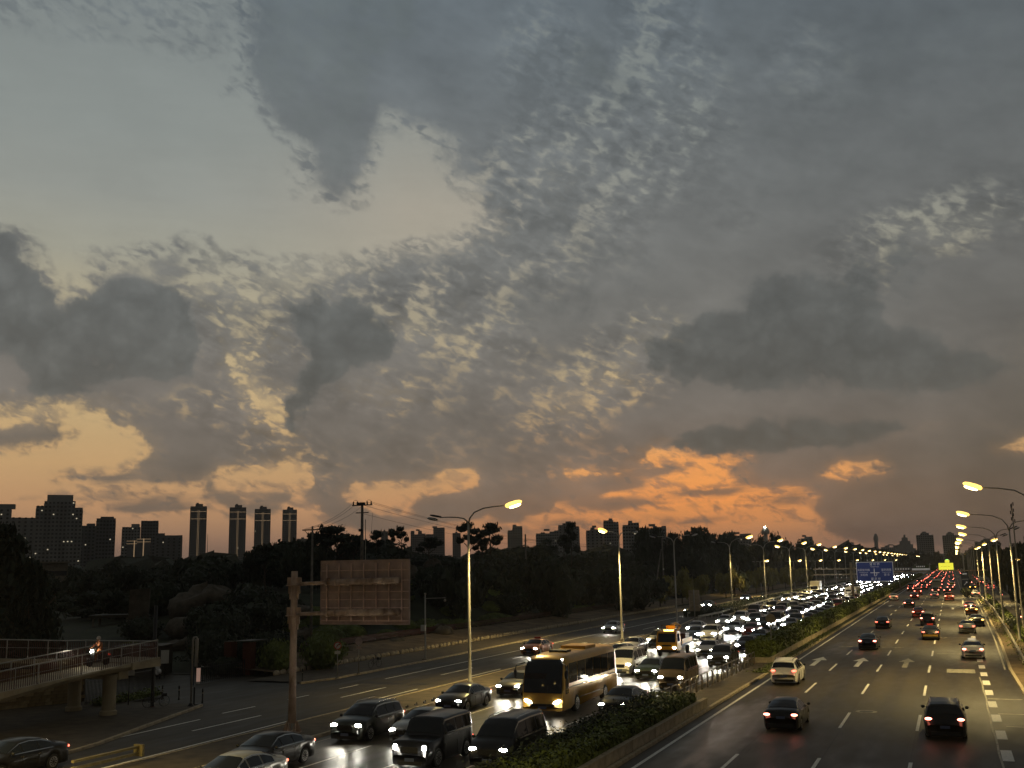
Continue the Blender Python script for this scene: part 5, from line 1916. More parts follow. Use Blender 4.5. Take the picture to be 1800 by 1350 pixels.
WB = mat('white_bus_paint', (0.62, 0.58, 0.47), 0.4, vary=0.08, scale=2)
box_bus('white bus seen from behind in the third lane of the highway', -4.4, 326, 0.0, WB)
box_bus('pale bus with a dark windscreen in the queue right below the big blue sign', -20.3, 238, 0.0, WB, lit=True)
bt = thing('box_truck', 'pale box truck standing out above the queue at its left edge', 'truck', (-33.6, 288, 0.004))
MB().box((0, 1.0, 1.5), (2.1, 1.9, 2.0)).obj('cab', WB, bt)
MB().box((0, 4.8, 2.2), (2.4, 5.4, 2.7)).obj('cargo_box', WB, bt)
MB().add([(-.9, .03, 1.5), (.9, .03, 1.5), (.9, .03, 2.3), (-.9, .03, 2.3)], [(0, 1, 2, 3)]).obj('windscreen', M['glass'], bt)
for sg in (1, -1):
    MB().blob((sg * .8, 0.03, .9), (.15, .06, .12), 1, 0).obj('headlight', M['head'], bt, smooth=True)
    for wy in (1.1, 6.0):
        link('wheel', WHEEL[.48][0], bt, (sg * .95, wy, .48))
# kind, x, y, height of the top above the road, crown radius
TREES = [
    ('cedar', -70.5, 63.7, 12.3, 3.1),
    ('cedar', -61.6, 58.5, 9.3, 1.6),
    ('broad', -236.0, 225.6, 12.5, 4.8),
    ('broad', -252.4, 245.8, 12.0, 6.7),
    ('broad', -235.3, 236.3, 12.2, 5.2),
    ('broad', -222.6, 226.4, 12.2, 6.3),
    ('broad', -239.0, 250.9, 10.8, 5.2),
    ('broad', -234.9, 250.1, 11.2, 6.6),
    ('broad', -226.9, 249.0, 12.3, 6.1),
    ('broad', -220.5, 246.0, 12.0, 4.7),
    ('broad', -219.3, 251.9, 10.4, 5.3),
    ('broad', -227.3, 266.9, 11.1, 6.8),
    ('broad', -216.1, 258.0, 11.3, 5.6),
    ('broad', -220.6, 268.0, 11.7, 4.9),
    ('broad', -153.1, 149.3, 9.3, 4.6),
    ('broad', -167.1, 168.8, 9.7, 4.5),
    ('broad', -156.3, 162.5, 9.8, 4.4),
    ('broad', -146.8, 157.3, 8.9, 4.7),
    ('broad', -138.1, 153.7, 9.7, 3.9),
    ('broad', -139.6, 160.1, 9.0, 4.2),
    ('broad', -133.7, 156.7, 9.1, 4.7),
    ('broad', -144.8, 177.2, 8.3, 5.7),
    ('broad', -111.8, 116.2, 6.6, 4.5),
    ('broad', -104.5, 112.4, 5.9, 4.4),
    ('broad', -100.4, 110.8, 6.7, 3.3),
    ('broad', -97.0, 110.4, 5.9, 3.1),
    ('broad', -102.4, 119.2, 6.6, 3.8),
    ('broad', -103.3, 124.3, 6.5, 4.0),
    ('broad', -177.4, 218.5, 12.9, 4.2),
    ('broad', -173.7, 220.7, 12.7, 4.8),
    ('broad', -174.1, 225.0, 11.0, 4.9),
    ('broad', -193.9, 258.9, 12.6, 5.5),
    ('broad', -166.6, 225.9, 12.0, 4.6),
    ('broad', -184.8, 256.9, 11.4, 5.4),
    ('broad', -111.4, 133.6, 8.4, 3.9),
    ('broad', -107.2, 133.5, 7.6, 3.6),
    ('broad', -118.2, 154.0, 7.8, 4.8),
    ('broad', -112.4, 151.7, 7.6, 5.3),
    ('broad', -101.1, 140.5, 8.3, 5.1),
    ('broad', -73.2, 92.1, 5.4, 3.2),
    ('broad', -76.8, 100.2, 5.4, 3.3),
    ('broad', -69.2, 93.7, 5.5, 3.5),
    ('broad', -74.5, 105.4, 5.7, 3.9),
    ('broad', -71.9, 105.6, 5.7, 2.8),
    ('broad', -82.0, 114.5, 12.2, 2.8),
    ('broad', -89.9, 127.8, 12.8, 4.1),
    ('broad', -91.2, 131.8, 13.5, 3.0),
    ('broad', -87.5, 131.2, 13.3, 4.0),
    ('broad', -82.7, 123.5, 12.0, 2.6),
    ('broad', -81.1, 124.9, 12.2, 3.3),
    ('broad', -82.3, 135.8, 12.8, 2.0),
    ('broad', -91.9, 155.0, 13.4, 2.9),
    ('broad', -89.9, 153.3, 13.4, 2.8),
    ('broad', -99.7, 173.7, 11.3, 2.9),
    ('broad', -96.3, 174.3, 11.9, 3.1),
    ('broad', -97.1, 179.7, 11.8, 2.9),
    ('broad', -94.1, 178.7, 11.5, 3.5),
    ('broad', -88.7, 166.2, 10.3, 3.1),
    ('broad', -80.1, 156.2, 11.0, 3.9),
    ('broad', -77.0, 153.7, 10.1, 3.9),
    ('broad', -79.1, 162.5, 11.0, 3.4),
    ('broad', -70.0, 138.8, 9.0, 2.9),
    ('broad', -65.9, 135.3, 9.4, 3.7),
    ('broad', -61.2, 131.5, 9.8, 3.7),
    ('broad', -66.1, 147.6, 9.1, 3.8),
    ('broad', -88.2, 206.7, 13.5, 6.6),
    ('broad', -85.7, 207.4, 12.9, 6.5),
    ('broad', -84.1, 213.2, 13.5, 5.1),
    ('broad', -83.9, 221.4, 14.0, 5.2),
    ('broad', -70.4, 164.3, 10.9, 4.4),
    ('broad', -63.8, 160.6, 10.4, 4.6),
    ('broad', -59.4, 157.5, 10.7, 5.6),
    ('broad', -56.2, 156.7, 9.9, 4.4),
    ('broad', -96.9, 261.4, 13.6, 7.1),
    ('broad', -91.5, 263.5, 11.9, 5.5),
    ('broad', -83.6, 250.6, 12.2, 7.0),
    ('broad', -74.3, 234.9, 11.1, 5.9),
    ('broad', -76.8, 254.6, 11.6, 6.8),
    ('broad', -71.7, 247.5, 11.1, 6.1),
    ('broad', -62.6, 185.0, 8.0, 4.5),
    ('broad', -67.2, 205.2, 8.0, 6.4),
    ('broad', -62.4, 201.1, 8.3, 4.9),
    ('broad', -54.0, 183.7, 8.8, 5.0),
    ('broad', -52.4, 189.8, 7.9, 5.9),
    ('poplar', -82.0, 299.2, 17.9, 5.2),
    ('poplar', -85.5, 325.8, 16.8, 4.4),
    ('poplar', -80.4, 307.6, 17.9, 5.2),
    ('poplar', -75.0, 305.2, 16.4, 4.0),
    ('poplar', -74.3, 306.1, 16.1, 5.0),
    ('poplar', -79.6, 345.3, 18.0, 4.6),
    ('poplar', -67.9, 304.2, 17.7, 3.6),
    ('poplar', -65.7, 302.9, 17.6, 5.2),
    ('poplar', -69.9, 334.4, 16.6, 5.3),
    ('poplar', -67.9, 343.7, 16.6, 5.4),
    ('poplar', -64.0, 336.7, 17.0, 5.0),
    ('broad', -78.8, 307.1, 14.4, 5.4),
    ('broad', -76.5, 309.0, 14.3, 4.9),
    ('broad', -71.8, 309.6, 13.0, 5.1),
    ('broad', -60.0, 273.8, 12.9, 5.5),
    ('broad', -58.7, 279.8, 11.9, 4.2),
    ('broad', -54.1, 284.3, 12.1, 5.0),
    ('broad', -72.4, 395.7, 17.1, 5.1),
    ('broad', -75.6, 442.2, 18.0, 5.9),
    ('broad', -73.7, 437.0, 17.4, 5.2),
    ('broad', -72.2, 442.2, 18.2, 4.7),
    ('broad', -64.1, 423.6, 16.8, 4.0),
    ('broad', -63.3, 440.1, 19.1, 5.4),
    ('broad', -59.3, 425.9, 16.7, 4.6),
    ('broad', -56.6, 443.3, 17.0, 5.8),
    ('broad', -51.8, 425.6, 17.1, 4.9),
    ('broad', -59.5, 372.2, 18.9, 3.9),
    ('broad', -62.9, 403.0, 19.2, 3.6),
    ('broad', -62.4, 414.2, 20.8, 4.7),
    ('broad', -74.6, 598.4, 19.2, 6.2),
    ('broad', -70.1, 587.5, 19.5, 5.6),
    ('broad', -64.7, 578.8, 19.1, 4.4),
    ('broad', -58.3, 547.9, 18.0, 5.7),
    ('broad', -53.2, 543.2, 15.2, 4.7),
    ('broad', -50.9, 553.1, 18.3, 6.0),
    ('broad', -46.1, 543.9, 14.8, 5.3),
    ('broad', -43.3, 555.9, 15.5, 4.4),
    ('broad', -46.3, 597.3, 15.3, 5.0),
    ('broad', -69.6, 919.1, 17.9, 7.7),
    ('broad', -64.2, 869.2, 16.0, 6.5),
    ('broad', -61.7, 873.6, 18.2, 7.5),
    ('broad', -54.8, 846.9, 14.9, 7.4),
    ('broad', -50.9, 864.1, 18.9, 7.4),
    ('broad', -45.3, 903.3, 14.2, 5.7),
    ('broad', -45.8, 969.6, 17.5, 6.3),
    ('broad', -36.6, 851.6, 14.0, 7.4),
    ('broad', -34.4, 925.5, 16.1, 7.9),
    ('broad', -29.1, 860.7, 13.9, 6.9),
    ('broad', -65.5, 1242.6, 15.0, 6.3),
    ('broad', -60.0, 1271.6, 18.9, 8.6),
    ('broad', -52.7, 1401.1, 19.3, 7.0),
    ('broad', -49.7, 1393.6, 13.5, 8.5),
    ('broad', -33.6, 1384.8, 21.7, 8.5),
    ('broad', -26.8, 1229.0, 13.5, 6.2),
    ('broad', -26.8, 1315.2, 17.1, 7.6),
    ('broad', -18.9, 1372.4, 14.8, 8.6),
    ('broad', -13.4, 1251.7, 19.3, 6.4),
    ('broad', -0.9, 921.3, 17.7, 5.9),
    ('broad', 3.1, 964.5, 14.7, 5.8),
    ('broad', 7.8, 865.7, 12.3, 4.8),
    ('broad', 13.1, 935.6, 13.5, 7.4),
    ('broad', 19.9, 878.1, 17.7, 6.5),
    ('broad', 24.7, 887.4, 17.1, 6.0),
    ('broad', 11.4, 313.4, 13.5, 3.7),
    ('broad', 14.9, 327.3, 13.0, 4.0),
    ('broad', 17.0, 350.8, 13.7, 4.9),
    ('broad', 18.7, 315.3, 13.2, 4.7),
    ('broad', 21.5, 342.1, 13.4, 4.0),
    ('broad', 21.2, 313.0, 12.5, 3.7),
    ('broad', 7.3, 517.5, 14.1, 4.1),
    ('broad', 11.7, 510.4, 14.4, 4.6),
    ('broad', 15.1, 556.4, 11.9, 4.3),
    ('broad', 16.4, 525.8, 13.1, 4.2),
    ('broad', 21.0, 519.9, 14.2, 3.8),
    ('broad', 11.8, 215.3, 8.8, 3.2),
    ('broad', 11.4, 187.2, 8.7, 3.6),
    ('broad', 14.9, 213.7, 9.5, 4.0),
    ('pine', -79.3, 127.3, 14.6, 3.9),
    ('pine', -81.7, 137.6, 13.6, 2.2),
    ('pine', -84.0, 147.8, 14.5, 1.7),
    ('pine', -91.6, 166.5, 15.5, 1.1),
    ('pine', -90.2, 167.2, 16.0, 1.5),
    ('pine', -76.4, 151.8, 13.4, 2.3),
    ('pine', -87.8, 190.7, 17.2, 2.5),
    ('pine', -81.7, 188.0, 16.8, 3.1),
    ('pine', -87.5, 196.4, 15.3, 2.3),
    ('pine', -80.4, 226.1, 15.5, 1.9),
    ('pine', -78.8, 226.7, 18.0, 2.2),
    ('pine', -84.1, 224.8, 14.3, 2.6),
    ('pine', -78.0, 110.2, 11.5, 2.6),
    ('pine', -81.7, 125.8, 13.8, 1.5),
    ('street', -49.4, 185.6, 6.4, 2.6),
    ('street', -48.8, 203.9, 6.3, 3.0),
    ('street', -49.1, 221.7, 7.4, 3.3),
    ('street', -49.7, 240.7, 6.0, 3.0),
    ('street', -48.8, 263.1, 6.1, 2.9),
    ('street', -49.7, 277.5, 7.4, 2.8),
    ('street', -48.6, 301.1, 7.2, 2.8),
    ('street', -48.7, 320.5, 7.5, 2.6),
    ('street', -49.9, 334.0, 6.8, 2.9),
    ('street', -49.2, 353.6, 7.0, 3.1),
    ('street', -49.4, 375.1, 7.0, 2.7),
    ('street', -50.2, 393.6, 6.2, 3.2),
    ('street', -49.8, 411.9, 6.4, 3.1),
    ('streetR', 18.2, 135, 7.7, 3.2),
    ('streetR', 18.1, 157, 8.2, 3.2),
    ('streetR', 18.3, 179, 7.9, 3.2),
    ('streetR', 19.1, 201, 7.4, 3.2),
]
# ---------------------------------------------------------------- park ground and hill


def smooth01(t):
    t = max(0.0, min(1.0, t))
    return t * t * (3 - 2 * t)


def park_height(x, y):
    h = smooth01((-57 - x) / 10) * 0.7 * smooth01((y - 74) / 8)
    h += 8.5 * math.exp(-((x + 112) / 42) ** 2 - ((y - 200) / 60) ** 2) * smooth01((-58 - x) / 18)
    h += 5.0 * math.exp(-((x + 82) / 26) ** 2 - ((y - 150) / 34) ** 2) * smooth01((-58 - x) / 14)
    h += 2.2 * math.exp(-((x + 80) / 16) ** 2 - ((y - 112) / 16) ** 2)
    h += 0.25 * sin(x * .21) * cos(y * .17) * smooth01((-60 - x) / 12) * smooth01((y - 76) / 10)
    return max(h, 0.02) + 0.02


mb = MB()
xs = [-51.6 - 0.01 - i * 2.6 for i in range(24)] + [-116 - i * 7 for i in range(30)]
ys_ = [74.2 + i * 3.0 for i in range(60)] + [255 + i * 12 for i in range(40)]
for x in xs:
    for y in ys_:
        mb.v.append((x, y, park_height(x, y)))
ny = len(ys_)
for i in range(len(xs) - 1):
    for j in range(ny - 1):
        a = i * ny + j
        mb.f.append((a, a + 1, a + ny + 1, a + ny))
mb.obj('park_hill_terrain', M['grass'], smooth=True, kind='structure')
mb = MB()
for i, y in enumerate([74.3, 90, 110, 140, 180, 230, 300, 500]):
    mb.v += [(-51.75, y, .36), (-54.5, y, .55), (-57.6, y, .92)]
for i in range(7):
    for k in range(2):
        a = i * 3 + k
        mb.f.append((a, a + 3, a + 4, a + 1))
mb.obj('soil_bank', M['soil'], smooth=True, kind='structure')
sheet('park_path', -104, -60, 74.05, 78.5, 0.06, M['old_asphalt'])
mb = MB()
mb.add([(-130, 118, .3), (-90, 118, .3), (-150, 180, .3), (-185, 180, .3)], [(0, 1, 2, 3)])
mb.obj('park_path', M['concrete'], kind='structure')

# low stone edging between pavement and bank: single stones near, a run beyond
edging = link('bank_edging', None, None, kind='structure')
st = [MB().blob((0, 0, .16), (.16, .48, .26), s_, .12, 8, 5).mesh('edging_stone', M['kerb'], True) for s_ in range(4)]
y = 74.6
k = 0
while y < 210:
    o = link('edging_stone', st[k % 4], edging, (-51.65 + random.uniform(-.05, .05), y, .08), random.uniform(-.08, .08))
    y += 0.98
    k += 1


# ---------------------------------------------------------------- trees
def crown_mesh(kind, seed):
    r = random.Random(seed)
    vs, fs = [], []
    core = MB()

    def add(n, pt, size):
        v, f = leaves(r, n, pt, size)
        o = len(vs)
        vs.extend(v)
        fs.extend([tuple(i + o for i in q) for q in f])

    if kind in ('broad', 'street'):
        lumps = []
        for i in range(11 if kind == 'broad' else 9):
            a = r.uniform(0, 6.28)
            q = r.uniform(.1, .72)
            lumps.append((q * cos(a), q * sin(a), r.uniform(.25, .82) if kind == 'broad' else r.uniform(.45, .82), r.uniform(.26, .44)))
        lumps.append((0, 0, .62, .46))
        for (x, y, z, s) in lumps:
            core.blob((x, y, z), (s * .78, s * .78, s * .52), r.randint(0, 999), .3, 7, 5)

            def pt(q, x=x, y=y, z=z, s=s):
                d = Vector((q.gauss(0, 1), q.gauss(0, 1), q.gauss(0, 1))).normalized()
                k = s * q.uniform(.72, 1.12)
                return (x + d.x * k, y + d.y * k, z + d.z * k * .68), tuple(d)
            add(150, pt, .062)
    elif kind == 'poplar':
        for i in range(14):
            z = .12 + .86 * i / 13
            s = .62 * (1 - abs(z - .42) * 1.05) + .10
            core.blob((r.uniform(-.12, .12), r.uniform(-.12, .12), z), (s * .7, s * .7, .09), i, .35, 7, 5)

            def pt(q, z=z, s=s):
                a = q.uniform(0, 6.28)
                k = s * q.uniform(.6, 1.25)
                return (k * cos(a), k * sin(a), z + q.uniform(-.07, .09)), (cos(a), sin(a), .3)
            add(110, pt, .055)
    elif kind == 'cedar':
        for i in range(17):
            z = .04 + .93 * i / 16
            s = .98 * (1 - z) ** .62 + .04
            core.blob((0, 0, z), (s * .62, s * .62, .05), i, .25, 8, 4)

            def pt(q, z=z, s=s):
                a = q.uniform(0, 6.28)
                k = s * q.uniform(.35, 1.12) * (1 + .12 * sin(a * 5 + z * 30))
                return (k * cos(a), k * sin(a), z - k * .05 + q.uniform(-.02, .035)), (cos(a) * .3, sin(a) * .3, 1)
            add(230, pt, .05)
    elif kind == 'pine':
        pads = [(0, 0, .95, .42), (.38, .1, .84, .40), (-.42, -.05, .80, .38), (.05, -.3, .72, .34), (.55, .1, .64, .26), (-.5, .2, .58, .30), (.15, .25, .50, .28)]
        for (x, y, z, s) in pads[:r.choice((5, 6, 7))]:
            x += r.uniform(-.1, .1)
            z += r.uniform(-.05, .05)
            core.blob((x, y, z), (s * .82, s * .82, .060), r.randint(0, 999), .3, 9, 4)

            def pt(q, x=x, y=y, z=z, s=s):
                a = q.uniform(0, 6.28)
                k = s * math.sqrt(q.random()) * q.uniform(.9, 1.15)
                return (x + k * cos(a), y + k * sin(a), z + q.gauss(.01, .028)), (0, 0, 1)
            add(190, pt, .048)
    elif kind == 'mound':
        core.blob((0, 0, .05), (.93, .93, .88), seed, .03, 14, 9, flat=.2)

        def pt(q):
            d = Vector((q.gauss(0, 1), q.gauss(0, 1), abs(q.gauss(0, 1)))).normalized()
            k = q.uniform(.95, 1.03)
            return (d.x * k, d.y * k, .05 + d.z * k * .93), tuple(d)
        add(1500, pt, .055)
    elif kind == 'shrub':
        core.blob((0, 0, .45), (.7, .7, .45), seed, .2, 10, 6)

        def pt(q):
            d = Vector((q.gauss(0, 1), q.gauss(0, 1), q.gauss(0, 1))).normalized()
            k = q.uniform(.5, 1.05)
            return (d.x * k, d.y * k, .5 + d.z * .5 * k), tuple(d)
        add(1500, pt, .07)
    o = len(vs)
    vs += core.v
    fs += [tuple(i + o for i in q) for q in core.f]
    m_ = MB()
    m_.v, m_.f = vs, fs
    return m_


def trunk_mesh(kind, seed):
    r = random.Random(seed)
    m_ = MB()
    if kind == 'pine':
        p = [(0, 0, 0)]
        for i in range(1, 6):
            p.append((p[-1][0] + r.uniform(-.09, .09), p[-1][1] + r.uniform(-.05, .05), i * .19))
        m_.tube(p, [.045, .04, .035, .03, .022, .015], 6)
        for z, dx in ((.55, .42), (.62, -.42), (.72, .36), (.45, -.3)):
            q = p[min(5, int(z / .19))]
            m_.tube([(q[0], q[1], z - .08), (q[0] + dx * .5, q[1], z), (q[0] + dx, q[1], z + .05)], [.018, .014, .008], 5)
    else:
        m_.tube([(0, 0, 0), (.01, .01, .2), (-.01, .02, .4), (.01, 0, .6)], [.05, .04, .032, .02], 7)
        for k in range(5):
            a = k * 1.3 + r.random()
            z = .22 + .07 * k
            m_.tube([(0, 0, z), (.2 * cos(a), .2 * sin(a), z + .14), (.42 * cos(a), .42 * sin(a), z + .24)], [.022, .016, .008], 5)
    return m_


CROWN, TRUNK = {}, {}
for kd, mt, ns in (('broad', 'leaf_dark', 5), ('poplar', 'leaf_dark', 3), ('cedar', 'leaf_pine', 2), ('pine', 'leaf_pine', 5), ('street', 'leaf_yellow', 3), ('mound', 'leaf_mid', 3), ('shrub', 'leaf_dark', 3)):
    CROWN[kd] = [crown_mesh(kd, 40 + i * 7).mesh('crown', M[mt]) for i in range(ns)]
    if kd not in ('mound', 'shrub'):
        TRUNK[kd] = [trunk_mesh(kd, 3 + i).mesh('trunk', M['bark'], True) for i in range(ns)]


def tree(kind, x, y, top, rad, label, cat='tree', name=None, group=None, base=None, leaf=None):
    b = park_height(x, y) if base is None and x < -52 else (base or 0.0)
    H = max(1.5, top - b)
    root = thing(name or {'pine': 'pine_tree', 'cedar': 'conifer_tree', 'poplar': 'poplar_tree'}.get(kind, 'broadleaf_tree'), label, cat, (x, y, b), random.uniform(0, 6.28), group)
    i = random.randrange(len(CROWN[kind]))
    c = link('crown', CROWN[kind][i], root)
    if leaf:
        c.material_slots[0].link = 'OBJECT'
        c.material_slots[0].material = M[leaf]
    if kind == 'broad':
        c.scale = (rad, rad, H * .92)
        c.location = (0, 0, H * .02)
    elif kind == 'street':
        c.scale = (rad, rad, H)
    else:
        c.scale = (rad, rad, H)
    if kind in TRUNK:
        t = link('trunk', TRUNK[kind][i % len(TRUNK[kind])], root)
        t.scale = (rad if kind == 'pine' else max(rad, H * .45), rad if kind == 'pine' else max(rad, H * .45), H)
        if kind == 'pine':
            t.scale = (rad, rad * 1.0, H)
    return root


kinds = {'broad': 'dark broadleaf tree', 'pine': 'flat-topped pine', 'poplar': 'tall dark poplar', 'cedar': 'tall conical conifer', 'street': 'round yellowish street tree', 'streetR': 'round yellowish tree'}
GRP = {'broad': 'dark trees of the park and the far wood', 'poplar': 'tall trees of the wood beyond the park', 'pine': 'flat-topped pines on the skyline', 'street': 'street trees along the service road', 'streetR': 'trees right of the side road', 'cedar': None}
counts = {}
pine_words = ['with a gap in its crown left of the big utility pole', 'low and wide between the two utility poles', 'just right of the big utility pole', 'thin-stemmed, left of the small pair', 'thin-stemmed with a leaning top, right of the small pair',
              'low, between the hill and the far apartment blocks', 'behind the fork of the nearest lamp post', 'broad, right of the nearest lamp post', 'spreading below the broad pine on the hill', 'left of the double-stemmed pine against an apartment block',
              'tallest one in front of the apartment block', 'low, left of the second lamp post', 'broad and dark left of the wooden cross-arm pole', 'half behind the cross-arm utility pole']
WOOD = []
for (kd, x, y, top, rad) in TREES:
    i = counts.get(kd, 0)
    counts[kd] = i + 1
    if kd == 'pine':
        lab = 'flat-topped pine, ' + pine_words[i % len(pine_words)]
        tree('pine', x, y, top, rad * 1.15, lab, group=GRP[kd])
    elif kd == 'street':
        tree('street', x - max(0.0, 4.5 - i * .4), y, top, rad, 'round yellowish street tree by the service road, %s from the notice board' % ordinal(i), group=GRP[kd], base=.1)
    elif kd == 'streetR':
        tree('street', x, y, top, rad, 'round yellowish tree right of the side road, %s from the edge of the picture' % ordinal(i), group=GRP[kd], base=0)
    elif kd == 'cedar':
        tree('cedar', x, y, top, rad * 1.75, ['tall dark conifer at the left edge with its tip above the rooftops', 'lower dark conifer leaning against the tall one at the left edge'][i % 2])
    elif kd == 'poplar':
        WOOD.append((math.atan2(x, y), kd, x, y, top, rad, 'tall dark poplar', 'in the wood behind the third lamp post'))
    else:
        dist = math.hypot(x, y)
        az = math.degrees(math.atan2(x, y))
        size = 'wide' if rad > 4.2 else 'narrow' if rad < 2.9 else 'mid-sized'
        if x > 8:
            zone = 'in the belt right of the side road'
        elif dist > 600:
            zone = 'in the hazy belt far along the road'
        elif az < -43:
            zone = 'below the lit apartment towers' if dist > 200 else 'by the dim park lawn on the left'
        elif az < -38:
            zone = 'below the four gold lined towers' if dist > 150 else 'around the rocks of the park'
        elif az < -32:
            zone = 'at the tall utility pole' if dist > 160 else 'above the gantry post'
        elif az < -26:
            zone = 'on the slope left of the nearest lamp post'
        elif az < -18:
            zone = 'on the hill between the first two lamp posts'
        elif az < -10:
            zone = 'on the skyline above the street trees'
        else:
            zone = 'on the skyline left of the blue sign'
        WOOD.append((math.atan2(x, y), kd, x, y, top, rad, '%s dark tree' % size, zone))
WOOD.sort()
seen = {}
for az, kd, x, y, top, rad, what, zone in WOOD:
    k = seen.get((what, zone), 0)
    seen[(what, zone)] = k + 1
    tree(kd, x, y, top, rad, '%s %s, %s from the left' % (what, zone, ordinal(k)), group=GRP[kd])

rt = random.Random(8)
# clipped mounds along the bank, larger shrubs behind
mounds = []
for i in range(60):
    y = 84 + i * 2.3 + rt.uniform(-1.2, 1.2)
    mounds.append((-59.5 - rt.random() ** 1.3 * 16, y, rt.uniform(1.1, 2.4)))
for i, (x, y, s) in enumerate(mounds):
    root = thing('clipped_bush', '%s rounded clipped bush on the park bank, %s from the sign panel' % ('large' if s > 1.7 else 'small', ordinal(i)), 'bush', (x, y, park_height(x, y) - .1), rt.uniform(0, 6), 'clipped bushes on the park bank')
    c = link('foliage', CROWN['mound'][i % 3], root)
    c.scale = (s, s * rt.uniform(.9, 1.2), s * rt.uniform(.62, .85))
for i, (x, y, s, h) in enumerate([(-50.9, 80.2, 1.9, 3.1), (-52.8, 76.4, 1.7, 2.9), (-55.2, 78.4, 2.2, 3.4), (-57.5, 82, 2.4, 3.3), (-54.6, 87.5, 1.7, 2.2), (-58.5, 77.5, 2.2, 3.0), (-62, 80, 2.6, 3.2), (-60, 87, 2.6, 2.6),
                                  (-56.8, 74.6, 1.5, 1.6), (-66, 86, 3.0, 4.2), (-69, 97, 3.2, 3.8), (-75, 103, 3.4, 4.0), (-90, 106, 3.6, 4.6), (-81, 92, 2.4, 2.6), (-95, 118, 4.5, 5.5), (-100, 128, 5, 6),
                                  (-63, 150, 3.0, 3.2), (-70, 128, 3.5, 3.6), (-66, 112, 2.8, 3.0), (-72, 168, 4.2, 4.4), (-64, 190, 3.6, 3.4), (-80, 140, 4.5, 4.0), (-90, 160, 5.0, 4.5), (-64, 225, 3.8, 4.2), (-62, 255, 4, 4.5)]):
    root = thing('shrub', 'dark leafy shrub, %s of those between the gate and the park hill' % ordinal(i), 'shrub', (x, y, park_height(x, y) - .1), rt.uniform(0, 6), 'leafy shrubs of the park')
    c = link('foliage', CROWN['shrub'][i % 3], root)
    c.scale = (s, s, h)
    if i in (0, 1, 4):
        c.material_slots[0].link = 'OBJECT'
        c.material_slots[0].material = M['leaf_mid']

# boulders
rocks = [(-56.6, 79.6, .9, .8, 1.7, 'upright yellowish boulder under the corner of the big sign panel'), (-56.2, 87.3, 1.0, 1.2, .8, 'blocky pale boulder on the bank left of the camera pole'), (-55.8, 92.3, .8, 1.0, 1.0, 'rounded boulder behind the camera pole'),
         (-55.6, 96.4, 1.2, .7, .45, 'flat pale slab of rock right of the camera pole'), (-57.0, 104.5, 1.5, 1.6, .9, 'wide low boulder left of the nearest lamp post'), (-57.2, 116.5, 1.6, 1.9, 1.5, 'triangular pale boulder on the bank right of the nearest lamp post'),
         (-60, 150, 1.2, 2.0, 1.4, 'split pale boulder behind the silver car on the service road'), (-61.0, 154.5, .9, 1.1, 1.2, 'smaller twin of the split pale boulder'), (-60, 200, 1.0, 1.4, 1.8, 'pointed boulder at the foot of the double utility pole'),
         (-75.3, 95, 3.6, 3.4, 2.2, 'huge beige rock mass behind the sliding gate'), (-82, 104, 4.5, 4.0, 3.0, 'tallest beige rock mass behind the park drive'), (-71.5, 106, 3.0, 3.4, 1.6, 'beige rock ledge right of the big rock mass'), (-90, 114, 4, 4, 2.0, 'dim rock ledge beyond the beige rock mass'),
         (-64.5, 98, 1.8, 1.8, 1.2, 'beige rock beside the gantry post in the park'), (-70, 86, 2.0, 1.6, 1.1, 'low rock just beyond the brick gate pillar'),
         (-110, 175, 7, 5, 2.6, 'dark rock band on the hill left of the big sign panel top'), (-96, 172, 5, 4, 2.4, 'dark rocks on the hill right of the big utility pole'), (-88, 168, 3, 3, 2.0, 'dark rocks above the right corner of the sign panel'),
         (-84, 190, 3.2, 3, 2.4, 'pale rocks on the hill slope beside the second utility pole'), (-74, 140, 1.6, 1.8, 2.4, 'upright pale rock half way up the hill left of the lamp post'), (-76, 152, 1.5, 1.5, 2.2, 'upright pinkish rock by the round green mound')]
for i, (x, y, a, b, h, lab) in enumerate(rocks):
    mb = MB()
    mb.blob((0, 0, h * .30), (a, b, h * .75), i + 3, .26, 26, 16)
    mb.obj('boulder', M['rock'] if i < 15 or i > 17 else M['rock_dark'], None, smooth=True, loc=(x, y, park_height(x, y) - .15), label=lab, cat='boulder')
mb = MB()
mb.blob((0, 0, 0), (9, 9, 5.2), 5, .03, 28, 14, flat=.05)
mb.obj('grass_mound', M['leaf_mid'], None, smooth=True, loc=(-72.5, 160, 1.0), kind='structure')
# fibres of grass and ground cover on the bank
mb = MB()
vs, fs = leaves(random.Random(12), 9000, lambda r: ((-57.6 - r.random() ** 2 * 8, 75 + r.random() ** 1.4 * 110, .95 + .1 * r.random()), (0, 0, 1)), .11)
mb.v, mb.f = vs, fs
mb.obj('ground_cover', M['leaf_dark'], kind='stuff')
mb = MB()
vs, fs = leaves(random.Random(13), 2500, lambda r: ((-51.5 + r.gauss(0, .25), 54.5 + r.random() * 6, .15 + abs(r.gauss(0, .2))), (0, 0, 1)), .09)
v2, f2 = leaves(random.Random(14), 2200, lambda r: ((-14.15 + r.gauss(0, .35), 84 + r.random() ** 1.6 * 60, .16 + abs(r.gauss(0, .06))), (0, 0, 1)), .07)
v3, f3 = leaves(random.Random(15), 3500, lambda r: ((5.3 + r.gauss(0, .5), 60 + r.random() * 190, .14 + abs(r.gauss(0, .1))), (0, 0, 1)), .08)
mb.v = vs
mb.f = list(fs)
for v_, f_ in ((v2, f2), (v3, f3)):
    o = len(mb.v)
    mb.v = mb.v + v_
    mb.f += [tuple(i + o for i in q) for q in f_]
mb.obj('weeds', M['leaf_mid'], kind='stuff')

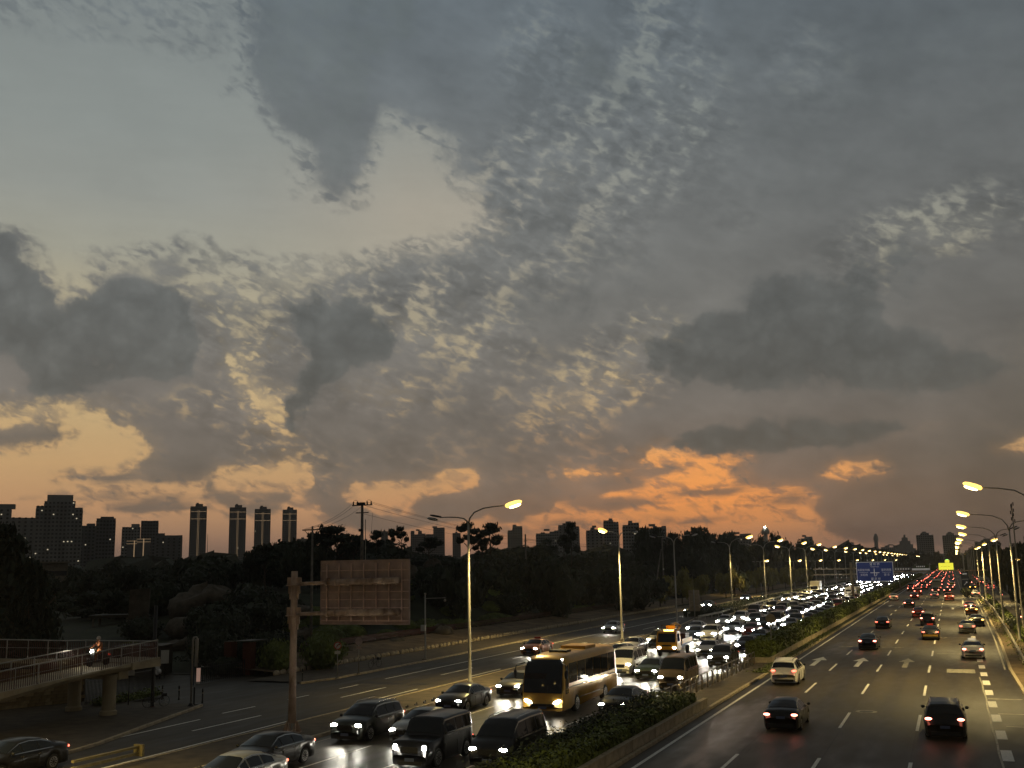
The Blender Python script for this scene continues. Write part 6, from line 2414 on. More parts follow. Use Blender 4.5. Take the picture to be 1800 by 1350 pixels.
# reddish picket fence of the park
root = thing('picket_fence', 'low reddish brown picket fence along the top of the park bank', 'fence', (-57.8, 84, .9))
pk = MB().box((0, 0, .38), (.03, .055, .76)).mesh('picket', M['red_metal'])
ry = 0.0
n = 0
run = MB()
while ry < 130:
    if n < 290:
        link('picket', pk, root, (0, ry, 0))
    else:
        run.box((0, ry, .38), (.03, .07, .76))
    n += 1
    ry += .13 if n < 290 else .26
run.obj('picket_run', M['red_metal'], root)['kind'] = 'stuff'
MB().box((0, 65, .6), (.04, 130, .05)).box((0, 65, .18), (.04, 130, .05)).obj('fence_rail', M['red_metal'], root)

# ---------------------------------------------------------------- gantry sign seen from behind
gs = thing('gantry_sign', 'weathered steel post with two arms holding a big sign panel seen from its back', 'road sign', (-32.55, 48.5, .12))
mb = MB()
mb.lathe([(.22, .5), (.19, 2.5), (.18, 5.9), (.175, 8.3)], 16)
mb.obj('post', M['rust_pole'], gs, smooth=True)
mb = MB()
mb.lathe([(.50, 0), (.50, .06)], 16)
for k in range(8):
    a = k * pi / 4
    mb.add([(.24 * cos(a), .24 * sin(a), .06), (.50 * cos(a), .50 * sin(a), .06), (.27 * cos(a), .27 * sin(a), .62)], [(0, 1, 2)])
    mb.add([(.24 * cos(a + .06), .24 * sin(a + .06), .06), (.50 * cos(a + .04), .50 * sin(a + .04), .06), (.27 * cos(a + .06), .27 * sin(a + .06), .62)], [(2, 1, 0)])
mb.obj('base_plate', M['rust_pole'], gs)
for zc in (7.62, 6.05):
    f_ = MB()
    f_.lathe([(.44, zc - .10), (.44, zc - .05)], 12)
    f_.prism([(-.36, -.04), (.36, -.04), (.36, .04), (-.36, .04)], zc - .50, zc - .11)
    f_.prism([(-.28, -.035), (.28, -.035), (.28, .035), (-.28, .035)], zc - .80, zc - .50)
    f_.prism([(-.42, -.05), (.42, -.05), (.42, .05), (-.42, .05)], zc - .05, zc + .35)
    f_.obj('bracket', M['rust_pole'], gs)
    a_ = MB()
    a_.tube([(.2, -.02, zc), (2.1, -.02, zc + .05)], [.09, .12], 10)
    a_.tube([(2.1, -.02, zc + .05), (6.35, -.02, zc + .12)], .17, 12)
    a_.obj('arm', M['rust_pole'], gs, smooth=True)
    fl = MB().tube([(2.06, -.02, zc + .05), (2.14, -.02, zc + .05)], .26, 12)
    fl.obj('flange', M['rust_pole'], gs)
    for k in range(6):
        cl = MB().tube([(2.55 + k * .72, -.02, zc + .06 + k * .01), (2.63 + k * .72, -.02, zc + .06 + k * .01)], .195, 12)
        cl.obj('clamp', M['rust_pole'], gs)
X0, X1, Z0, Z1 = 1.45, 6.75, 5.52, 8.80
MB().box(((X0 + X1) / 2, .36, (Z0 + Z1) / 2), (X1 - X0, .03, Z1 - Z0)).obj('panel', M['sign_back'], gs)
fr = MB()
fr.box(((X0 + X1) / 2, .34, Z1), (X1 - X0 + .04, .07, .04)).box(((X0 + X1) / 2, .34, Z0), (X1 - X0 + .04, .07, .04))
fr.box((X0, .34, (Z0 + Z1) / 2), (.04, .07, Z1 - Z0)).box((X1, .34, (Z0 + Z1) / 2), (.04, .07, Z1 - Z0))
fr.obj('rim', M['sign_back'], gs)
M['rib'] = mat('pale_rib', (0.66, 0.48, 0.38), 0.6, vary=.2, scale=3)
vr = MB().box((0, .25, 0), (.045, .09, Z1 - Z0 - .3)).mesh('upright_rib', M['rib'])
for k in range(7):
    link('upright_rib', vr, gs, (X0 + .42 + k * .745, 0, (Z0 + Z1) / 2))
hr = MB().box((0, .30, 0), (X1 - X0 - .1, .05, .045)).mesh('cross_rib', M['rib'])
for zz in (8.28, 7.18, 6.78, 6.36, 5.70, 7.75):
    link('cross_rib', hr, gs, ((X0 + X1) / 2, 0, zz))
MB().box((X0 + 1.35, .325, 6.36), (.55, .04, .05)).box((X0 + 1.25, .325, 6.78), (.3, .04, .05)).box((X0 + 1.3, .325, 7.18), (.5, .04, .03)).obj('tape', M['steel'], gs)

# ---------------------------------------------------------------- footbridge ramp
ramp = thing('footbridge_ramp', 'concrete footbridge ramp with steel handrails and dark red balusters on round columns', 'footbridge ramp', (-46.5, 24, 0))
M['ramp'] = mat('ramp_concrete', (0.36, 0.30, 0.19), 0.75, vary=0.22, scale=.9, bump=.2, bscale=10, detail=7)


def deck(x0, x1, pts):
    """Deck between x0 and x1; pts = (y, z_bottom, z_top)."""
    m_ = MB()
    for y_, zb, zt in pts:
        m_.v += [(x0, y_, zb + .25), (x0 + .3 * (1 if x1 > x0 else -1), y_, zb), (x1 - .3 * (1 if x1 > x0 else -1), y_, zb), (x1, y_, zb + .25), (x1, y_, zt), (x0, y_, zt)]
    for i in range(len(pts) - 1):
        for k in range(6):
            a, b = i * 6 + k, i * 6 + (k + 1) % 6
            m_.f.append((a, b, b + 6, a + 6))
    m_.f.append(tuple(range(6)))
    e = (len(pts) - 1) * 6
    m_.f.append(tuple(reversed(range(e, e + 6))))
    return m_


RT = lambda y: 2.42 + (y - 42.4) * .0676
d1 = deck(2.7 - 2.7, -2.7, [(0, .55, RT(24)), (8, 1.05, RT(32)), (14, 1.45, RT(38)), (18.5, 1.84, RT(42.5)), (21.1, 2.15, RT(45.1)), (23.5, 2.41, RT(47.5)), (26.1, 2.60, RT(50.1)), (30.6, 2.66, RT(54.6))])
d1.obj('lower_deck', M['ramp'], ramp)
d2 = deck(-3.4, -6.0, [(29.9, 2.7, 3.14), (26, 2.9, 3.42), (22, 3.3, 3.8), (14, 4.0, 4.5), (6, 4.6, 5.1)])
d2.obj('upper_deck', M['ramp'], ramp)
MB().box((-3.05, 29.3, 2.91), (6.3, 2.5, .42)).obj('landing', M['ramp'], ramp)
for cx, cy, h in ((-1.1, 27.5, 2.55), (-4.8, 28.5, 2.7)):
    m_ = MB().lathe([(.50, 0), (.50, .22), (.40, .30), (.40, h - .5), (.44, h - .2)], 20)
    m_.obj('column', M['ramp'], ramp, smooth=False, loc=(cx, cy, .1))
MB().box((-2.9, 28.2, 2.42), (4.4, .8, .6)).obj('cross_beam', M['ramp'], ramp)


def balustrade(x, y0, y1, zf, name_seed, x1=None):
    """Rail of steel posts, top and middle tubes and dark red balusters."""
    n_ = 0
    L = y1 - y0
    X = lambda t: x if x1 is None else x + (x1 - x) * t
    k = int(L / 1.55) if x1 is None else max(2, int(abs(x1 - x) / 1.55))
    P = [(X(i / k), y0 + L * i / k, zf(y0 + L * i / k)) for i in range(k + 1)]
    top = MB()
    for a, b in zip(P, P[1:]):
        top.tube([(a[0], a[1], a[2] + 1.08), (b[0], b[1], b[2] + 1.08)], .035, 8, cap=False)
    top.obj('handrail', M['steel'], ramp, smooth=True)
    mid = MB()
    for a, b in zip(P, P[1:]):
        mid.tube([(a[0], a[1], a[2] + .62), (b[0], b[1], b[2] + .62)], .015, 5, cap=False)
    mid.obj('middle_rail', M['steel'], ramp)
    for a in P:
        link('post', POST, ramp, a)
    steps = int(max(L if L > 0 else -L, abs((x1 or x) - x)) / .15)
    for i in range(steps):
        t = (i + .5) / steps
        y_ = y0 + L * t
        link('baluster', BAL, ramp, (X(t), y_, zf(y_)))


POST = MB().lathe([(.045, 0), (.03, .08), (.028, .5), (.042, .56), (.028, .62), (.028, 1.08)], 8).mesh('post', M['steel'], True)
BAL = MB().box((0, 0, .52), (.03, .03, .98)).mesh('baluster', M['red_metal'])
balustrade(-.08, 10, 30.4, lambda y_: RT(y_ + 24), 1)
balustrade(-2.62, 10, 28.0, lambda y_: RT(y_ + 24), 2)
balustrade(-.08, 30.4, 30.45, lambda y_: 3.14, 3, x1=-6.0)
balustrade(-5.92, 10, 30.4, lambda y_: max(3.14, 3.14 + (29.9 - y_) * .082), 4)
rs = thing('dark_post', 'tall dark post at the end of the footbridge ramp', 'post', (-47.6, 55.3, .1))
MB().lathe([(.16, 0), (.11, .2), (.11, 6.3)], 10).obj('shaft', M['dark_metal'], rs, smooth=True)
MB().lathe([(.2, 0), (.2, .05)], 10).obj('base', M['red_metal'], rs)

# stone wall under the ramp: every block its own piece
w0, w1 = Vector((-57.6, 47.8, .1)), Vector((-54.2, 56.4, .1))
dv = (w1 - w0)
wl = dv.length
wall = thing('stone_wall', 'wall of yellowish stone blocks in the shade under the footbridge ramp', 'wall', w0, math.atan2(dv.y, dv.x))
MB().box((wl / 2, .12, 1.2), (wl, .22, 2.4)).obj('mortar_bed', M['mortar'], wall)
rw_ = random.Random(4)
unit_b = [MB().box((0, 0, 0), (L_, .10, .20)).mesh('stone_block', M['stone_brick']) for L_ in (.34, .46, .60)]
M['stone_pale'] = mat('pale_stone_block', (0.36, 0.27, 0.14), 0.85, vary=0.3, scale=3)
for r_ in range(11):
    x = rw_.uniform(0, .2)
    while x < wl - .5:
        q = rw_.randrange(3)
        L_ = (.34, .46, .60)[q]
        o = link('stone_block', unit_b[q], wall, (x + L_ / 2, -.02 + rw_.uniform(-.02, .015), .13 + r_ * .216))
        if rw_.random() < .3:
            o.material_slots[0].link = 'OBJECT'
            o.material_slots[0].material = M['stone_pale']
        x += L_ + .02

# iron fence, gate, boards
root = thing('iron_fence', 'black iron bar fence behind the ramp columns', 'fence', (-52.7, 54.9, .1), math.atan2(8.0, -1.2) - pi / 2)
bar = MB().box((0, 0, .8), (.03, .035, 1.6)).mesh('bar', M['dark_metal'])
for i in range(56):
    link('bar', bar, root, (0, i * .145, 0))
MB().box((0, 4.05, 1.5), (.04, 8.1, .05)).box((0, 4.05, .15), (.04, 8.1, .05)).obj('fence_rail', M['dark_metal'], root)
g0, g1 = Vector((-54.3, 67.9, 0)), Vector((-54.2, 73.8, 0))
gate = thing('sliding_gate', 'black sliding bar gate across half of the park drive', 'gate', g0, math.atan2(5.9, .1) - pi / 2)
gb = MB().box((0, 0, .72), (.05, .06, 1.35)).mesh('gate_bar', M['dark_metal'])
for i in range(26):
    link('gate_bar', gb, gate, (0, i * .235, 0.02))
MB().box((0, 2.95, .22), (.07, 5.9, .08)).box((0, 2.95, 1.2), (.06, 5.9, .05)).obj('gate_rail', M['dark_metal'], gate)
for i, (x, y) in enumerate(((-54.6, 74.9), (-56.8, 75.3))):
    pr = thing('brick_pillar', ['red brick gate pillar beside the shrubs', 'second red brick pillar behind the first, under the thin roof slab'][i], 'gate pillar', (x, y, 0))
    MB().box((0, 0, 1.35), (.72, .72, 2.7)).obj('core', M['mortar'], pr)
    bm_ = MB().box((0, 0, 0), (.235, .04, .062)).mesh('brick', M['brick_red'])
    for r_ in range(34):
        for side, (nx, ny_) in enumerate(((0, -1), (1, 0))):
            for k in range(3):
                off_ = (-.25 + k * .25 + (.06 if r_ % 2 else -.02))
                px_, py_ = (off_, -.37) if side == 0 else (.37, off_)
                link('brick', bm_, pr, (px_, py_, .05 + r_ * .078), 0 if side == 0 else pi / 2)
    if i == 0:
        MB().box((-.3, .6, 2.76), (1.6, 2.4, .08)).obj('roof_slab', M['old_asphalt'], pr)
for (x, y, z, w_, h_, lab, nm) in ((-60, 71, 1.72, .62, 1.05, 'blank white notice board on the gatehouse wall behind the ramp end', 'notice_board'), (-49.8, 55.6, 2.35, .62, .8, 'blank white board fixed below the end of the ramp', 'white_board')):
    r_ = thing(nm, lab, 'notice board', (x, y, 0), R(35))
    MB().box((0, 0, z), (w_, .04, h_)).obj('board', M['white_board'], r_)
    MB().box((0, .05, z / 2), (.06, .05, z)).obj('stand', M['dark_metal'], r_)
gh = thing('gatehouse', 'small dark gatehouse behind the end of the footbridge ramp', 'gatehouse', (-64, 73, 0), R(20))
MB().box((0, 0, 1.2), (4, 3, 2.4)).obj('wall', M['old_asphalt'], gh)
MB().box((0, 0, 2.45), (4.4, 3.4, .10)).obj('roof', M['old_asphalt'], gh)
MB().box((1.2, -1.52, 1.0), (.9, .05, 2.0)).obj('door', M['dark_metal'], gh)

ib = thing('information_board', 'information board with a blue panel and a lit pinkish panel beside the bent lamp pole', 'information board', (-45.5, 56.9, .1), R(30))
MB().box((-.25, 0, 1.9), (.26, .07, 1.35)).obj('blue_panel', mat('blue_grey_panel', (.05, .07, .09), .5), ib)
MB().box((.12, 0, 1.85), (.24, .07, .85)).obj('pink_panel', mat('backlit_pink_panel', (.5, .35, .28), .5, emit=(.9, .55, .42), power=.22), ib)
MB().box((.12, -.04, 1.36), (.24, .02, .10)).obj('lower_stripe', M['white_board'], ib)
MB().box((-.1, 0, .55), (.1, .06, 1.1)).box((-.1, 0, .03), (.5, .3, .06)).obj('stand', M['dark_metal'], ib)
bp_ = thing('bent_lamp_pole', 'short grey pole with a folded-over lamp arm on the pavement corner', 'lamp pole', (-45.3, 56.2, .1))
MB().tube([(0, 0, 0), (0, 0, 4.1), (.06, .02, 4.25), (.2, .06, 4.28), (.3, .09, 4.15), (.3, .09, 2.4)], .06, 8).obj('pole', M['pole_grey'], bp_, smooth=True)
MB().box((.24, .07, 3.3), (.16, .1, 1.7)).obj('lamp_box', M['pole_grey'], bp_)
MB().lathe([(.24, 0), (.18, .06), (.10, .2)], 8).obj('base', M['dark_metal'], bp_)

# signs on the pavement
def ring_sign(x, y, label, face, z=2.6, back=False):
    r_ = thing('traffic_sign', label, 'traffic sign', (x, y, .1), R(34))
    MB().lathe([(.035, 0), (.035, z + .25)], 8).obj('pole', M['pole_grey'], r_, smooth=True)
    MB().lathe([(.16, 0), (.12, .1)], 8).obj('base', M['concrete'], r_)
    dm = Matrix.Rotation(pi / 2, 3, 'X')
    MB().lathe([(.30, 0), (.30, .03)], 24, M=dm).obj('disc', M['sign_back'] if back else M['sign_red'], r_, loc=(0, -.03, z))
    if not back:
        MB().lathe([(.23, 0), (.23, .012)], 24, M=dm).obj('face', M['white_board'], r_, loc=(0, -.055, z))
        MB().tube([(-.05, -.075, z - .13), (-.05, -.075, z + .06), (.08, -.075, z + .10)], .022, 5).obj('arrow', M['black_trim'], r_)
        MB().box((.13, -.075, z + .10), (.12, .01, .12), 0).obj('arrow_head', M['black_trim'], r_)
        sl = MB().box((0, 0, 0), (.44, .012, .045))
        o_ = sl.obj('slash', M['sign_red'], r_, loc=(0, -.085, z))
        o_.rotation_euler = (0, R(-45), 0)
    MB().box((0, -.03, z - .52), (.44, .03, .24)).obj('plate', M['sign_back'] if back else M['white_board'], r_)
    return r_


ring_sign(-45.15, 73.4, 'red ringed traffic sign with a white plate below on the pavement corner', None, 2.5)
ring_sign(-45.3, 76.9, 'traffic sign seen from its grey back, right of the red ringed one', None, 2.6, back=True)
for i, (x, y, lab) in enumerate(((-49.7, 58.7, 'dark bollard nearest the ramp columns'), (-48.4, 58.8, 'dark bollard in the middle of the three by the drive'), (-45.6, 57.7, 'dark bollard beside the bent lamp pole'), (-46.9, 71.2, 'dark bollard on the far pavement corner under the sign panel'))):
    r_ = thing('bollard', lab, 'bollard', (x, y, .1), group='bollards at the park drive')
    MB().lathe([(.07, 0), (.06, .12), (.045, .14), (.045, .78), (.06, .82), (.05, .9), (.02, .93)], 10).obj('post', M['dark_metal'], r_, smooth=True)
    MB().lathe([(.048, .6), (.048, .68)], 10).obj('band', M['steel'], r_)

# camera pole on the pavement
cp = thing('camera_pole', 'grey pole with a traffic camera on a short arm and a control box', 'camera pole', (-45.9, 90.0, .1))
MB().lathe([(.11, 0), (.09, .3), (.06, 5.9)], 10).obj('pole', M['pole_grey'], cp, smooth=True)
MB().tube([(0, 0, 5.6), (2.1, 0, 5.65)], .035, 7).obj('arm', M['pole_grey'], cp)
MB().blob((2.05, 0, 5.40), (.11, .11, .13), 1, 0).obj('dome_camera', M['steel'], cp, smooth=True)
MB().blob((0, 0, 6.0), (.11, .11, .12), 1, 0).obj('top_camera', M['steel'], cp, smooth=True)
MB().box((-.14, -.1, 2.9), (.42, .3, .55)).obj('control_box', M['white_board'], cp)
MB().box((0, 0, .06), (.5, .5, .12)).obj('footing', M['concrete'], cp)

# ---------------------------------------------------------------- bicycles
def bicycle(x, y, rz, label, lean=0.10):
    r_ = thing('bicycle', label, 'bicycle', (x, y, .11), rz)
    dm = Matrix.Rotation(pi / 2, 3, 'X')
    for k, yy in enumerate((-.52, .52)):
        tr_ = MB()
        n_ = 18
        pts = [(yy + .33 * cos(2 * pi * i / n_), 0, .33 + .33 * sin(2 * pi * i / n_)) for i in range(n_ + 1)]
        tr_.tube(pts, .018, 5, cap=False)
        w_ = tr_.obj('wheel', M['black_trim'], r_)
        sp = MB()
        for i in range(8):
            a = i * pi / 4
            sp.tube([(yy, 0, .33), (yy + .32 * cos(a), 0, .33 + .32 * sin(a))], .004, 3)
        sp.obj('spokes', M['steel'], w_)['kind'] = 'stuff'
    f_ = MB()
    f_.tube([(-.52, 0, .33), (-.10, 0, .30), (.34, 0, .62), (-.18, 0, .66), (-.52, 0, .33)], .018, 6)
    f_.tube([(-.10, 0, .30), (-.22, 0, .82)], .017, 6)
    f_.tube([(.52, 0, .33), (.36, 0, .88)], .017, 6)
    f_.obj('frame', M['dark_metal'], r_)
    MB().blob((-.23, 0, .85), (.13, .07, .035), 1, 0).obj('saddle', M['black_trim'], r_)
    MB().tube([(.28, -.26, .92), (.38, 0, .92), (.28, .26, .92)], .014, 6).obj('handlebar', M['steel'], r_)
    MB().box((.50, 0, .72), (.26, .3, .2)).obj('basket', M['dark_metal'], r_)
    return r_


bicycle(-46.8, 82.2, R(78), 'shared bicycle parked by the bushy shrub on the far pavement')
bicycle(-47.3, 55.3, R(58), 'bicycle standing alone on the near pavement behind the ramp columns')


# ---------------------------------------------------------------- riders
def skin_figure(name, joints, bones, material, parent):
    me = bpy.data.meshes.new(name)
    me.from_pydata([j[0] for j in joints], bones, [])
    o = bpy.data.objects.new(name, me)
    COL.objects.link(o)
    o.modifiers.new('skin', 'SKIN')
    for i, j in enumerate(joints):
        me.skin_vertices[0].data[i].radius = (j[1], j[1])
    me.skin_vertices[0].data[0].use_root = True
    sb = o.modifiers.new('sub', 'SUBSURF')
    sb.levels = sb.render_levels = 1
    dg = bpy.context.evaluated_depsgraph_get()
    m2 = bpy.data.meshes.new_from_object(o.evaluated_get(dg))
    bpy.data.objects.remove(o)
    m2.materials.clear()
    m2.materials.append(material)
    m2.polygons.foreach_set('use_smooth', [True] * len(m2.polygons))
    return link(name, m2, parent)


def rider(x, y, z, rz, label, jacket, helmet, group=None, lit=None, tail=False):
    p_ = thing('person', label, 'person', (x, y, z), rz, group)
    J = [((0, -.12, .82), .15), ((0, -.10, 1.05), .15), ((0, -.02, 1.30), .17), ((0, .02, 1.42), .07), ((0, .05, 1.50), .06),
         ((-.20, .0, 1.36), .07), ((-.27, .20, 1.15), .05), ((-.24, .42, 1.06), .04), ((.20, .0, 1.36), .07), ((.27, .20, 1.15), .05), ((.24, .42, 1.06), .04),
         ((-.11, .0, .80), .10), ((-.16, .30, .74), .075), ((-.15, .30, .38), .055), ((-.15, .40, .33), .05),
         ((.11, .0, .80), .10), ((.16, .30, .74), .075), ((.15, .30, .38), .055), ((.15, .40, .33), .05)]
    B_ = [(0, 1), (1, 2), (2, 3), (3, 4), (2, 5), (5, 6), (6, 7), (2, 8), (8, 9), (9, 10), (0, 11), (11, 12), (12, 13), (13, 14), (0, 15), (15, 16), (16, 17), (17, 18)]
    skin_figure('body', J, B_, jacket, p_)
    hd = MB().blob((0, .07, 1.60), (.085, .10, .12), 1, 0, 12, 8).obj('head', mat('skin', (.35, .2, .13), .6), p_, smooth=True)
    MB().blob((0, .05, 1.64), (.12, .135, .125), 1, 0, 12, 8).obj('helmet', helmet, p_, smooth=True)
    for sg in (1, -1):
        fm = MB()
        for k in range(4):
            fm.tube([(sg * .24, .42, 1.06 - k * .004), (sg * (.20 - .004 * k), .46 + .01 * k, 1.05), (sg * .20, .47, 1.02)], .010, 4)
        fm.obj('fingers', mat('hand_skin', (.33, .19, .12), .6), p_)
    s_ = thing('motor_scooter', label.replace('person', 'scooter ridden by the person').replace(' riding a scooter', '')[:90], 'scooter', (x, y, z), rz)
    for yy in (-.55, .62):
        MB().lathe([(.15, -.05), (.23, -.05), (.25, 0), (.23, .05), (.15, .05)], 14, M=Matrix.Rotation(pi / 2, 3, 'Y')).obj('wheel', M['tyre'], s_, loc=(0, yy, .25))
    b_ = MB()
    b_.blob((0, -.35, .52), (.17, .42, .22), 1, .03, 10, 6)
    b_.box((0, .12, .30), (.3, .5, .08))
    b_.box((0, .42, .62), (.34, .08, .62))
    b_.obj('body', jacket if lit is None else M['black_trim'], s_, smooth=False)
    MB().blob((0, -.30, .76), (.14, .34, .06), 1, 0).obj('seat', M['black_trim'], s_)
    MB().tube([(-.28, .42, 1.03), (0, .48, 1.0), (.28, .42, 1.03)], .018, 6).obj('handlebar', M['dark_metal'], s_)
    MB().blob((0, .50, .88), (.12, .05, .10), 1, 0).obj('headlight', lit or M['lamp_off'], s_)
    MB().blob((0, -.76, .62), (.10, .04, .06), 1, 0).obj('taillight', M['brake'] if tail else M['tail_dim'], s_)
    return p_


rider(-48.0, 50.9, 3.0, pi - .15, 'person in an orange top and pale helmet riding a scooter on the footbridge ramp', mat('orange_jacket', (.38, .14, .05), .8), mat('pale_helmet', (.55, .48, .40), .4), lit=M['head'])
rider(8.2, 163, 0, 0, 'person in dark clothes riding a scooter on the side road at the right edge', mat('dark_jacket', (.03, .03, .035), .8), mat('white_helmet', (.5, .5, .5), .4), tail=True)
for i, (x, y, lab) in enumerate(((-41.0, 252, 'first distant rider with a bright lamp beside the separator hedge'), (-41.9, 178, 'distant rider with a lamp near the notice board'), (9.8, 262, 'distant rider on the side road'))):
    rider(x, y, 0, pi if i < 2 else 0, lab.replace('rider', 'person riding a scooter'), mat('dark_coat', (.03, .03, .03), .8), mat('dark_helmet', (.1, .1, .1), .4), lit=M['head'] if i < 2 else None, tail=i == 2)
ps = thing('motor_scooter', 'white scooter parked at the gatehouse', 'scooter', (-60.6, 71.0, 0.02), R(50))
for yy in (-.55, .62):
    MB().lathe([(.15, -.05), (.23, -.05), (.25, 0), (.23, .05), (.15, .05)], 14, M=Matrix.Rotation(pi / 2, 3, 'Y')).obj('wheel', M['tyre'], ps, loc=(0, yy, .25))
MB().blob((0, -.35, .55), (.17, .42, .24), 1, .03, 10, 6).box((0, .12, .30), (.3, .5, .08)).box((0, .42, .70), (.34, .1, .72)).obj('body', PAINT['white'], ps)
MB().tube([(-.28, .42, 1.05), (0, .48, 1.03), (.28, .42, 1.05)], .018, 6).obj('handlebar', M['dark_metal'], ps)

# small things on the separator
MB().lathe([(.16, 0), (.15, .05), (.06, .11), (.01, .13)], 10).obj('lamp_dome', M['white_board'], None, loc=(-31.15, 51.2, .12), label='small white dome light on the kerb strip left of the olive suv', cat='marker')
yb = thing('barrier', 'yellowish end piece of a plastic road barrier at the bottom edge', 'barrier', (-34.2, 38.9, .12))
MB().box((0, .1, .55), (.5, .14, .5)).obj('end_block', mat('yellow_plastic', (.22, .18, .07), .6, vary=.2), yb)
MB().box((0, -1.9, .42), (.16, 3.8, .12)).box((0, -1.9, .70), (.16, 3.8, .10)).obj('beam', mat('yellow_beam', (.19, .155, .06), .6, vary=.2), yb)
ms_ = MB().box((0, 0, .02), (.45, .6, .03))
for i in range(9):
    ms_2 = thing('marker_stud', 'small dark stud on the kerb beside the black sedan, %s in the row' % ordinal(i), 'stud', (-30.72, 55.5 + i * 1.15, .28), group='studs along the separator kerb')
    MB().box((0, 0, .06), (.05, .28, .10)).box((0, .12, .13), (.04, .05, .08)).obj('stud', M['dark_metal'], ms_2)

# ---------------------------------------------------------------- utility poles and wires
def utility_pole(x, y, h, label, arms=1, r=.16, base=None):
    b = park_height(x, y) if base is None else base
    u = thing('utility_pole', label, 'utility pole', (x, y, b))
    H = h - b
    MB().lathe([(r, 0), (r * .62, H)], 10).obj('pole', M['wood_pole'], u, smooth=True)
    return u, H


u1, H1 = utility_pole(-71.5, 122, 17.2, 'tall utility pole behind the sign panel with switchgear and several cables', r=.27)
MB().box((0, 0, H1 - .3), (3.0, .14, .14)).box((0, 0, H1 - 1.3), (1.9, .12, .12)).obj('cross_arm', M['dark_metal'], u1)
for sx in (-1.35, -.75, .75, 1.35):
    MB().lathe([(.09, 0), (.13, .1), (.07, .2), (.12, .3), (.03, .42)], 8).obj('insulator', M['black_trim'], u1, loc=(sx, 0, H1 - .22))
for sx in (-1.0, 1.0):
    MB().tube([(sx + .38 * cos(a_ * .6), 0, H1 + .05 + .32 * sin(a_ * .6)) for a_ in range(6)], .022, 5).obj('cable_loop', M['wire'], u1)
MB().box((.0, -.3, H1 - 3.6), (.55, .3, .35)).box((0, -.2, H1 - .1), (.9, .5, .3)).obj('switch_box', M['dark_metal'], u1)
MB().tube([(.55, 0, 0), (.5, 0, H1 - 2.2)], .06, 6).obj('cable_duct', M['pole_grey'], u1)
u2, H2 = utility_pole(-58.4, 90, 12.8, 'utility pole with a wooden cross-arm left of the sign panel', r=.15)
MB().box((0, 0, H2 - .35), (2.3, .1, .12)).obj('cross_arm', M['bark'], u2)
MB().tube([(.1, 0, H2 - 1.2), (.9, 0, H2 - .4)], .03, 5).tube([(-.1, 0, H2 - 1.2), (-.9, 0, H2 - .4)], .03, 5).obj('brace', M['dark_metal'], u2)
MB().tube([(-.1, 0, H2 - 3.2), (-.55, 0, H2 - 2.9), (-.6, 0, H2 - 2.2), (-.2, 0, H2 - 1.4)], .02, 5).obj('cable_loop', M['wire'], u2)
u3, H3 = utility_pole(-65.8, 166, 13.9, 'slim concrete pole standing on the hill slope between two lamp posts', r=.20)
MB().box((0, 0, H3 - 1.1), (.7, .1, .1)).obj('cross_arm', M['dark_metal'], u3)
u4, H4 = utility_pole(-53.6, 210, 13.8, 'double utility pole with a slanting prop beside the street trees', r=.20, base=.6)
MB().tube([(-2.4, 0, -.2), (-.25, 0, H4 - 2.2)], [.18, .12], 8).obj('prop', M['wood_pole'], u4, smooth=True)
MB().box((0, 0, H4 - .5), (2.0, .12, .12)).box((0, 0, H4 - 1.7), (1.3, .1, .1)).obj('cross_arm', M['dark_metal'], u4)
MB().box((.1, -.2, H4 - 6.2), (.2, .2, .3)).obj('junction_box', M['white_board'], u4)


def wire(a, b, sag, label, n=14, r=.018):
    A, B_ = Vector(a), Vector(b)
    pts = []
    for i in range(n + 1):
        t = i / n
        p = A.lerp(B_, t)
        p.z -= sag * 4 * t * (1 - t)
        pts.append(p - A)
    MB().tube(pts, r, 4, cap=False).obj('cable', M['wire'], None, loc=A, label=label, cat='cable', group='overhead cables')


T1 = (-71.5, 122, park_height(-71.5, 122) + H1)
T2 = (-58.4, 90, park_height(-58.4, 90) + H2)
for k, sx in enumerate((-1.3, -.7, .7)):
    wire((T1[0] + sx, T1[1], T1[2] + .1), (T2[0] + sx * .7, T2[1], T2[2] - .25), .5, 'cable from the tall utility pole down to the cross-arm pole, %s of three' % ORD[k])
T4 = (-96, 300, 15.0)
for k, (sx, dz) in enumerate(((-1.3, .1), (.7, .1), (1.3, .1), (-.8, -1.2))):
    wire((T1[0] + sx, T1[1], T1[2] + dz), (-72 + sx, 235, 12.6 + dz * .4), 1.6, 'cable running right from the tall utility pole behind the trees, %s of four' % ORD[k])
wire((T1[0] + 1.6, T1[1], T1[2] - 1.3), (T1[0] + .9, T1[1] + .5, T1[2] - 6), .1, 'cable dropping down beside the tall utility pole')
wire((-65.8, 166, 9.0), (-54.5, 210, 9.6), 1.0, 'low cable from the slim pole to the double pole', r=.022)
wire((-71.0, 122, 10.0), (-65.8, 166, 9.2), .8, 'low cable from the tall pole to the slim pole', r=.022)
wire((-65.8, 166, 13.2), (-53.6, 210, 13.4), 1.0, 'upper cable from the slim pole to the double pole', r=.022)
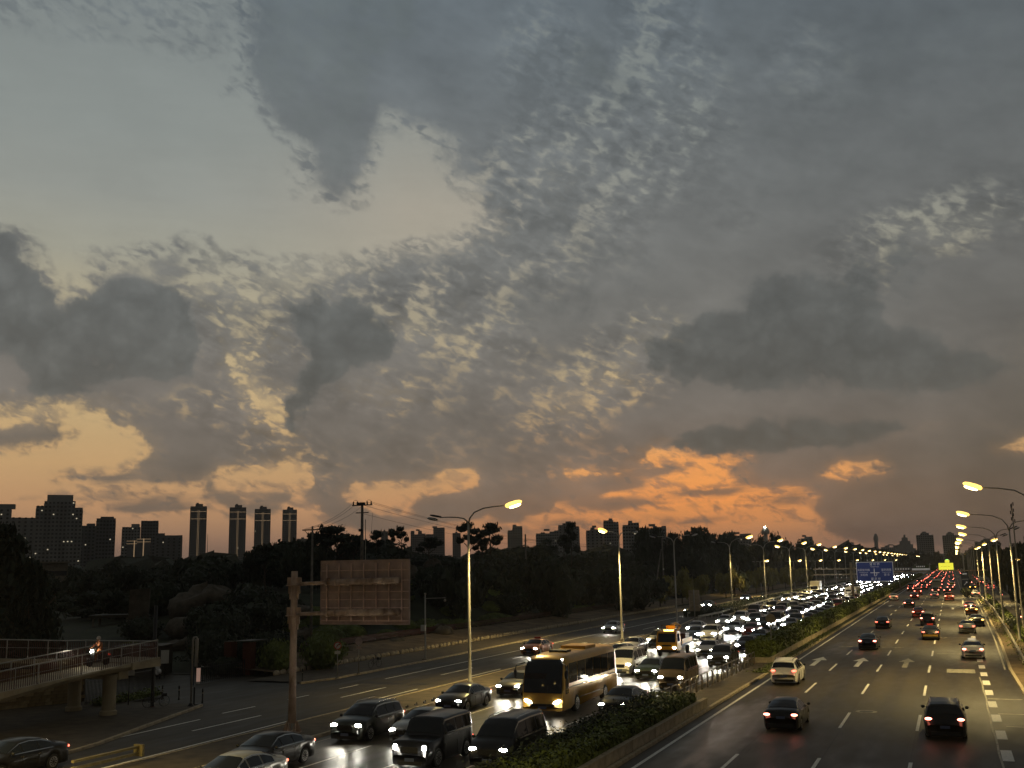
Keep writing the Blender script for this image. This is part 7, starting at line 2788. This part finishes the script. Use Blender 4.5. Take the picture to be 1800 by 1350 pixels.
# slab monument, pavilion
sl = thing('stone_slab', 'tall upright beige stone slab standing in the dark park', 'stone slab', (-84.2, 95, 0.0), R(28))
m_ = MB()
m_.v = [(-1.15, -.25, 0), (1.0, -.25, 0), (1.15, -.25, 5.2), (1.2, -.22, 6.85), (-.95, -.22, 6.7), (-1.0, -.25, 5.0), (-1.15, .25, 0), (1.0, .25, 0), (1.15, .25, 5.2), (1.2, .22, 6.85), (-.95, .22, 6.7), (-1.0, .25, 5.0)]
m_.f = [(0, 1, 2, 3, 4, 5), (11, 10, 9, 8, 7, 6)] + [(k, k + 6, (k + 1) % 6 + 6, (k + 1) % 6) for k in range(6)]
m_.obj('slab', M['rock'], sl)
MB().box((0, 0, .2), (3, 1.4, .5)).obj('plinth', M['rock_dark'], sl)
pv = thing('park_shelter', 'dim low shelter with a pale roof edge left of the stone slab', 'shelter', (-96, 104, 0), R(30))
MB().box((0, 0, 3.4), (5, 4, .35)).obj('roof', M['old_asphalt'], pv)
for sx in (-2, 2):
    for sy in (-1.6, 1.6):
        MB().box((sx, sy, 1.6), (.25, .25, 3.3)).obj('leg', M['concrete'], pv)
vt = thing('van_truck', 'pale box van with two bright lamps parked at the far end of the park', 'truck', (-249, 250, 0), R(36) + pi)
MB().box((-3.0, 0, 1.9), (7.5, 2.4, 2.8)).obj('cargo_box', M['concrete'], vt)
MB().box((2.2, 0, 1.4), (2.0, 2.2, 2.2)).obj('cab', M['white_board'], vt)
for yy in (-.8, .8):
    MB().blob((3.25, yy, 1.0), (.12, .3, .3), 1, 0).obj('headlight', M['head'], vt)
    for xx in (-5, 2.0):
        MB().lathe([(.5, -.15), (.5, .15)], 12, M=Matrix.Rotation(pi / 2, 3, 'X')).obj('wheel', M['tyre'], vt, loc=(xx, yy * 1.3, .5))
vt.rotation_euler = (0, 0, R(-60))
# ---------------------------------------------------------------- city behind
M['wall_grey'] = mat('grey_facade', (0.27, 0.27, 0.255), 0.85, vary=0.12, scale=.12)
M['wall_warm'] = mat('pale_facade', (0.20, 0.185, 0.165), 0.85, vary=0.12, scale=.12)
M['wall_dark'] = mat('dark_facade', (0.12, 0.125, 0.125), 0.7, vary=0.15, scale=.12)
M['pane'] = mat('dark_window_pane', (0.02, 0.024, 0.028), 0.25)
rb_ = random.Random(77)


def tower(a, b, top, depth, label, wall='wall_grey', bays=4, floors=None, lit=6, crown=None, name='apartment_tower', fh=3.0, notch=True, steps=()):
    """Tower whose lit side runs from a to b (x, y on the ground), as seen from the road."""
    A, B_ = Vector((a[0], a[1], 0)), Vector((b[0], b[1], 0))
    W_ = (B_ - A).length
    ang = math.atan2((B_ - A).y, (B_ - A).x)
    t = thing(name, label, 'tower block', A, ang)
    H = top
    n = max(3, int(H / fh))
    m_ = MB()
    bw = W_ / bays
    for k in range(bays):
        dz = steps[k] if k < len(steps) else 0
        dy = (2.6 if (notch and k % 2) else 0.0)
        m_.box((bw * (k + .5), depth / 2 + dy, (H - dz) / 2), (bw - .02, depth, H - dz))
    m_.obj('wall', M[wall], t)
    fin = MB()
    for k in range(bays + 1):
        dz = steps[min(k, bays - 1)] if k < len(steps) + 1 and steps else 0
        fin.box((bw * k if k < bays else bw * k - .1, -.25, (H - 2 - dz) / 2), (.5, .7, H - 2 - dz))
    fin.obj('wall_fin', M[wall], t)
    if crown:
        for (u0, u1, h_) in crown:
            MB().box((W_ * (u0 + u1) / 2, depth / 2, H + h_ / 2), (W_ * (u1 - u0), depth * .6, h_)).obj('roof_house', M[wall], t)
    sill = MB()
    for f in range(n):
        for k in range(bays):
            if f * fh + .5 < H - (steps[k] if k < len(steps) else 0):
                sill.box((bw * (k + .5), (2.6 if (notch and k % 2) else 0.0) - .02, f * fh + .35), (bw - .06, .25, .28))
    sill.obj('floor_band', M[wall], t)['kind'] = 'stuff'
    pn = MB()
    slots = []
    per = 2 if bw > 5 else 1
    for f in range(1, n):
        for k in range(bays):
            dz = steps[k] if k < len(steps) else 0
            if f * fh + 2 > H - dz:
                continue
            dy = (2.6 if (notch and k % 2) else 0.0)
            for q in range(per):
                x = bw * k + bw * (q + .5) / per
                slots.append((x, dy - .03, f * fh + 1.5))
                pn.add([(x - .8, dy - .03, f * fh + .8), (x + .8, dy - .03, f * fh + .8), (x + .8, dy - .03, f * fh + 2.3), (x - .8, dy - .03, f * fh + 2.3)], [(0, 1, 2, 3)])
    o = pn.obj('window_panes', M['pane'], t)
    o['kind'] = 'stuff'
    lm = MB().box((0, 0, 0), (1.0, .06, .9)).mesh('window', M['win_lit'])
    for s_ in rb_.sample(slots, min(lit, len(slots))):
        link('window', lm, t, (s_[0], s_[1] - .05, s_[2]))
    return t, W_, H


tower((-690, 582), (-653.5, 618.8), 60, 16, 'pale apartment block cut by the left edge of the picture', bays=6, lit=16, crown=[(.35, .72, 3.5)], steps=(0, 0, 0, 0, 7, 7))
tower((-653.2, 619.1), (-629.6, 643.1), 66, 20, 'tallest apartment tower on the left with many lit windows', bays=6, lit=16, crown=[(.22, .78, 5)], steps=(4, 0, 0, 0, 0, 5))
tower((-699, 712), (-691.1, 722.8), 51, 12, 'narrow tower just right of the tallest one', bays=2, lit=3, crown=[(.5, .95, 2)], wall='wall_dark')
tower((-656.7, 686.5), (-645.7, 696.8), 55, 14, 'plain square tower standing apart from the tallest one', bays=3, lit=1, crown=[(.2, .9, 1.5)], wall='wall_dark')
tower((-743.1, 811.0), (-730.5, 821.5), 54, 14, 'small tower at the left of the illuminated group', bays=3, lit=5, crown=[(.5, .95, 3)])
tower((-730.0, 822.4), (-718.2, 833.2), 60, 14, 'taller slab in the middle of the illuminated group', bays=3, lit=3, wall='wall_dark')
tower((-687.5, 793.6), (-668.8, 809.4), 44, 14, 'wide lower block at the right of the illuminated group', bays=5, lit=4, crown=[(.1, .35, 2)], wall='wall_dark')
for i, (x0, y0, x1, y1, zt) in enumerate(((-722, 795, -712, 804, 40), (-699, 783, -690, 790, 41))):
    t = thing('lit_sign_tower', ['facade with a glowing T shaped outline, left one of the pair', 'facade with a glowing T shaped outline, right one of the pair'][i], 'tower block', (x0, y0, 0), math.atan2(y1 - y0, x1 - x0))
    W_ = math.hypot(x1 - x0, y1 - y0)
    MB().box((W_ / 2, 6, zt / 2), (W_, 12, zt)).obj('wall', M['wall_dark'], t)
    MB().box((W_ / 2, -.1, zt - .4), (W_ + 1, .2, .35)).box((W_ / 2, -.1, zt - 3), (W_ + 1, .2, .35)).box((W_ / 2, -.1, zt / 2), (.9, .2, zt)).obj('light_line', M['facade_light'], t)
Tq = [((-948.5, 1162.1), (-931.7, 1175.5), 98.0, 'slim dark tower with gold light lines, leftmost of the four'), ((-968.5, 1273.5), (-949.8, 1287.6), 102.5, 'slim dark tower with gold light lines, second of the four'),
      ((-939.9, 1294.8), (-921.4, 1308.1), 100.0, 'slim dark tower with gold light lines, third of the four'), ((-963.9, 1400.3), (-945.8, 1412.6), 104.5, 'slim dark tower with gold light lines, rightmost of the four')]
for a, b, H, lab in Tq:
    t, W_, H = tower(a, b, H, 18, lab, wall='wall_dark', bays=4, lit=1, notch=False, crown=[(.3, .75, 3.5), (.35, .5, 5)])
    MB().box((W_ / 2 - .8, -.4, H * .5), (.35, .2, H * .9)).box((W_ / 2 + .8, -.4, H * .5), (.35, .2, H * .9)).obj('light_line', M['facade_light'], t)
    MB().box((W_ / 2, -.45, H - 7), (W_ * .96, .2, .5)).box((W_ / 2, -.45, H - 17), (W_ * .96, .2, .5)).obj('light_line', M['facade_light'], t)
ap = [((-699.2, 1327.1), (-680.8, 1336.6), 62, 'pale apartment block right of the thin pines, left part', 4, 'wall_warm', (0, 5, 0, 4)), ((-680.8, 1337.6), (-657.2, 1349.4), 66, 'pale apartment block right of the thin pines, right taller part', 5, 'wall_warm', (9, 9, 0, 0, 0)),
      ((-735.5, 1307.3), (-727.2, 1311.9), 62, 'narrow tower behind the pine right of the tall utility pole', 2, 'wall_warm', ()), ((-499.1, 1200.4), (-482.4, 1207.2), 58.5, 'single apartment block right of the pines on the hill', 3, 'wall_grey', (5, 0, 0)),
      ((-431.0, 1119.9), (-406.9, 1128.9), 49, 'apartment row with rounded roof steps', 5, 'wall_grey', (3, 2, 3, 1, 0)), ((-407.3, 1128.8), (-384.9, 1136.6), 57, 'apartment block behind the tall double pine', 5, 'wall_grey', (2, 0, 0, 2, 4)),
      ((-346.3, 1044.1), (-329.5, 1049.5), 48, 'apartment block left of the glowing second lamp', 4, 'wall_grey', (3, 0, 2, 2)), ((-329.3, 1050.5), (-314.5, 1055.0), 55, 'tower directly behind the glowing second lamp', 3, 'wall_grey', (0, 0, 2)),
      ((-282.2, 959.4), (-267.4, 963.6), 48, 'apartment block right of the second lamp post, taller part', 3, 'wall_grey', (2, 0, 0)), ((-267.5, 964.6), (-243.5, 970.9), 44.5, 'long apartment block right of the second lamp post', 6, 'wall_grey', (3, 2, 2, 0, 1, 0)),
      ((-231.8, 1177.4), (-201.6, 1182.9), 41, 'low apartment block behind the wood and the fourth lamp', 5, 'wall_warm', (0, 0, 2, 0, 0)), ((-166.6, 1289.3), (-148.7, 1291.5), 38.5, 'apartment block behind the trees right of the dome tower', 4, 'wall_grey', (6, 2, 0, 0)),
      ((-889.6, 1329.9), (-875.1, 1339.5), 56, 'low block right of the four gold lined towers', 3, 'wall_warm', ()), ((-646, 1352), (-636, 1357), 58, 'block just left of the nearest lamp post fork', 2, 'wall_warm', ()),
      ((-220.8, 2490.2), (-211.1, 2491.1), 50, 'left of two small hazy blocks on the horizon', 2, 'wall_grey', ()), ((-208.0, 2491.1), (-197.9, 2492.1), 51, 'right of two small hazy blocks on the horizon', 2, 'wall_grey', ()),
      ((-45.4, 1699.4), (-21.6, 1699.9), 49, 'hazy square block left of the road end', 4, 'wall_grey', (3, 0, 0, 3)), ((-9.2, 1700), (12.6, 1700), 47.5, 'hazy square block right of the road end', 4, 'wall_grey', (3, 0, 0, 3)),
      ((-130, 2300), (-90, 2305), 40, 'long hazy block far behind the blue sign', 5, 'wall_grey', (3, 0, 4, 0, 2)), ((30, 1500), (60, 1500), 33, 'hazy block behind the right lamp posts', 4, 'wall_grey', (2, 0, 0, 2))]
for a, b, H, lab, bays, wall, st_ in ap:
    tower(a, b, H, 14, lab, wall=wall, bays=bays, lit=2 if a[1] < 1200 else 0, steps=st_, crown=[(.35, .6, 2)], name='apartment_block')
pg = thing('pyramid_roof_building', 'hazy building with a stepped pointed roof on the horizon', 'building', (-88, 1998, 0))
for k, (w_, z0_, z1_) in enumerate(((34, 0, 30), (26, 30, 37), (18, 37, 43), (10, 43, 49), (3, 49, 54))):
    MB().box((15, 8, (z0_ + z1_) / 2), (w_, 16 - k * 2, z1_ - z0_)).obj('wall' if k == 0 else 'roof_step', M['wall_grey'], pg)
for k, (x, y, h, lab) in enumerate(((-157, 2595, 70, 'thin hazy tower with a rounded top on the horizon'),)):
    t = thing('slim_tower', lab, 'tower', (x, y, 0))
    MB().lathe([(6, 0), (4.5, 40), (4, 55)], 10).obj('shaft', M['wall_grey'], t)
    MB().lathe([(5, 54), (5.5, 60), (4, 68), (1, 72)], 10).obj('top', M['wall_grey'], t)
t = thing('dome_tower', 'small white domed structure with a light above the wood', 'tower', (-139.6, 889, 20))
MB().lathe([(1.6, 0), (1.6, 12)], 10).obj('shaft', M['white_board'], t)
MB().lathe([(3.2, 12), (3.4, 13.5), (3.2, 15), (1.8, 17), (.3, 18)], 14).obj('dome', M['white_board'], t, smooth=True)
MB().blob((0, -1.5, 17.8), (.5, .5, .5), 1, 0).obj('beacon', M['head'], t)
t = thing('mast', 'hair-thin mast between the first and second gold lined towers', 'mast', (-960, 1215, 0))
MB().lathe([(.6, 0), (.25, 62)], 6).obj('shaft', M['dark_metal'], t)
lb = thing('low_building', 'low pale building with dark window bands behind the left trees', 'building', (-217.5, 206.6, 0), math.atan2(4.5, 4.3))
MB().box((3.5, 4, 5.8), (9, 8, 11.6)).obj('wall', M['concrete'], lb)
for zz in (3.0, 6.0, 9.0):
    MB().box((3.5, -.03, zz), (8.6, .1, 1.2)).obj('window_band', M['pane'], lb)
MB().box((3.5, 3.6, 11.8), (10, 9, .4)).obj('roof', M['concrete'], lb)
# band of far roofs and tree tops that closes the horizon
rr = random.Random(31)
mb = MB()
for i in range(260):
    a = R(-60 + i * .36)
    D_ = rr.uniform(2500, 3400)
    w_ = rr.uniform(30, 80)
    h_ = rr.uniform(10, 34)
    mb.box((D_ * sin(a), D_ * cos(a), h_ / 2), (w_, 30, h_), -a)
mb.obj('distant_city', M['wall_grey'], kind='stuff', label='hazy strip of far roofs along the horizon', cat='city')
mb = MB()
for i in range(320):
    a = R(-62 + i * .27)
    D_ = rr.uniform(700, 1500)
    mb.blob((D_ * sin(a), D_ * cos(a), 3), (rr.uniform(18, 34), rr.uniform(14, 22), rr.uniform(9, 17)), i, .35, 9, 5)
keep_v, keep_f = mb.v, [f for f in mb.f if not (-34 < sum(mb.v[i][0] for i in f) / len(f) + 16 < 60)]
mb.f = keep_f
mb.obj('far_wood', M['leaf_dark'], kind='stuff', label='dark far wood along the horizon', cat='wood')

# ---------------------------------------------------------------- overhead signs on the far stretch


def text_mesh(s, size, material, name='lettering', extrude=.006):
    cu = bpy.data.curves.new('text', 'FONT')
    cu.body = s
    cu.size = size
    cu.extrude = extrude
    cu.align_x = 'CENTER'
    cu.align_y = 'CENTER'
    o = bpy.data.objects.new('text', cu)
    COL.objects.link(o)
    dg = bpy.context.evaluated_depsgraph_get()
    dg.update()
    me = bpy.data.meshes.new_from_object(o.evaluated_get(dg))
    me.name = name
    bpy.data.objects.remove(o)
    me.materials.clear()
    me.materials.append(material)
    return me


def letters(s, size, x, z, parent, y=-.09, material=None):
    o = link('lettering', text_mesh(s, size, material or M['sign_white']), parent, (x, y, z))
    o.rotation_euler = (R(90), 0, 0)
    return o


gp = thing('cantilever_sign', 'big blue direction sign with white Chinese lettering on a tan T shaped post', 'road sign', (-19.35, 232, .1))
M['tan_post'] = mat('tan_sign_post', (0.30, 0.25, 0.16), 0.6, vary=.2, scale=2)
MB().lathe([(.32, 0), (.26, 8.2)], 12).obj('post', M['tan_post'], gp, smooth=True)
for zz in (6.9, 5.75):
    MB().tube([(-7.6, 0, zz), (8.2, 0, zz)], .13, 8).obj('arm', M['tan_post'], gp)
    MB().box((0, 0, zz), (1.3, .5, .35)).obj('bracket', M['tan_post'], gp)
for xx in (-6.4, -6.0, -4.9):
    MB().blob((xx, -.1, 7.1), (.14, .2, .12), 1, 0).obj('camera', M['white_board'], gp)
sx0, sx1, sz0, sz1 = 1.15, 8.15, 4.35, 8.1
MB().box(((sx0 + sx1) / 2, -.28, (sz0 + sz1) / 2), (sx1 - sx0 + .2, .06, sz1 - sz0 + .2)).obj('border', M['sign_white'], gp)
MB().box(((sx0 + sx1) / 2, -.33, (sz0 + sz1) / 2), (sx1 - sx0, .05, sz1 - sz0)).obj('panel', M['sign_blue'], gp)
cxs, Y_ = (sx0 + sx1) / 2, -.37
letters('望 和 桥', .56, cxs + .05, 7.72, gp, Y_)
letters('Wanghe Bridge', .27, cxs + .05, 7.22, gp, Y_)
letters('太阳宫中路', .50, sx0 + 1.30, 6.55, gp, Y_)
letters('Taiyanggong Mid.Rd', .22, sx0 + 1.30, 6.08, gp, Y_)
letters('太阳宫', .50, sx0 + 1.35, 5.55, gp, Y_)
letters('望京西路', .50, sx1 - 1.25, 6.55, gp, Y_)
letters('Wangjing West Rd', .22, sx1 - 1.25, 6.08, gp, Y_)
letters('望 京', .50, sx1 - 1.2, 5.55, gp, Y_)
letters('望 京 桥', .54, cxs + .1, 4.75, gp, Y_)
MB().box((cxs, Y_, 6.0), (1.75, .02, .13)).box((cxs - .1, Y_ - .004, 6.1), (.14, .02, 1.5)).tube([(cxs + .05, Y_, 5.30), (cxs + .35, Y_, 5.55), (cxs + .36, Y_, 5.95)], .055, 5).obj('route_diagram', M['sign_white'], gp)

gy = 330
gt = thing('sign_gantry', 'long steel gantry across the highway carrying dark green and lit yellow boards', 'sign gantry', (-12.5, gy, .1))
MB().box((12.0, 0, 5.30), (31.0, .5, .32)).obj('beam', M['rust_pole'], gt)
for xx in (-1.8, 15.2, 27.2):
    MB().box((xx, 0, 2.6), (.35, .4, 5.2)).obj('leg', M['tan_post'], gt)
for (x0_, x1_, z0_, z1_, mm, nm) in ((-3.4, 1.6, 5.5, 6.5, 'wall_dark', 'dark_board'), (1.8, 6.6, 5.6, 6.1, 'sign_white', 'pale_board'), (2.2, 6.4, 6.1, 7.0, 'sign_green', 'green_board'), (6.8, 8.4, 5.5, 7.0, 'sign_green', 'green_board')):
    MB().box(((x0_ + x1_) / 2, -.35, (z0_ + z1_) / 2), (x1_ - x0_, .15, z1_ - z0_)).obj(nm, M[mm], gt)
MB().box((11.0, -.35, 6.55), (3.9, .3, 1.9)).obj('lit_screen', M['led_yellow'], gt)
for k in range(7):
    MB().box((9.8 + k * .36, -.52, 6.55 + .05 * sin(k * 2.1)), (.2, .02, .10)).obj('screen_stroke', M['black_trim'], gt)
for k in range(6):
    MB().box((-2.6 + k * .7, -.44, 6.0), (.34, .02, .42)).obj('board_stroke', M['sign_white'], gt)
for k in range(5):
    MB().box((3.2 + k * .5, -.44, 6.62), (.3, .02, .34)).obj('board_stroke', M['sign_white'], gt)
g2_ = thing('pharmacy_light', 'smaller glowing yellow green screen above the lit yellow board', 'lit screen', (-1.2, 360, .1))
MB().box((0, 0, 7.9), (1.3, .3, .8)).obj('lit_screen', M['led_yellow'], g2_)
MB().box((0, .2, 3.7), (.2, .2, 7.4)).obj('post', M['tan_post'], g2_)
MB().box((0, -.05, 8.42), (.8, .3, .16)).obj('green_bar', M['led_green'], g2_)

# notice board seen from behind beside the third lamp post, blue sign at the gore, round plate above the hedge
nb = thing('sign_board', 'tan ribbed back of an upright sign board on a pole beside the dark hedge', 'road sign', (-35.95, 158.5, .1))
MB().lathe([(.09, 0), (.09, 4.6)], 8).obj('pole', M['pole_grey'], nb, smooth=True)
MB().box((0, .12, 3.0), (1.6, .04, 3.1)).obj('panel', M['tan_post'], nb)
for zz in (1.75, 2.3, 2.85, 3.4, 3.95, 4.4):
    MB().box((0, .07, zz), (1.5, .05, .05)).obj('cross_rib', M['rust_pole'], nb)
for xx in (-.74, .74):
    MB().box((xx, .07, 3.0), (.05, .05, 3.0)).obj('upright_rib', M['rust_pole'], nb)
bs = thing('blue_sign', 'narrow blue sign with a white arrow on the pole at the gore', 'road sign', (2.55, 262, .1))
MB().lathe([(.16, 0), (.12, 9.5)], 8).obj('pole', M['pole_grey'], bs, smooth=True)
MB().box((0, -.2, 3.9), (1.55, .05, 3.3)).obj('panel', mat('dim_blue_panel', (.035, .06, .11), .5), bs)
MB().box((0, -.25, 4.0), (1.3, .02, .05)).box((0, -.25, 5.2), (.9, .02, .3)).obj('print', M['sign_white'], bs)
MB().tube([(-.3, -.26, 2.7), (.25, -.26, 3.3)], .06, 5).box((.28, -.26, 3.32), (.3, .02, .3)).obj('arrow', M['sign_white'], bs)
MB().lathe([(.34, 0), (.34, .06)], 20, M=Matrix.Rotation(pi / 2, 3, 'X')).obj('plate', M['white_board'], bs, loc=(-1.5, -.1, 4.6))
rp = thing('round_plate', 'tan back of a round sign standing above the long median hedge', 'traffic sign', (-15.3, 97.2, .1))
MB().lathe([(.04, 0), (.04, 3.9)], 8).obj('pole', M['pole_grey'], rp)
MB().lathe([(.42, 0), (.42, .03)], 28, M=Matrix.Rotation(pi / 2, 3, 'X')).obj('disc', M['tan_post'], rp, loc=(.05, -.05, 3.45))
for i, (x, y, s, h) in enumerate(((2.6, 268, .7, 1.5), (2.7, 276, .8, 1.8), (2.9, 285, .8, 1.6), (3.0, 296, .8, 1.5))):
    root = thing('shrub', 'small shrub on the gore island behind the narrow blue sign, %s from the sign' % ordinal(i), 'shrub', (x, y, 0.02), i, 'shrubs on the gore island')
    c = link('foliage', CROWN['shrub'][i % 3], root)
    c.scale = (s, s * 2, h)
mp = thing('antenna_mast', 'mast bristling with antennas behind the second right lamp post', 'mast', (6.6, 128, .1))
MB().lathe([(.09, 0), (.06, 14.3)], 8).obj('shaft', M['pole_grey'], mp)
for k in range(9):
    a = k * 2.4
    MB().box((.17 * cos(a), .17 * sin(a), 12.4 + k * .23), (.10, .10, .36)).obj('antenna', M['dark_metal'], mp)

# ---------------------------------------------------------------- air
hz = bpy.data.materials.new('dusk_haze')
hz.use_nodes = True
nt = hz.node_tree
nt.nodes.clear()
pv_ = nt.nodes.new('ShaderNodeVolumePrincipled')
pv_.inputs['Color'].default_value = (0.86, 0.84, 0.80, 1)
pv_.inputs['Density'].default_value = 0.0001
pv_.inputs['Anisotropy'].default_value = 0.55
no_ = nt.nodes.new('ShaderNodeOutputMaterial')
nt.links.new(pv_.outputs[0], no_.inputs['Volume'])
MB().box((-300, 2000, 59), (7600, 4200, 121)).obj('haze', hz, kind='stuff')
